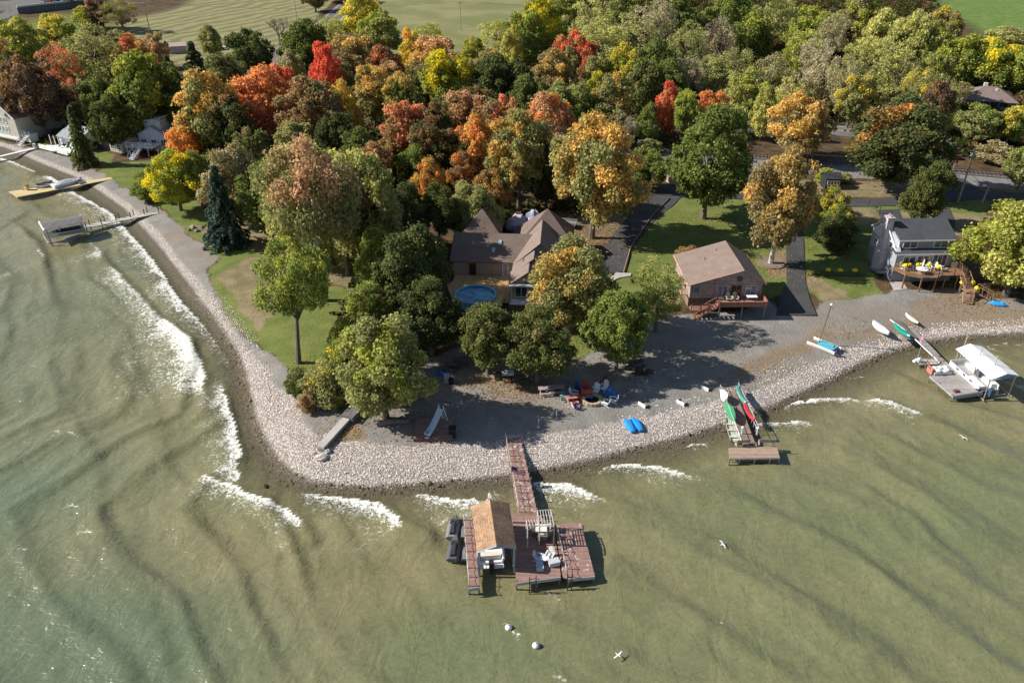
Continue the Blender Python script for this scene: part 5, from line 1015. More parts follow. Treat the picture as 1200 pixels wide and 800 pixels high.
def jetski(px, py, label, col):
    p = P(px, py, .4); t = thing('jet_ski', label, 'jet ski', (p.x, p.y, .25), -.06, 'jet skis on the floating lifts of the main dock')
    mb = MB(); rr = []
    for i in range(8): 
        s = i/7; y = -1.5+3.0*s; w_ = .58*(1-max(0, (s-.5)/.5)**2*.75); z = .1+.2*max(0, s-.6); rr.append([(-w_, y, z+.3), (-w_*.6, y, z), (w_*.6, y, z), (w_, y, z+.3), (w_*.6, y, z+.45), (-w_*.6, y, z+.45)])
    mb.loft(rr); part('hull', mb, 'gloss', t, col)
    mb = MB(); mb.loft([[(-.22, -1.2, .5), (.22, -1.2, .5), (.2, -1.2, .82), (-.2, -1.2, .82)], [(-.2, -.3, .55), (.2, -.3, .55), (.16, -.3, .78), (-.16, -.3, .78)], [(-.18, .2, .55), (.18, .2, .55), (.14, .2, .85), (-.14, .2, .85)]]); part('saddle', mb, 'cloth', t, (.05, .05, .055))
    mb = MB(); mb.loft([[(-.4, .2, .5), (.4, .2, .5), (.28, .25, .95), (-.28, .25, .95)], [(-.35, .8, .5), (.35, .8, .5), (.22, .7, .9), (-.22, .7, .9)], [(-.15, 1.4, .55), (.15, 1.4, .55), (.1, 1.3, .65), (-.1, 1.3, .65)]]); part('cowl', mb, 'gloss', t, (.13, .14, .15))
    mb = MB(); mb.tube([(-.4, .22, 1.02), (0, .35, 1.05), (.4, .22, 1.02)], .035, 5); part('handlebar', mb, 'metal', t, (.08, .08, .08))
    mb = MB(); mb.box((1.0, .1, .2), (.45, 2.7, .3)); mb.box((.2, -.3, .02), (1.3, .3, .15)); part('float', mb, 'paint', t, (.2, .2, .22))
jetski(531.5, 619, 'grey black jet ski on the shoreward of two floating lifts', (.20, .21, .22)); jetski(532.5, 644, 'black jet ski with white mark on the outer floating lift', (.10, .105, .11))
# pergola frame and furniture on the dock
pg = thing('pergola', 'bare pale frame of a pergola over the table on the dock', 'pergola', (*V3(633, 620)[:2], DZ)); mb = MB(); mb2 = MB(); PH = 2.3
cs = [P(630.5, 598, DZ+PH), P(645.5, 597.5, DZ+PH), P(649, 613.5, DZ+PH), P(618, 620, DZ+PH), P(616.5, 611, DZ+PH)]
cs = [P(617, 609, DZ+PH), P(629, 607.5, DZ+PH), P(632, 615, DZ+PH), P(618.5, 620, DZ+PH)]; c2 = [P(630, 598, DZ+PH), P(645.5, 596.5, DZ+PH), P(649.5, 616, DZ+PH), P(632.5, 616, DZ+PH)]
for Q in (cs, c2):
    for i in range(4): mb.tube([Q[i], Q[(i+1) % 4]], .06, 4)
for k in range(1, 5): mb.tube([c2[0].lerp(c2[1], k/5), c2[3].lerp(c2[2], k/5)], .04, 4)
for k in (.33, .66): mb.tube([c2[0].lerp(c2[3], k), c2[1].lerp(c2[2], k)], .04, 4)
for k in range(1, 4): mb.tube([cs[0].lerp(cs[1], k/4), cs[3].lerp(cs[2], k/4)], .04, 4)
part('roof_frame', mb, 'paint', pg, (.42, .38, .34), True)
for q in (c2[0], c2[1], c2[2], c2[3], cs[0], cs[3]): mb = MB(); mb.tube([(q.x, q.y, DZ), q], .06, 5); part('post', mb, 'paint', pg, (.48, .43, .38), True)
def deckchair(name, px, py, z, rz, col, label, wicker=False, grp=None, s=1.):
    p = P(px, py, z) if z is not None else G(px, py); t = thing(name, label, 'chair', p, rz, grp)
    if wicker:
        mb = MB(); mb.box((0, 0, .3), (.8, .75, .25)); part('base', mb, 'cloth', t, (.14, .11, .1)); mb = MB(); mb.box((0, -.02, .47), (.66, .62, .12)); part('seat', mb, 'cloth', t, col)
        mb = MB(); mb.box((0, .36, .6), (.8, .12, .6), 0, -.15); part('backrest', mb, 'cloth', t, (.2, .16, .14)); 
        for s_ in (-1, 1): mb = MB(); mb.box((s_*.38, 0, .52), (.1, .75, .16)); part('armrest', mb, 'cloth', t, (.2, .16, .14))
        return t
    mb = MB(); mb.loft([[(-.29*s, -.42*s, .36*s), (.29*s, -.42*s, .36*s), (.29*s, -.42*s, .31*s), (-.29*s, -.42*s, .31*s)], [(-.27*s, .25*s, .24*s), (.27*s, .25*s, .24*s), (.27*s, .25*s, .19*s), (-.27*s, .25*s, .19*s)]]); part('seat', mb, 'paint', t, col)
    mb = MB()
    for k in range(-2, 3):
        h = (1.08-.04*k*k)*s; mb.add([(s*(k*.11-.05), .22*s, .22*s), (s*(k*.11+.05), .22*s, .22*s), (s*(k*.125+.05), .52*s, h), (s*(k*.125-.05), .52*s, h), (s*(k*.11-.05), .26*s, .22*s), (s*(k*.11+.05), .26*s, .22*s), (s*(k*.125+.05), .56*s, h), (s*(k*.125-.05), .56*s, h)], [(0, 1, 2, 3), (7, 6, 5, 4), (0, 4, 5, 1), (1, 5, 6, 2), (2, 6, 7, 3), (3, 7, 4, 0)])
    part('backrest', mb, 'paint', t, col)
    for s_ in (-1, 1):
        mb = MB(); mb.box((s_*.37*s, -.08*s, .60*s), (.14*s, .8*s, .035*s)); part('armrest', mb, 'paint', t, col)
        mb = MB(); mb.box((s_*.34*s, -.40*s, .29*s), (.05*s, .1*s, .58*s)); part('leg', mb, 'paint', t, col); mb = MB(); mb.tube([(s_*.3*s, -.35*s, .3*s), (s_*.3*s, .5*s, .02*s)], .04*s, 4); part('leg', mb, 'paint', t, col)
    return t
GD = 'lounge chairs on the main dock'
deckchair('lounge_chair', 631, 656, DZ, 1.2, (.55, .6, .68), 'pale blue grey lounge chair in shade at the outer end of the dock', grp=GD, s=.9)
deckchair('lounge_chair', 644.5, 653, DZ, -.4, (.7, .7, .68), 'white lounge chair in the sun next to the ladder end of the dock', grp=GD, s=.9)
mb = MB(); mb.tube([(0, 0, .0), (0, 0, .42)], .07, 6); tb = thing('side_table', 'small round white table between the two lounge chairs', 'table', V3(638, 657)); part('leg', mb, 'paint', tb, (.6, .6, .6)); mb = MB(); mb.tube([(0, 0, .42), (0, 0, .47)], .42, 12); part('tabletop', mb, 'paint', tb, (.75, .75, .75))
mb = MB(); mb.box((0, 0, .22), (.95, .6, .42)); mb.box((0, .0, .46), (1.0, .65, .06)); single('storage_box', 'pale storage box at the edge of the dock behind the white lounge chair', 'box', mb, 'paint', (.5, .52, .55), V3(649, 661), .3)
mb = MB(); mb.box((0, 0, .2), (.6, .9, .38)); mb.box((0, 0, .42), (.64, .95, .05)); single('footrest', 'blue grey footrest in front of the shaded lounge chair', 'footrest', mb, 'paint', (.4, .45, .52), V3(632.5, 665), .05)
tb = thing('patio_table', 'square white patio table under the pergola', 'table', V3(634, 624.5)); mb = MB(); mb.box((0, 0, .7), (1.05, 1.05, .06)); part('tabletop', mb, 'paint', tb, (.72, .7, .66)); mb = MB(); [mb.box((a*.42, b*.42, .34), (.07, .07, .68)) for a in (-1, 1) for b in (-1, 1)]; part('table_frame', mb, 'paint', tb, (.3, .28, .27))
for i, (a, b, r_, l_) in enumerate(((627, 625, 1.5, 'wicker armchair on the shaded side of the patio table'), (641.5, 621, -1.6, 'wicker armchair with pale cushion on the sunny side of the patio table'), (635.5, 632.5, 3.1, 'wicker armchair at the lake side of the patio table'), (641, 628, -2.4, 'wicker armchair by the chained rail behind the patio table'))):
    deckchair('wicker_chair', a, b, DZ, r_, (.62, .6, .56), l_, True, 'wicker chairs around the patio table')
def flag(name, label, base, h, cols, w_=1.3, fh=.75, rz=0., droop=.3, bar=(.6, .6, .6)):
    t = thing(name, label, 'flag', base, rz); mb = MB(); mb.tube([(0, 0, 0), (0, 0, h)], .04, 5); part('pole', mb, 'metal', t, bar)
    n = 7; m = {0: MB(), 1: MB(), 2: MB()}; st = 7
    for j in range(st):
        for i in range(n):
            f = lambda u, v: (u*w_, .12*math.sin(u*7), h-.08-v*fh-u*droop*w_)
            k = 2 if (i < 3 and j < 4) else j % 2
            a, b, c, d = f(i/n, j/st), f((i+1)/n, j/st), f((i+1)/n, (j+1)/st), f(i/n, (j+1)/st); e = lambda q: (q[0], q[1]+.012, q[2])
            m[k].add([a, b, c, d, e(a), e(b), e(c), e(d)], [(0, 1, 2, 3), (7, 6, 5, 4), (0, 4, 5, 1), (1, 5, 6, 2), (2, 6, 7, 3), (3, 7, 4, 0)])
    for k, nm in ((0, 'red_stripes'), (1, 'white_stripes'), (2, 'canton')): part(nm, m[k], 'cloth', t, cols[k])
    return t
USA = [(.55, .06, .08), (.75, .73, .74), (.07, .09, .25)]
flag('flag', 'striped flag streaming from a short pole on the dock walkway', V3(599, 563), 1.9, USA, 1.5, .7, .15, .45)
# --- middle dock
kd = thing('dock', 'old weathered timber dock with racks of kayaks on both sides of its walkway', 'dock', (*V3(870, 500, .9)[:2], 0)); Z2 = .95
OLD = (.27, .20, .165)
part('walkway', wdeck([(846.5, 450), (858, 447.5), (885, 519), (872, 521)], Z2), 'decky', kd, OLD, True); part('platform', wdeck([(854, 524.5), (910, 522.5), (914, 536), (855, 537)], Z2), 'decky', kd, (.36, .26, .20), True)
part('platform_step', wdeck([(870, 518.5), (886, 517.5), (888, 524.5), (871, 525)], Z2-.05), 'decky', kd, OLD, True)
mb = MB(); skirt(mb, [(855, 537.5), (914, 536.5)], Z2, .14); mb.tube([V3(855, 540, .3), V3(914, 539.5, .3)], .05, 4); part('edge_beam', mb, 'wood', kd, (.3, .28, .26), True)
piles(kd, [V3(*q, Z2) for q in ((855, 537.3), (867, 537.3), (885, 537), (903, 536.7), (913.5, 536), (855, 525), (909, 523), (872, 520), (885, 519))], .08, Z2-.05)
RKC = (.45, .45, .46)
for side, (a, b) in (('w', ((846, 458), (869, 517))), ('e', ((861.5, 455), (885, 508)))):
    A, B = V3(*a, Z2), V3(*b, Z2); off = -.28 if side == 'w' else .28; t = thing('kayak_rack', 'slatted metal kayak rack along the ' + ('west' if side == 'w' else 'east') + ' edge of the timber dock', 'rack', (A.x, A.y, Z2)); mb = MB()
    for k in range(12): p = A.lerp(B, k/11)+Vector((off, 0, 0)); mb.tube([p-Vector((0, 0, .3)), p+Vector((0, 0, .9))], .04, 4)
    for zz in (.3, .85): mb.tube([A+Vector((off, 0, zz)), B+Vector((off, 0, zz))], .04, 4)
    part('rack_frame', mb, 'paint', t, RKC, True)
def kayak(px0, px1, z, label, col, w_=.72, h=.34, name='kayak', tilt=0, cock=True, cat='kayak'):
    a = P(*px0, z); b = P(*px1, z); d = b-a; L = d.length; az = math.atan2(d.y, d.x); t = thing(name, label, cat, a, az); rr = []
    for i in range(11):
        s = i/10; w2 = w_/2*max(.06, math.sin(math.pi*(.03+.94*s)))**.7; up = .16*abs(2*s-1)**3; ct_, st_ = math.cos(tilt), math.sin(tilt)
        rr.append([(L*s, y*ct_-zz*st_, y*st_+zz*ct_) for y, zz in ((-w2, h*.6+up), (-w2*.75, h*.15+up), (0, up*.8), (w2*.75, h*.15+up), (w2, h*.6+up), (w2*.5, h*.95+up), (-w2*.5, h*.95+up))])
    mb = MB(); mb.loft(rr); part('hull', mb, 'gloss', t, col, smooth=False)
    if cock: mb = MB(); c = Vector((L*.48, 0, h*.97)); c = Vector((c.x, -c.z*math.sin(tilt), c.z*math.cos(tilt))); mb.ball(c, (.45, .2, .06), 10, 5); part('cockpit', mb, 'cloth', t, (.03, .03, .03))
    return t
kayak((847.5, 459), (853, 471), 1.5, 'white kayak upright on the shoreward west side of the timber dock', (.78, .78, .80), 1.0, .4, tilt=.9, cock=False)
kayak((852, 473), (863, 495), 1.4, 'green kayak on the west rack of the timber dock', (.05, .28, .13), 1.0, .4, tilt=.8, cock=False)
kayak((862, 454), (871.5, 474), 1.6, 'long teal green canoe on the east rack of the timber dock', (.10, .36, .31), 1.0, .4, tilt=-.8, name='canoe', cock=False, cat='canoe')
kayak((870.5, 474), (881, 494), 1.5, 'red kayak on the east rack of the timber dock', (.62, .05, .05), 1.0, .4, tilt=-.7, cock=False)
p = P(862, 520, .1); q = P(855.5, 500, .1); d = q-p; rbt = thing('rowboat', 'cream flat bottomed rowboat beside the timber dock at the waterline', 'boat', (p.x, p.y, .12), math.atan2(-d.x, d.y)); part('hull', hull(4.0, 1.35, .5, bow=.45), 'paint', rbt, (.50, .50, .40))
for y in (.7, 1.9, 3.0): mb = MB(); mb.box((0, y, .45), (1.1, .3, .05)); part('seat', mb, 'paint', rbt, (.55, .56, .5))
def bench(px, py, z, rz, label, col, L=1.5, grp=None, name='bench'):
    p = P(px, py, z) if z is not None else G(px, py); t = thing(name, label, 'bench', p, rz, grp); mb = MB(); [mb.box((0, -.15+k*.16, .45), (L, .13, .04)) for k in range(3)]; part('seat', mb, 'wood', t, col)
    mb = MB(); [mb.box((0, .30+.03*k, .58+k*.15), (L, .04, .12)) for k in range(3)]; part('backrest', mb, 'wood', t, col)
    for s in (-1, 1): mb = MB(); mb.box((s*(L/2-.08), .05, .22), (.07, .5, .44)); mb.box((s*(L/2-.08), .3, .65), (.06, .06, .5)); part('leg', mb, 'wood', t, col)
    return t
bench(869, 521, Z2, 3.3, 'weathered grey bench on the west corner of the timber dock', (.32, .29, .27)); bench(897.5, 520.5, Z2, 3.1, 'weathered grey bench on the east corner of the timber dock', (.34, .31, .29), 1.7)
for i, (a, b, l_) in enumerate(((869.3, 508, 'small white pedestal at the west rail end of the timber dock'), (886.8, 509, 'small white pedestal at the east rail end of the timber dock'))):
    mb = MB(); mb.tube([(0, 0, 0), (0, 0, .75)], .09, 6); mb.ball((0, 0, .85), (.2, .2, .16), 8, 5); single('dock_pedestal', l_, 'pedestal', mb, 'paint', (.66, .66, .66), V3(a, b, Z2), group='white pedestals of the timber dock')
# --- east dock with canopied boat lift
ed = thing('dock', 'grey weathered dock reaching out from the beach ramp to the white canopied lift', 'dock', (*V3(1100, 430, 1)[:2], 0)); GR = (.36, .33, .31); Z3 = 1.0
part('walkway', wdeck([(1063, 388), (1071, 385), (1107.5, 422.5), (1100.5, 423.5)], Z3), 'decky', ed, (.30, .27, .25), True)
part('platform', wdeck([(1100.8, 424), (1108, 423), (1151.5, 458), (1117, 463.5), (1089.5, 440), (1108, 438)], Z3), 'decky', ed, GR, True)
mb = MB(); skirt(mb, [(1117, 464), (1152, 458.5)], Z3, .5); skirt(mb, [(1089.5, 440.3), (1117, 464)], Z3, .2); part('edge_board', mb, 'paint', ed, (.30, .33, .36), True)
mb = MB(); mb.tube([V3(1043, 374.5, LAND+.25), V3(1063, 388.5, Z3+.2), V3(1101, 424.5, Z3+.2)], .09, 5); part('white_pipe', mb, 'paint', ed, (.72, .72, .70), True)
piles(ed, [V3(*q, Z3) for q in ((1090, 440), (1101, 449), (1116, 463), (1151, 458), (1135, 446), (1101, 424), (1108, 423))], .07, Z3+.1)
dk2 = thing('dock_section', 'short slatted dock section beside the flag on the east dock', 'dock', V3(1085, 425, .8)); mb = MB(); mb.slab([V3(*q, .9) for q in ((1077, 420), (1099, 421), (1101, 426.5), (1078, 427))], .1); part('deck', mb, 'deckx', dk2, (.42, .38, .33), True); mb = MB(); [mb.tube([(P(a, b, .9).x, P(a, b, .9).y, -1.5), (P(a, b, .9).x, P(a, b, .9).y, h)], .05, 5) for a, b, h in ((1078, 426, 1.6), (1085, 428, 2.4), (1098, 426, 1.6), (1092, 420.5, 1.4))]; mb.tube([P(1084.5, 428, 2.2), P(1079, 417, 1.6)], .05, 4); part('pipe_frame', mb, 'metal', dk2, (.5, .48, .42), True)
flag('flag', 'faded striped flag hanging from a pole on the slatted dock section', P(1073.5, 425, .7), 4.6, [(.55, .12, .2), (.6, .35, .5), (.25, .12, .38)], 1.4, 1.2, 1.15, .9)
mb = MB(); rr_ = random.Random(3)
for k in range(9): mb.ball((rr_.uniform(-.35, .35), rr_.uniform(-.3, .3), .2+rr_.uniform(0, .7)), (.25, .25, .22), 7, 5, .2, rr_)
single('white_tarp_bundle', 'crumpled white tarp bundle at the foot of the flag pole', 'tarp', mb, 'cloth', (.72, .72, .74), P(1072.5, 427, .5))
t = thing('dock_sofa', 'white cushioned sofa set on the grey east dock', 'sofa', V3(1101, 436, Z3), .1)
mb = MB(); mb.box((0, 0, .25), (2.2, 1.4, .35)); part('base', mb, 'paint', t, (.6, .6, .62))
for a, b in ((-.7, .2), (0, .2), (.7, .2), (-.6, -.45), (.55, -.4)): mb = MB(); mb.ball((a, b, .55), (.42, .33, .2), 8, 5); part('cushion', mb, 'cloth', t, (.78, .78, .8))
mb = MB(); mb.box((-1.3, 0, .4), (.25, 1.1, .8)); part('armrest', mb, 'cloth', t, (.5, .2, .16))
mb = MB(); mb.box((0, 0, .12), (.55, .4, .24)); mb.tube([(.3, 0, .05), (.6, .1, .05)], .05, 5); single('tackle_box', 'small dark red box at the outer end of the grey dock', 'box', mb, 'paint', (.18, .06, .05), V3(1120, 459, Z3), .3); mb = MB(); mb.box((0, 0, .06), (.9, .45, .12)); mb.box((0, 0, .16), (.5, .3, .1)); single('dark_mat', 'dark folded mat at the outer corner of the grey dock', 'mat', mb, 'cloth', (.05, .05, .06), V3(1148, 456.5, Z3), .4)
# canopy lift
LZ = 3.2; A, B, C2, D2 = P(1120, 408.5, LZ), P(1151, 405.5, LZ), P(1195, 440, LZ), P(1162, 445, LZ); up = Vector((0, 0, .55)); R1, R2 = (A+B)/2+up, (C2+D2)/2+up
lt = thing('boat_lift', 'boat lift with long white vinyl canopy beside the grey east dock', 'boat lift', ((A.x+C2.x)/2, (A.y+C2.y)/2, 0)); mb = MB(); mb.slab([A, D2, R2, R1], .05); mb.slab([R1, R2, C2, B], .05)
part('canopy', mb, 'cloth', lt, (.80, .80, .80), True); mb = MB(); mb.add([D2, C2, R2, D2+Vector((0, .05, 0)), C2+Vector((0, .05, 0)), R2+Vector((0, .05, 0))], [(0, 1, 2), (5, 4, 3), (0, 3, 4, 1), (1, 4, 5, 2), (2, 5, 3, 0)]); mb.tube([D2, C2], .12, 4); part('canopy_end', mb, 'cloth', lt, (.28, .36, .46), True)
for q in (A, D2, B, C2): 
    c_ = (A+B+C2+D2)/4; q2 = q.lerp(c_, .1); mb = MB(); mb.tube([(q2.x, q2.y, -1.5), (q2.x, q2.y, LZ)], .08, 5); part('post', mb, 'metal', lt, (.6, .58, .55), True)
mb = MB()
for t1 in (.1, .9):
    for z in (.2, ): a2, b2 = A.lerp(D2, t1), B.lerp(C2, t1); a2.z = b2.z = z; mb.tube([a2, b2], .08, 4)
for s_, e_ in ((A, D2), (B, C2)): a2, b2 = s_.copy(), e_.copy(); a2.z = b2.z = .25; mb.tube([a2, b2], .07, 4)
part('cradle', mb, 'metal', lt, (.5, .48, .44), True)
for a, b, h in ((1121, 432, 4.9), (1124.5, 431, 3.6), (1138, 446, 4.6), (1154.5, 458, 5.0)): mb = MB(); q = P(a, b, 0); mb.tube([(q.x, q.y, -1.5), (q.x, q.y, h)], .07, 5); single('mooring_pole', {1121: 'tallest weathered mooring pole at the shore end of the white canopy', 1124.5: 'shorter mooring pole paired with the tall one by the white canopy', 1138: 'mooring pole at the middle of the white canopy', 1154.5: 'mooring pole at the lake end of the white canopy'}[a], 'mooring pole', mb, 'wood', (.42, .38, .34), (q.x, q.y, 0), group='mooring poles of the white canopy', world=True)
cA, cB = A.lerp(B, .5), D2.lerp(C2, .5); dd = (cA-cB); azz = math.atan2(-dd.x, dd.y); pb = thing('pontoon_boat', 'white and dark pontoon boat under the long white canopy', 'boat', (cB.x-.9, cB.y+.4, .45), azz); L = dd.length*.95
for s in (-1, 1): mb = MB(); mb.tube([(s*1.0, .2, .1), (s*1.0, L-.6, .1), (s*.95, L, .3)], [.33, .33, .08], 8); part('pontoon', mb, 'metal', pb, (.7, .7, .72))
mb = MB(); mb.box((0, L/2, .5), (2.6, L-.5, .12)); part('deck', mb, 'paint', pb, (.4, .4, .4)); mb = MB()
for s in (-1, 1): mb.box((s*1.28, L/2, .85), (.07, L-.9, .6)); 
mb.box((0, L-.3, .85), (2.4, .07, .6)); part('fence_panel', mb, 'gloss', pb, (.75, .75, .77)); [part('seat', MB().box(c_, d_), 'cloth', pb, (.72, .72, .74)) for c_, d_ in (((-.85, 1.6, .8), (.7, 2.4, .5)), ((.85, 1.6, .8), (.7, 1.8, .5)), ((.85, L-1.7, .8), (.7, 2, .5)))]; mb = MB(); mb.box((0, -.25, .55), (.5, .6, .95)); part('outboard_motor', mb, 'gloss', pb, (.05, .08, .15))
mb = MB(); mb.box((.75, L*.5, 1.0), (.7, .6, .9)); part('helm', mb, 'gloss', pb, (.1, .12, .14)); mb = MB(); [mb.box((s*1.325, L/2+k*1.3, .9), (.02, .5, .3)) for s in (-1, 1) for k in (-1, 0, 1)]; part('side_stripe', mb, 'gloss', pb, (.12, .12, .14))
# --- west docks
wd_ = thing('dock', 'yellow plank dock carrying a covered boat on the west beach', 'dock', (*P(70, 222, 1)[:2], 0))
mb = MB(); mb.slab([P(*q, 1.0) for q in ((10, 224.5), (135, 207), (136, 209), (20, 231))], .14); part('deck', mb, 'decky', wd_, (.62, .48, .25), True); piles(wd_, [P(*q, 1.) for q in ((22, 230), (45, 226), (75, 220), (100, 215), (13, 225))], .07, 1.0)
mb = MB(); a, b = P(20, 231, .8), P(80, 219.5, .8); c_ = (a+b)/2; mb.box((c_.x, c_.y-.05, .62), ((b-a).length, .08, .5), math.atan2(b.y-a.y, b.x-a.x)); part('skirt_board', mb, 'paint', wd_, (.25, .25, .26), True)
a = P(62, 220, 1.1); b = P(96, 211, 1.1); d = b-a; az = math.atan2(d.y, d.x); cb_ = thing('covered_boat', 'boat wrapped in a white cover on the yellow dock', 'boat', a, az); L = d.length; mb = MB(); rr = []
for i in range(8): s = i/7; w2 = .9*(1-max(0, (s-.5)/.5)**2*.8); h = .7+.3*math.sin(math.pi*min(1, s*1.2)); rr.append([(L*s, -w2, .1), (L*s, -w2, .5), (L*s, -w2*.4, h*.85), (L*s, 0, h), (L*s, w2*.4, h*.85), (L*s, w2, .5), (L*s, w2, .1)])
mb.loft(rr); part('cover', mb, 'cloth', cb_, (.74, .74, .76)); mb = MB(); mb.loft([[(p[0], p[1]*.95, p[2]-.45 if p[2] < .3 else .12) for p in r_] for r_ in rr]); part('hull', mb, 'gloss', cb_, (.55, .55, .56)); mb = MB(); mb.box((L*.85, -1.2, .0), (1.2, 1.6, .3)); part('cradle', mb, 'metal', cb_, (.3, .32, .36))
for i, (a_, b_, l_) in enumerate(((50, 219.5, 'grey white jet ski on the yellow dock, closer to its lake end'), (58.5, 217.5, 'grey white jet ski on the yellow dock next to the covered boat'))):
    mb = MB(); t = thing('jet_ski', l_, 'jet ski', P(a_, b_, 1.05), -1.3, 'jet skis on the yellow dock'); mb.loft([[(-.3, -1.2, 0), (.3, -1.2, 0), (.35, -1.2, .45), (-.35, -1.2, .45)], [(-.5, 0, 0), (.5, 0, 0), (.5, 0, .5), (-.5, 0, .5)], [(-.08, 1.5, .3), (.08, 1.5, .3), (.05, 1.5, .5), (-.05, 1.5, .5)]]); part('hull', mb, 'gloss', t, (.6, .6, .6)); mb = MB(); mb.box((0, -.4, .7), (.35, 1.2, .35)); mb.box((0, .35, .85), (.5, .5, .4)); part('saddle', mb, 'cloth', t, (.15, .15, .15))
t = thing('chair', 'yellow wooden chair facing the lake at the end of the yellow dock', 'chair', P(31, 222.5, 1.)); mb = MB(); mb.box((0, 0, .4), (.8, .8, .1)); part('seat', mb, 'wood', t, (.6, .42, .2)); mb = MB(); mb.box((.4, 0, .8), (.1, .8, .8)); part('backrest', mb, 'wood', t, (.6, .42, .2)); mb = MB(); [mb.box((a*.35, b*.35, .2), (.08, .08, .4)) for a in (-1, 1) for b in (-1, 1)]; part('chair_frame', mb, 'wood', t, (.5, .35, .17))
# west boat lift
nd = thing('dock', 'narrow grey dock with black post brackets leading to the dark roofed boat lift', 'dock', (*P(140, 258, 1)[:2], 0)); mb = MB(); mb.slab([P(*q, 1.0) for q in ((97, 264.5), (172, 249.5), (186, 248.5), (186, 250), (97, 268))], .12); part('deck', mb, 'decky', nd, (.45, .44, .42), True)
for a, b in ((102, 266), (120, 262), (137, 257.5), (154, 254), (170, 250.5), (187, 249)):
    q = P(a, b, 1.0); mb = MB(); mb.tube([(q.x, q.y-.3, -1.4 if a < 150 else .5), (q.x, q.y-.3, 2.0)], .08, 5); mb.tube([(q.x, q.y+1.0, -1.4 if a < 150 else .5), (q.x, q.y+1.0, 1.9)], .08, 5); mb.tube([(q.x, q.y-.3, .8), (q.x, q.y+1.0, .8)], .06, 4); part('bracket', mb, 'metal', nd, (.05, .05, .05), True)
TZ = 3.0; A, B, C2, D2 = P(46, 260, TZ), P(94, 252, TZ), P(98, 260, TZ), P(52, 270, TZ); wl_ = thing('boat_lift', 'boat lift with dark grey ribbed roof on the west shore', 'boat lift', ((A.x+C2.x)/2, (A.y+C2.y)/2, 0)); up = Vector((0, 0, .35)); R1, R2 = (A+D2)/2+up, (B+C2)/2+up
mb = MB(); mb.slab([D2, C2, R2, R1], .06); mb.slab([R1, R2, B, A], .06); part('canopy', mb, 'deckx', wl_, (.17, .16, .16), True); mb = MB(); mb.tube([A, D2], .18, 5); mb.tube([B, C2], .08, 4); part('canopy_end', mb, 'paint', wl_, (.75, .76, .78), True)
for q in (A, B, C2, D2): c_ = (A+B+C2+D2)/4; q = q.lerp(c_, .1); mb = MB(); mb.tube([(q.x, q.y, -1.5), (q.x, q.y, TZ)], .09, 5); part('post', mb, 'metal', wl_, (.35, .36, .38), True)
mb = MB(); a2, b2 = D2.copy(), C2.copy(); a2.z = b2.z = .6; mb.tube([a2, b2], .08, 4); a3, b3 = A.copy(), B.copy(); a3.z = b3.z = .6; mb.tube([a3, b3], .08, 4); mb.tube([a2, a3], .08, 4); mb.tube([b2, b3], .08, 4); part('cradle', mb, 'metal', wl_, (.35, .36, .38), True)
a, b = (A+D2)/2, (B+C2)/2; d = a-b; wb = thing('motor_boat', 'grey white speed boat hanging in the dark roofed lift', 'boat', (b.x+.2, b.y-.3, .7), math.atan2(-d.x, d.y)); part('hull', hull(d.length*.98, 2.2, 1.0, bow=1.), 'gloss', wb, (.55, .57, .56)); mb = MB(); mb.box((0, d.length*.4, .95), (1.7, d.length*.6, .1)); part('cockpit', mb, 'cloth', wb, (.06, .08, .16)); mb = MB(); mb.box((0, d.length*.62, 1.3), (1.5, .08, .5), 0, .5); part('windscreen', mb, 'glass', wb, (.08, .1, .14)); mb = MB(); [mb.box((s*1.06, d.length*.4, .72), (.04, d.length*.6, .2)) for s in (-1, 1)]; part('side_stripe', mb, 'gloss', wb, (.2, .22, .2))
# far corner docks
for (p0, p1, w_, l_) in (((-25, 189), (41, 173.5), .9, 'slim white dock meeting the beach below the beige gable house'),):
    a, b = P(*p0, 1.), P(*p1, 1.1); t = thing('dock', l_, 'dock', (*a[:2], 0)); d = (b-a).normalized(); n_ = Vector((-d.y, d.x, 0))*w_/2; mb = MB(); mb.slab([a-n_, b-n_, b+n_, a+n_], .2); part('deck', mb, 'paint', t, (.72, .74, .76), True)
    piles(t, [a.lerp(b, k) for k in (.35, .55, .75)], .08, .9, (.6, .6, .6)); mb = MB(); mb.box((b.x, b.y, 1.6), (.5, .5, 1.0)); part('end_post', mb, 'paint', t, (.75, .75, .75), True)
# ================================================================== BEACH THINGS
GA = 'adirondack chairs around the fire pit'; fp = G(693.5, 470)
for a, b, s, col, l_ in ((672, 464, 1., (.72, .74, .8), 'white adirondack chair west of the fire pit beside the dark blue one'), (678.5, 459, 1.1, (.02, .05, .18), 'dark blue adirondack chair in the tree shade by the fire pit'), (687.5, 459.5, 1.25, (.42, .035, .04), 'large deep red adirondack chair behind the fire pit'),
    (698, 460, 1.05, (.78, .78, .78), 'white adirondack chair right behind the fire ring'.replace('right ', '')), (707.5, 457, 1.1, (.78, .78, .8), 'white adirondack chair farthest up the gravel, behind a blue one'.replace('farthest', 'highest')), (711.5, 463, 1.0, (.04, .2, .58), 'bright blue adirondack chair next to the two upper white ones'),
    (719.5, 466.5, 1.0, (.04, .17, .5), 'bright blue adirondack chair on the east side of the fire pit'), (718.5, 472, 1.05, (.76, .76, .78), 'white adirondack chair east of the fire ring, below the blue one'), (710, 475, 1.0, (.78, .78, .8), 'white adirondack chair on the lake side of the fire ring'),
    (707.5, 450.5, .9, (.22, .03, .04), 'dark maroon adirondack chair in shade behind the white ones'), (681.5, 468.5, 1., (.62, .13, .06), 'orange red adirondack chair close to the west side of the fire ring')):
    q = G(a, b); d = q-fp; deckchair('adirondack_chair', a, b, None, math.atan2(d.y, d.x)-math.pi/2, col, l_, grp=GA, s=s)
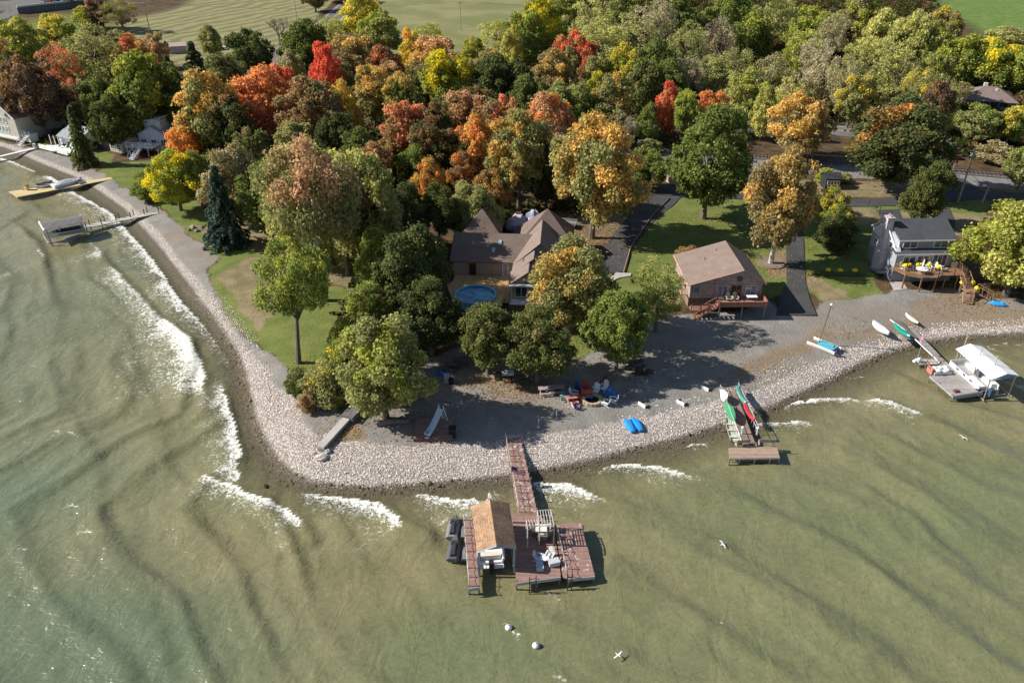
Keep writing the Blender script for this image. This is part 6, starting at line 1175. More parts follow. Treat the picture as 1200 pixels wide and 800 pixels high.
t = thing('fire_pit', 'ring of tan stone blocks around a dark fire pit on the gravel', 'fire pit', fp)
for k in range(14): an = k*math.pi/7; mb = MB(); mb.box((1.05*math.cos(an), 1.05*math.sin(an), .2), (.32, .44, .4), an); part('stone_block', mb, 'stone', t, (.50, .38, .26))
mb = MB(); mb.tube([(0, 0, .02), (0, 0, .12)], .9, 14); part('ash_bed', mb, 'stone', t, (.03, .028, .025))
def picnic(px, py, rz, col, label, L=1.9, red=None, grp=None):
    t = thing('picnic_table', label, 'picnic table', G(px, py), rz, grp); mb = MB(); [mb.box((0, -.3+k*.15, .74), (L, .13, .05)) for k in range(5)]; part('tabletop', mb, 'wood', t, col)
    for s in (-1, 1): mb = MB(); [mb.box((0, s*(.68+k*.14), .44), (L, .12, .05)) for k in range(2)]; part('bench_seat', mb, 'wood', t, red or col); mb = MB(); mb.tube([(s*L*.38, -.75, 0), (s*L*.38, .25, .72)], .05, 4); mb.tube([(s*L*.38, .75, 0), (s*L*.38, -.25, .72)], .05, 4); mb.box((s*L*.38, 0, .41), (.06, 1.5, .08)); part('leg', mb, 'wood', t, col)
    return t
picnic(640, 460.5, .12, (.42, .33, .33), 'weathered pink grey picnic table nearer the trees, west of the fire pit'); picnic(652, 459, .05, (.38, .31, .31), 'weathered picnic table beside the dark blue chair')
picnic(687.5, 464.5, .0, (.62, .15, .07), 'orange red picnic table with blue boards behind the fire ring', 1.3, (.08, .2, .42))
picnic(670, 471, .2, (.6, .2, .15), 'red and white picnic table west of the fire ring', 1.2, (.7, .68, .68)); 
t = thing('log_table', 'small teal topped table on tan log legs at the west end of the chairs', 'table', G(661, 469)); mb = MB(); mb.box((0, 0, .6), (1.0, .6, .06)); part('tabletop', mb, 'paint', t, (.22, .38, .36)); [part('leg', MB().tube([(s, 0, 0), (s, 0, .57)], .12, 7), 'wood', t, (.5, .34, .18)) for s in (-.35, .35)]
for i, (a, b, l_) in enumerate(((669, 474.5, 'chair painted in red and white stripes at the south west of the fire pit'), (673.5, 478.5, 'chair painted in blue white and red nearest the lake at the fire pit'.replace('nearest', 'closest to')))):
    q = G(a, b); d = q-fp; t = deckchair('adirondack_chair', a, b, None, math.atan2(d.y, d.x)-math.pi/2, (.72, .70, .72), l_, grp=GA)
    for ch in t.children:
        if ch.name.startswith('armrest'): ch.color = (.5, .05, .06, 1)
        if ch.name.startswith('seat'): ch.color = ((.5, .05, .06, 1), (.06, .08, .3, 1))[i]
for a, b, h, l_ in ((652, 491, 1.2, 'slim steel post on a small pale base lower on the gravel by the fire pit'), (631, 500.5, 1.0, 'slim pale post with round white base close to the dock ramp'), (866, 0, 0, '')):
    if h: mb = MB(); mb.tube([(0, 0, 0), (0, 0, h)], .035, 6); mb.tube([(0, 0, 0), (0, 0, .08)], .2, 10); single('game_post', l_, 'post', mb, 'paint', (.55, .55, .55), G(a, b))
for a, b, r_, l_ in ((752, 476, -.9, 'white framed horseshoe board on the gravel above the blue pedal boat'), (825.5, 456.5, -.8, 'white plank board by the tree shadow west of the timber dock'), (797, 473.5, -.8, 'small white and brown board beside the pebble edge')):
    t = thing('horseshoe_board', l_, 'game board', G(a, b), r_); mb = MB(); mb.box((0, 0, .2), (1.1, .12, .4)); part('board', mb, 'paint', t, (.75, .75, .75)); [part('stake', MB().box((s*.5, .35, .12), (.1, .7, .22)), 'wood', t, (.1, .08, .07)) for s in (-1, 1)]
# pedal boat
q = G(742, 499); t = thing('pedal_boat', 'bright blue upturned pedal boat on the pale pebbles', 'pedal boat', q, .25)
for s in (-1, 1):
    mb = MB(); rr = []
    for i in range(7): u = i/6; w2 = .36*(math.sin(math.pi*(.12+.76*u)))**.4; h = .45*(math.sin(math.pi*(.1+.8*u)))**.5; rr.append([(s*.47-w2, -1.15+2.3*u, 0), (s*.47-w2, -1.15+2.3*u, h*.8), (s*.47-w2*.5, -1.15+2.3*u, h), (s*.47+w2*.5, -1.15+2.3*u, h), (s*.47+w2, -1.15+2.3*u, h*.8), (s*.47+w2, -1.15+2.3*u, 0)])
    mb.loft(rr); part('hull', mb, 'gloss', t, (.02, .28, .75))
mb = MB(); mb.box((0, 0, .16), (.35, 1.9, .2)); part('centre_well', mb, 'gloss', t, (.015, .12, .35))
# catamaran
q = G(965, 407); t = thing('sailing_catamaran', 'small white catamaran with blue trampoline and bare mast on the gravel', 'catamaran', q, .75)
for s in (-1, 1):
    mb = MB(); rr = []
    for i in range(8): u = i/7; w2 = .2*math.sin(math.pi*(.06+.86*u))**.5; rr.append([(s*.85-w2, -1.9+3.8*u, .42), (s*.85, -1.9+3.8*u, .05), (s*.85+w2, -1.9+3.8*u, .42), (s*.85, -1.9+3.8*u, .5)])
    mb.loft(rr); part('hull', mb, 'gloss', t, (.8, .8, .8))
mb = MB(); mb.box((0, -.4, .52), (1.5, 2.2, .05)); mb.box((.1, -.5, .6), (.8, 1.4, .1), .3); part('trampoline', mb, 'cloth', t, (.10, .42, .52)); mb = MB(); mb.tube([(-.9, .7, .52), (.9, .7, .52)], .05, 6); mb.tube([(-.9, -1.5, .52), (.9, -1.5, .52)], .05, 6); part('crossbeam', mb, 'metal', t, (.6, .6, .6)); mb = MB(); mb.box((-.6, -1.9, .35), (.35, .25, .5)); part('rudder', mb, 'gloss', t, (.04, .08, .25))
mb = MB(); mb.tube([(0, .7, .5), (.9, .6, 5.6)], .06, 6); mast = part('mast', mb, 'metal', t, (.25, .25, .26)); mb = MB(); mb.ball((.92, .6, 5.7), (.2, .2, .14), 8, 5); part('mast_float', mb, 'paint', mast, (.75, .75, .75))
# small boats by the east dock
kayak((1022.5, 380), (1041, 394), LAND+.05, 'white flat hulled dinghy lying upside down by the ramp', (.70, .71, .74), 1.5, .55, 'dinghy', cock=False, cat='dinghy')
kayak((1047, 382.5), (1066, 397), LAND+.05, 'dark green canoe lying upside down between dinghy and dock', (.02, .28, .20), 1.0, .45, 'canoe', cock=False, cat='canoe')
kayak((1061, 369.5), (1075.5, 380.5), LAND+.05, 'cream white kayak lying on the gravel past the ramp', (.78, .76, .66), .8, .3, cock=False)
kayak((58, 176.5), (71, 178.5), LAND+.05, 'small white rowing skiff upturned on the west lawn edge', (.8, .8, .8), 1.8, .7, 'skiff', cock=False, cat='skiff')
q = G(1169, 357.5); t = thing('kayak', 'stubby bright blue sit on kayak under the shore willow', 'kayak', q, -.35); mb = MB(); mb.ball((0, 0, .2), (1.2, .5, .28), 12, 6); part('hull', mb, 'gloss', t, (.02, .30, .75)); [part('seat', MB().ball((s, 0, .42), (.3, .25, .16), 8, 5), 'gloss', t, (.03, .38, .8)) for s in (-.55, .5)]
# raft with slide
rz_ = .03; q = G(508, 511); ra = thing('swim_raft', 'red brown swim raft pulled up on the gravel under the seawall tree', 'raft', (q.x, q.y, gz(q.x, q.y)), rz_); mb = MB(); mb.box((0, .9, .38), (4.2, 3.6, .14)); part('deck', mb, 'decky', ra, RED); mb = MB(); mb.box((0, -.9, .2), (4.2, .1, .36)); mb.box((0, 2.7, .2), (4.2, .1, .36)); mb.box((-2.08, .9, .2), (.08, 3.5, .34)); mb.box((2.08, .9, .2), (.08, 3.5, .34)); part('skirt', mb, 'wood', ra, (.17, .09, .08)); [part('cleat_post', MB().tube([(a, b, .45), (a, b, .95)], .035, 5), 'metal', ra, (.3, .28, .28)) for a, b in ((-1.4, -.4), (-1.0, -.2), (-.6, -.3), (.3, -.3))]
sl_t = thing('water_slide', 'pale blue water slide with curved chute standing on the red brown raft', 'slide', (q.x+.2, q.y+.8, .45+gz(q.x, q.y)), -.5); rr = []
for i in range(9): u = i/8; y = -1.7+2.9*(1-u)-1.0*0; z = 1.75*(1-u)**1.5+.15+.1*(u > .95); rr.append([(-.3, y, z+.22), (-.26, y, z), (.26, y, z), (.3, y, z+.22), (.34, y, z+.22), (.3, y, z-.06), (-.3, y, z-.06), (-.34, y, z+.22)])
mb = MB(); mb.loft(rr); part('chute', mb, 'gloss', sl_t, (.55, .65, .74)); mb = MB(); [mb.tube([(s*.3, 1.2, 2.4), (s*.32, 1.9, 0)], .05, 5) for s in (-1, 1)]; [mb.tube([(-.3, 1.3+.13*k, 1.7-.35*k), (.3, 1.3+.13*k, 1.7-.35*k)], .035, 4) for k in range(5)]; [mb.tube([(s*.3, -.3, .35), (s*.3, -.1, 0)], .04, 4) for s in (-1, 1)]; part('ladder', mb, 'paint', sl_t, (.62, .68, .74))
mb = MB(); mb.loft([[(-.3, -.3, 0), (.3, -.3, 0), (.3, .3, 0), (-.3, .3, 0)], [(-.38, -.38, 1.1), (.38, -.38, 1.1), (.38, .38, 1.1), (-.38, .38, 1.1)]]); mb.box((0, 0, 1.14), (.84, .84, .08)); single('trash_bin', 'black plastic bin at the east edge of the swim raft', 'bin', mb, 'paint', (.02, .02, .022), G(530.5, 511))
mb = MB(); mb.tube([(-2.0, -.1, .28), (-.6, .05, .3), (.9, .1, .26), (1.6, .05, .22)], [.36, .32, .27, .15], 9); mb.tube([(1.0, .1, .3), (1.9, .5, .4)], .1, 6); single('driftwood_log', 'thick grey log lying by the foot of the seawall tree', 'log', mb, 'stone', (.20, .18, .16), G(463, 497), .08)
# seawall
t = thing('seawall', 'narrow grey stone seawall with concrete cap running down to the pebbles', 'seawall', (*G(395, 505)[:2], .6)); a, b = P(375, 523, 1.55), P(410, 485, 1.75); d = (b-a).normalized(); n_ = Vector((-d.y, d.x, 0)); mb = MB(); mb.slab([a-n_*.45, b-n_*.45, b+n_*.45, a+n_*.45], .25); part('cap', mb, 'concrete', t, None, True); mb = MB(); a2, b2 = a-Vector((0, 0, .25)), b-Vector((0, 0, .25)); mb.slab([a2-n_*.38, b2-n_*.38, b2+n_*.38, a2+n_*.38], 1.5); part('wall', mb, 'stone', t, (.25, .23, .21), True)
mb = MB(); q = P(414, 487, 1.2); mb.box((q.x, q.y, 1.2), (1.5, 2.6, 1.5), math.atan2(d.y, d.x)-math.pi/2); part('end_block', mb, 'stone', t, (.16, .15, .15), True)
mb = MB(); q0, q1 = P(372, 527, .5), P(378, 521, .9); mb.tube([q0-Vector((0, 0, .4)), q1], .45, 6); part('toe', mb, 'stone', t, (.20, .19, .19), True)
bs = [(377,537,1.1,.5,(.55,.52,.50),'largest pale flat boulder at the foot of the seawall'),(384,530,.7,.4,(.4,.38,.38),'grey boulder east of the seawall foot'),(370,533,.45,.3,(.2,.17,.17),'small dark boulder west of the seawall foot'),(381,524,.5,.4,(.45,.42,.4),'boulder leaning on the seawall side'),(382,513,.5,.5,(.5,.45,.42),'upright pale stone atop the seawall end'),(312,571,.55,.3,(.04,.035,.025),'dark wet rock awash off the point'),
 (226,267,.9,.4,(.42,.36,.34),'pale rock in the pile by the yellow tree'),(231,271,.8,.4,(.36,.3,.28),'second rock of the pile by the spruce lawn'),(222,270,.6,.35,(.3,.26,.25),'small rock at the edge of the grey beach gravel'),(279,274,.9,.5,(.48,.44,.42),'pale rock behind the dark spruce trunk'),(285,277,.7,.4,(.38,.35,.33),'grey rock east of the spruce trunk'),(160,225,.8,.4,(.34,.26,.22),'brownish rock below the low yellow bush'),(167,229,.6,.35,(.4,.3,.27),'pinkish rock at the beach lawn corner')]
for i, (a, b, s, h, c, l_) in enumerate(bs): rb = random.Random(i); mb = MB(); mb.ball((0, 0, h*.4), (s*.6, s*.45, h*.7), 8, 6, .22, rb); single('boulder', l_, 'boulder', mb, 'stone', c, G(a, b) if b < 560 else P(a, b, 0), rb.uniform(0, 3))
# people-free yard clutter under the trees
mb = MB(); mb.box((0, 0, .5), (.6, .55, 1.0)); mb.box((0, 0, 1.05), (.7, .6, .1)); single('grey_bin', 'pale grey bin under the tree below the pool', 'bin', mb, 'paint', (.4, .42, .45), G(524, 448)); mb = MB(); mb.box((0, 0, .35), (.5, .5, .7)); mb.box((0, 0, .73), (.56, .56, .06)); single('black_bin', 'short black bin next to the pale grey bin', 'bin', mb, 'paint', (.02, .02, .02), G(528.5, 449.5))
mb = MB(); mb.box((0, 0, .2), (1.3, .5, .3)); mb.box((-.4, 0, .4), (.4, .4, .15)); single('blue_cooler', 'bright blue cooler lying in the shade west of the pale bin', 'cooler', mb, 'paint', (.03, .12, .5), G(517, 439.5), .1)
t = thing('barbecue_grill', 'dark barbecue grill by the trunk in front of the pool tree pair', 'grill', G(584, 445)); mb = MB(); mb.box((0, 0, .6), (.9, .5, .5)); part('firebox', mb, 'metal', t, (.06, .06, .06)); mb = MB(); mb.ball((0, 0, .88), (.46, .27, .26), 10, 6); part('lid', mb, 'metal', t, (.05, .05, .05)); [part('leg', MB().box((s*.4, 0, .18), (.06, .45, .36)), 'metal', t, (.1, .1, .1)) for s in (-1, 1)]
t = thing('utility_cart', 'white garden cart in shade under the touching trees', 'cart', G(595, 442), .1); mb = MB(); mb.box((0, 0, .65), (1.4, .75, .35)); part('tray', mb, 'paint', t, (.6, .62, .66)); [part('wheel', MB().tube([(s*.45, b*.4-.04, .25), (s*.45, b*.4+.04, .25)], .24, 12), 'paint', t, (.03, .03, .03)) for s in (-1, 1) for b in (-1, 1)]
mb = MB(); mb.box((0, 0, .2), (.9, .5, .4)); mb.box((0, .0, .42), (.95, .55, .05)); single('orange_crate', 'orange brown crate beside the garden cart', 'crate', mb, 'wood', (.5, .25, .12), G(594, 448), .1)
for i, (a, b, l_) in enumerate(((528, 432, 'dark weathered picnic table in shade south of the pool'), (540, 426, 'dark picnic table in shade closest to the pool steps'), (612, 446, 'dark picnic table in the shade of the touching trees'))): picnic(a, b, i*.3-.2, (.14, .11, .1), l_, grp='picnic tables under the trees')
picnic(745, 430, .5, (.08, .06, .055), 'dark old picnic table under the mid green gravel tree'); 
rb = random.Random(9); mb = MB(); [mb.tube([(rb.uniform(-1.4, 1.2), rb.uniform(-.5, .5), rb.uniform(.1, .5)), (rb.uniform(-1.2, 1.5), rb.uniform(-.6, .6), rb.uniform(.1, .9))], .06, 5) for _ in range(34)]; o = single('brush_pile', 'pile of dark cut branches beside the mid green gravel tree', 'brush pile', mb, 'wood', (.07, .055, .045), G(752, 438))
# deck furniture on the houses
def on_h(M4, x, y, z): v = M4 @ Vector((x, y, z)); return (v.x, v.y, v.z)
rzg = math.atan2(HG[1][0], HG[0][0]); rzc = math.atan2(HC[1][0], HC[0][0])
for i, (x, y, l_) in enumerate(((1.15, -.9, 'pot of yellow mums at the chimney end of the grey house deck'), (2.0, -.35, 'pot of yellow mums under the first ground floor window'), (3.2, -.4, 'pot of yellow mums between the two ground floor windows'), (3.7, -.42, 'pot of yellow mums paired below the second window'), (4.9, -.5, 'pot of yellow mums beside the patio door'), (5.9, -1.4, 'pot of yellow mums near the middle of the deck rail'))):
    t = thing('flower_pot', l_, 'flower pot', on_h(HG, x, y, 2.42), 0, 'yellow mums around the grey blue house'); mb = MB(); mb.loft([[(.16*math.cos(k), .16*math.sin(k), 0) for k in range(6)], [(.24*math.cos(k), .24*math.sin(k), .4) for k in range(6)]]); part('pot', mb, 'paint', t, (.12, .1, .1)); mb = MB(); mb.ball((0, 0, .6), (.40, .40, .30), 9, 6, .12, random.Random(i)); part('flowers', mb, 'cloth', t, (.85, .62, .02))
for i, (a, b, l_) in enumerate(((970, 319.5, 'round yellow mum at the west end of the planted strip'), (984, 320, 'round yellow mum in the middle of the planted strip'), (1001, 320, 'round yellow mum at the east end of the planted strip'), (1127, 334.5, 'yellow mum on the west post of the deck stairs'), (1139, 334.5, 'yellow mum on the east post of the deck stairs'), (1144, 341, 'yellow mum beside the lower flight of the deck stairs'))):
    t = thing('flower_pot', l_, 'flower pot', P(a, b, LAND) if i < 3 else P(a, b, LAND+1.0), 0, 'yellow mums around the grey blue house'); mb = MB(); mb.tube([(0, 0, -.9 if i > 2 else 0), (0, 0, .3)], .2, 8); part('pot', mb, 'paint', t, (.2, .13, .1)); mb = MB(); mb.ball((0, 0, .48), (.42, .42, .3), 9, 6, .12, random.Random(i+20)); part('flowers', mb, 'cloth', t, (.85, .62, .02))
mb = MB(); a, b = P(957, 322, LAND), P(1012, 323.5, LAND); d = b-a; rb = random.Random(5)
for k in range(34): q = a.lerp(b, k/33); mb.ball((q.x, q.y+rb.uniform(-.2, .2), LAND+.15), (.3, .3, .3*rb.uniform(.6, 1.3)), 7, 5, .25, rb)
single('planted_strip', 'low strip of dark plants with pale edging on the lawn by the driveway', 'flower bed', mb, 'cloth', (.08, .09, .04), (a.x, a.y, LAND), world=True)
t = thing('patio_umbrella_table', 'round white table with folded white umbrella on the grey house deck', 'table', on_h(HG, 3.0, -2.2, 2.42)); mb = MB(); mb.tube([(0, 0, .68), (0, 0, .73)], .85, 16); part('tabletop', mb, 'paint', t, (.7, .72, .74)); mb = MB(); mb.tube([(0, 0, 0), (0, 0, 2.3)], .04, 6); part('pole', mb, 'metal', t, (.6, .6, .6)); mb = MB(); mb.tube([(0, 0, 1.0), (0, 0, 1.4), (0, 0, 2.3)], [.1, .17, .04], 8); part('umbrella', mb, 'cloth', t, (.75, .76, .78)); mb = MB(); mb.tube([(0, 0, .02), (0, 0, .12)], .45, 12); part('table_base', mb, 'paint', t, (.3, .3, .3))
for x, y, r_, c_, l_ in ((.9, -.9, .6, (.72, .72, .74), 'white chair at the chimney end of the grey house deck'), (1.9, -1.1, 1.2, (.1, .11, .12), 'dark chair under the first window on the deck'), (4.6, -1.0, -.4, (.75, .75, .76), 'white chair between the second window and patio door'), (5.5, -.8, -.9, (.75, .75, .76), 'white chair in front of the patio door'), (6.4, -1.6, 1.8, (.74, .74, .75), 'white reclining chair turned to the deck rail'), (2.6, -.9, 0, (.12, .13, .14), 'dark chair between the two window mums')):
    p = on_h(HG, x, y, 2.42); t = deckchair('deck_chair', 600, 500, 1, r_+rzg, c_, l_, grp='chairs on the grey house deck'); t.location = p
for x, y, l_ in ((5.2, -.9, 'cream chair beside the cottage door, west one of two'), (6.1, -.9, 'cream chair beside the cottage door, east one of two')):
    t = deckchair('deck_chair', 600, 500, 1, rzc, (.55, .48, .36), l_, grp='cream chairs on the cottage deck'); t.location = on_h(HC, x, y, 2.12)
t = thing('patio_table', 'white clothed table on the cottage deck near its east rail', 'table', on_h(HC, 8.3, -1.2, 2.12), rzc); mb = MB(); mb.box((0, 0, .74), (1.4, .8, .06)); part('tabletop', mb, 'cloth', t, (.75, .76, .8)); [part('leg', MB().box((a*.6, b*.32, .36), (.06, .06, .7)), 'paint', t, (.3, .3, .3)) for a in (-1, 1) for b in (-1, 1)]
t = thing('patio_table', 'small dark table at the stair end of the cottage deck', 'table', on_h(HC, 4.0, -1.6, 2.12), rzc); mb = MB(); mb.tube([(0, 0, .66), (0, 0, .71)], .45, 12); part('tabletop', mb, 'paint', t, (.08, .07, .07)); mb = MB(); mb.tube([(0, 0, 0), (0, 0, .66)], .06, 6); part('leg', mb, 'paint', t, (.08, .07, .07))
mb = MB(); mb.ball((0, 0, .5), (.55, .45, .5), 12, 7); mb.box((0, 0, .05), (.6, .5, .1)); single('propane_tank', 'white rounded tank beside the stone chimney', 'tank', mb, 'paint', (.72, .74, .78), G(1024.5, 302))
mb = MB(); [mb.box((0, -k*.5, .3+.12*k), (1.3, .5, .14)) for k in range(-4, 5)]; single('garden_steps', 'dark slatted garden steps along the chimney side of the grey house', 'steps', mb, 'wood', (.2, .2, .22), G(1026, 318), .12)
# shrink wrapped pile and gazebo behind the brown house
q = P(614, 272, LAND); t = thing('covered_pile', 'tall lumpy grey pink tarpaulin covered pile behind the brown house', 'covered pile', q); rb = random.Random(6); mb = MB(); mb.ball((-1.2, 0, 1.3), (1.9, 1.5, 1.9), 10, 7, .18, rb); part('tarp', mb, 'cloth', t, (.42, .38, .46)); mb = MB(); mb.ball((1.5, .5, 1.7), (1.4, 1.3, 2.2), 9, 7, .2, rb); part('tarp', mb, 'cloth', t, (.36, .38, .48))
t = thing('trailer', 'grey flat trailer parked on the leaf litter by the brown house', 'trailer', P(661, 266, LAND), -.3); mb = MB(); mb.box((0, 0, .7), (4.2, 2.0, .25)); mb.box((0, 1.0, 1.0), (4.2, .08, .5)); mb.box((0, -1.0, 1.0), (4.2, .08, .5)); part('bed', mb, 'paint', t, (.22, .22, .23)); [part('wheel', MB().tube([(a, s*1.1-.1, .35), (a, s*1.1+.1, .35)], .35, 12), 'paint', t, (.03, .03, .03)) for s in (-1, 1) for a in (-.4, .5)]; mb = MB(); mb.tube([(2.1, 0, .65), (3.4, 0, .6)], .06, 5); part('drawbar', mb, 'metal', t, (.1, .1, .1))
# ================================================================== ROADSIDE: poles, wires, cars, signals
def upole(px, py, h, label, cross=True, lean=0., col=(.36, .30, .24), rz=.1, guy=None):
    q = P(px, py, LAND); t = thing('utility_pole', label, 'utility pole', q); mb = MB(); mb.tube([(0, 0, -.3), (lean*h, 0, h)], [.19, .12], 8); part('pole', mb, 'wood', t, col)
    if cross: mb = MB(); mb.box((lean*h*.95, 0, h*.94), (2.4, .12, .14), rz); ca_ = part('crossarm', mb, 'wood', t, col); mb = MB(); [mb.tube([(lean*h*.95+s*math.cos(rz), s*math.sin(rz), h*.95), (lean*h*.95+s*math.cos(rz), s*math.sin(rz), h*.97+.15)], .06, 5) for s in (-1.1, -.4, .5, 1.1)]; part('insulator', mb, 'paint', ca_, (.5, .5, .52))
    return Vector(q)+Vector((lean*h, 0, h))
t1 = upole(1122.5, 237, 10.5, 'tall bare wooden utility pole on the grass island behind the grey house', False, .02, (.42, .33, .25)); t1b = upole(1150.5, 238, 3.6, 'short leaning guy post east of the tall utility pole', False, .12, (.38, .32, .27))
t2 = upole(540, 36, 10.5, 'utility pole alone in the upper field', True); t3 = upole(176, 38, 10.5, 'utility pole at the near edge of the hay field', True); t4 = upole(348, 24, 9.5, 'utility pole beside the country road at the leafless tree', True); t5 = upole(66, 12, 9, 'pole in front of the parking terrace', True); mb = MB(); mb.box((0, 0, .7), (.16, .16, 1.4)); single('marker_post', 'small brown wooden post beside the parking pad', 'post', mb, 'wood', (.22, .14, .09), P(1029.5, 251, LAND))
def wire(a, b, sag, label, name='power_line', r=.035):
    mb = MB(); a, b = Vector(a), Vector(b); mb.tube([a.lerp(b, k/14)-Vector((0, 0, sag*4*(k/14)*(1-k/14))) for k in range(15)], r, 4); single(name, label, 'power line', mb, 'metal', (.2, .2, .2), a, world=True)
far = P(840, 212, LAND)+Vector((0, 0, 8.5)); wire(t1-Vector((0, 0, 1.0)), far, 1.2, 'upper wire running west from the tall utility pole over the lane'); wire(t1-Vector((0, 0, 1.9)), far-Vector((0, 0, .9)), 1.3, 'lower wire running west from the tall utility pole'); wire(t1-Vector((0, 0, 4)), t1b, .8, 'slack guy wire from the tall pole to the short leaning post')
wire(t2, t2+Vector((-110, -6, 0)), 2.2, 'wire crossing the upper field west of its pole'); wire(t2, t2+Vector((60, 4, 0)), 1.6, 'wire crossing the upper field east of its pole'); wire(t3, t5, 1.6, 'wire between the hay field pole and the terrace pole'); wire(t3+Vector((0, 0, -.2)), t4, 1.8, 'wire over the hay field towards the roadside pole')
def car(px, py, rz, col, label, z=LAND+.13, name='parked_car', cat='car', grp=None, L=4.5, suv=False, parts=True):
    t = thing(name, label, cat, P(px, py, z), rz, grp); h2 = 1.75 if suv else 1.42; mb = MB()
    prof = [(-L/2, .35), (-L/2, .85), (-L/2+.15, 1.0 if suv else .92), (-L*.12+L*.42, .9), (L/2-.1, .72), (L/2, .55), (L/2, .35)]; prof = [(-L/2, .35), (-L/2+.02, .9), (L*.20, .95), (L/2-.12, .75), (L/2, .55), (L/2-.02, .35)]
    mb.loft([[(x, -.88, z_) for x, z_ in prof], [(x, .88, z_) for x, z_ in prof]]); part('body', mb, 'gloss', t, col)
    mb = MB(); c1_ = [(-L*.46, .9), (-L*.36, h2-.05), (L*.02, h2-.05), (L*.22, .93)]; mb.loft([[(x, -.80 if z_ < 1 else -.62, z_) for x, z_ in c1_], [(x, .80 if z_ < 1 else .62, z_) for x, z_ in c1_]]); part('window', mb, 'glass', t, (.03, .035, .04)); mb = MB(); mb.box((-L*.17, 0, h2-.02), (L*.36, 1.22, .06)); part('roof', mb, 'gloss', t, col)
    for a in (-1, 1):
        for s in (-1, 1): mb = MB(); mb.tube([(a*L*.31, s*.85-.11, .33), (a*L*.31, s*.85+.11, .33)], .33, 12); part('wheel', mb, 'paint', t, (.025, .025, .025))
    mb = MB(); mb.box((L/2-.04, .6, .62), (.08, .35, .14)); part('headlight', mb, 'glass', t, (.6, .6, .6)); mb = MB(); mb.box((L/2-.04, -.6, .62), (.08, .35, .14)); part('headlight', mb, 'glass', t, (.6, .6, .6)); return t
car(1112, 185.5, -.15, (.22, .02, .035), 'dark red car parked on the verge beside the railway', LAND+.1)
GC = 'cars on the parking terrace'
for i, (a, b, c, l_) in enumerate(((53, 3, (.75, .76, .78), 'white van at the road end of the parking terrace'), (61, 3, (.5, .05, .05), 'red car second along the parking terrace'), (68, 3, (.06, .08, .14), 'dark blue car in the middle of the parking terrace'), (76, 2.5, (.5, .52, .55), 'silver car on the parking terrace past the pole'), (84, 2, (.45, .12, .06), 'brick red car on the parking terrace'), (91, 1.5, (.62, .64, .67), 'pale grey car at the far end of the parking terrace'))): car(a, b-.0, 1.5, c, l_, LAND+2.65, 'parked_car' if i else 'parked_van', 'car' if i else 'van', GC, 4.6, i % 2 == 0)
car(257, 58, .4, (.78, .8, .82), 'white car glimpsed between trees at the hay field edge', name='parked_car'); 
mb = MB(); mb.box((0, 0, 1.2), (6, 3, 2.4)); mb.slab([(-3.4, -1.9, 2.4), (3.4, -1.9, 2.4), (3.4, 0, 3.3), (-3.4, 0, 3.3)], .15); mb.slab([(-3.4, 0, 3.3), (3.4, 0, 3.3), (3.4, 1.9, 2.4), (-3.4, 1.9, 2.4)], .15); single('field_barn', 'little pale roofed barn at the foot of the hay field', 'barn', mb, 'paint', (.5, .4, .38), P(208, 62, LAND), .3)
def signal(px, py, label, col, disc=True):
    t = thing('crossing_signal', label, 'railway signal', P(px, py, LAND)); mb = MB(); mb.tube([(0, 0, 0), (0, 0, 3.2)], .08, 6); part('mast', mb, 'metal', t, (.6, .6, .6)); mb = MB(); mb.box((0, -.05, 2.9), (1.1, .06, .2), 0, 0, .7); mb.box((0, -.12, 2.9), (1.1, .06, .2), 0, 0, -.7); part('crossbuck', mb, 'paint', t, (.75, .75, .75)); mb = MB(); [mb.tube([(s*.35, -.1, 2.3), (s*.35, -.2, 2.3)], .24, 10) for s in (-1, 1)]; part('lamp_disc', mb, 'paint', t, col)
signal(1115.5, 202.5, 'railway crossing signal with dark red lamp discs on the near side of the track', (.2, .02, .03)); signal(1134.5, 197, 'railway crossing signal with pale box beyond the track', (.05, .05, .06)); signal(722, 174, 'white railway signal post between the wood and the access drive', (.1, .1, .1)); signal(748, 181, 'second white railway signal post over the access drive', (.1, .1, .1))
mb = MB(); mb.tube([(0, 0, 0), (0, 0, 1.1)], .06, 5); mb.box((0, 0, 1.25), (.25, .5, .25)); single('mailbox', 'small dark mailbox at the lane verge above the lawn', 'mailbox', mb, 'paint', (.08, .08, .09), P(1016, 243, LAND))
mb = MB(); mb.box((0, 0, 1.3), (2.6, 2.0, 2.6)); mb.slab([(-1.6, -1.3, 2.6), (1.6, -1.3, 2.6), (1.6, 0, 3.5), (-1.6, 0, 3.5)], .1); mb.slab([(-1.6, 0, 3.5), (1.6, 0, 3.5), (1.6, 1.3, 2.6), (-1.6, 1.3, 2.6)], .1); single('small_hut', 'tan roofed small hut under the big green lawn tree', 'hut', mb, 'paint', (.42, .32, .26), P(790, 214, LAND), .4)
# kerb along the court
mb = MB(); pts = [P(*q, LAND+.2) for q in ((731, 319), (739, 291), (745, 280), (765, 252), (785, 232))]; mb.tube(pts, .12, 4); single('timber_edging', 'reddish timber edging between the parking court and the lawn', 'edging', mb, 'wood', (.3, .18, .14), pts[0], world=True)
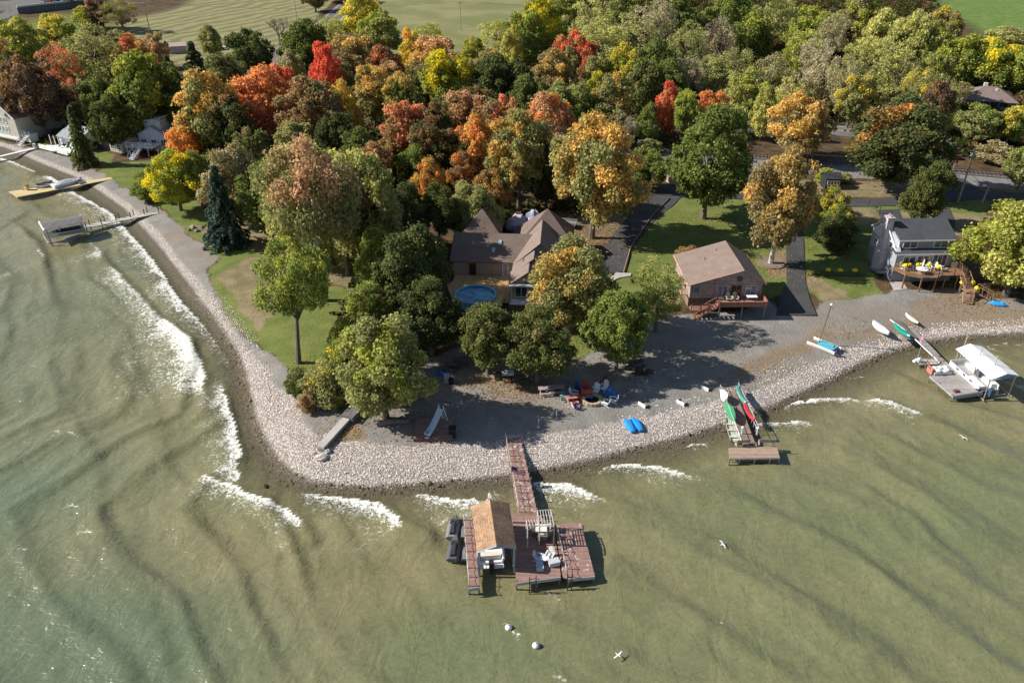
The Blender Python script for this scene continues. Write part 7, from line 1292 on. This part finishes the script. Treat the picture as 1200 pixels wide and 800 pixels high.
# ================================================================== GULLS AND BUOYS
def gull(px, py, z, rz, label, fly=True):
    p = P(px, py, z); mb = MB()
    rr = [(-.28, .02), (-.18, .07), (0, .09), (.15, .07), (.22, .05), (.27, .055), (.31, .03), (.36, .008)]
    mb.tube([(x, 0, .02*math.sin(x*8)) for x, r_ in rr], [r_ for x, r_ in rr], 7)
    for s in (-1, 1):
        if fly: mb.add([(.10, s*.05, .04), (-.08, s*.05, .04), (-.05, s*.38, .14), (.10, s*.36, .15), (-.10, s*.72, .05), (-.02, s*.74, .06), (.10, s*.05, .02), (-.08, s*.05, .02), (-.05, s*.38, .12), (.10, s*.36, .13), (-.10, s*.72, .04), (-.02, s*.74, .045)], [(0, 1, 2, 3), (3, 2, 4, 5), (9, 8, 7, 6), (11, 10, 8, 9), (0, 3, 9, 6), (3, 5, 11, 9), (5, 4, 10, 11), (4, 2, 8, 10), (2, 1, 7, 8), (1, 0, 6, 7)])
        else: mb.tube([(.1, s*.07, .05), (-.1, s*.08, .06), (-.3, s*.04, .05)], [.03, .05, .01], 5)
    mb.add([(-.26, -.02, .01), (-.26, .02, .01), (-.42, .07, .02), (-.42, -.07, .02)], [(0, 1, 2, 3)])
    o = single('gull', label, 'bird', mb, 'paint', (.78, .78, .78), p, rz); o.scale = (.7,)*3
gull(724.5, 767, .5, -.8, 'white gull banking low over the water south of the main dock'); gull(847, 637.5, .5, .3, 'white gull skimming the wave crest south of the timber dock'); gull(1129, 512.5, .6, .5, 'white gull flying south of the grey east dock'); gull(760, 687, .1, 1.2, 'white gull resting on the water east of the side platform', False); gull(845, 730, .08, 2., 'white gull afloat below the long wave crest', False)
for a, b, l_ in ((596, 736, 'white round buoy closer to the dock ladder'), (628, 757, 'white round buoy further out from the dock ladder')):
    t = thing('mooring_buoy', l_, 'buoy', P(a, b, 0), 0); mb = MB(); mb.ball((0, 0, .12), (.30, .30, .27), 12, 8); part('float', mb, 'gloss', t, (.78, .78, .8), smooth=True); mb = MB(); mb.tube([(0, 0, .36), (0, 0, .48)], .05, 6); part('ring', mb, 'metal', t, (.4, .4, .42))
# ================================================================== FALLEN LEAVES (uncountable)
def fallen():
    rs = np.random.RandomState(31); P_ = []
    for a, b, r, n in ((572,442,6,900),(628,450,5,600),(595,450,4,500),(667,392,6,700),(722,436,5,500),(690,284,9,1800),(905,314,7,900),(472,490,7,700),(830,262,8,800),(978,290,5,400),(1155,358,9,800),(1120,350,6,350),(540,440,6,600),(362,428,4,250),(400,500,3,260),(1010,392,6,400),(880,440,6,350),(608,262,8,700)):
        c = P(a, b, LAND); q = rs.normal(size=(n, 2))*r*.5; P_.append(np.column_stack([c.x+q[:, 0], c.y+q[:, 1]]))
    q = np.concatenate(P_); sdv = shore_sd(q[:, 0], q[:, 1]); k = sdv > 5; q = q[k]; n = len(q)
    z = hgt(sdv[k])+.16; pos = np.column_stack([q, z]); nn = rs.normal(size=(n, 3))*.25; nn[:, 2] = 1; nn /= np.linalg.norm(nn, axis=1, keepdims=True)
    me = leafmesh('fallen_leaves', pos, nn, rs.uniform(.07, .17, n), rs.rand(n), rs.rand(n), rs)
    o = bpy.data.objects.new('fallen_leaves', me); COL.objects.link(o); o.color = (.42, .24, .08, 1); o['tint'] = [.5, .36, .14, 1.]; o['turn'] = .4; o['kind'] = 'stuff'
fallen()
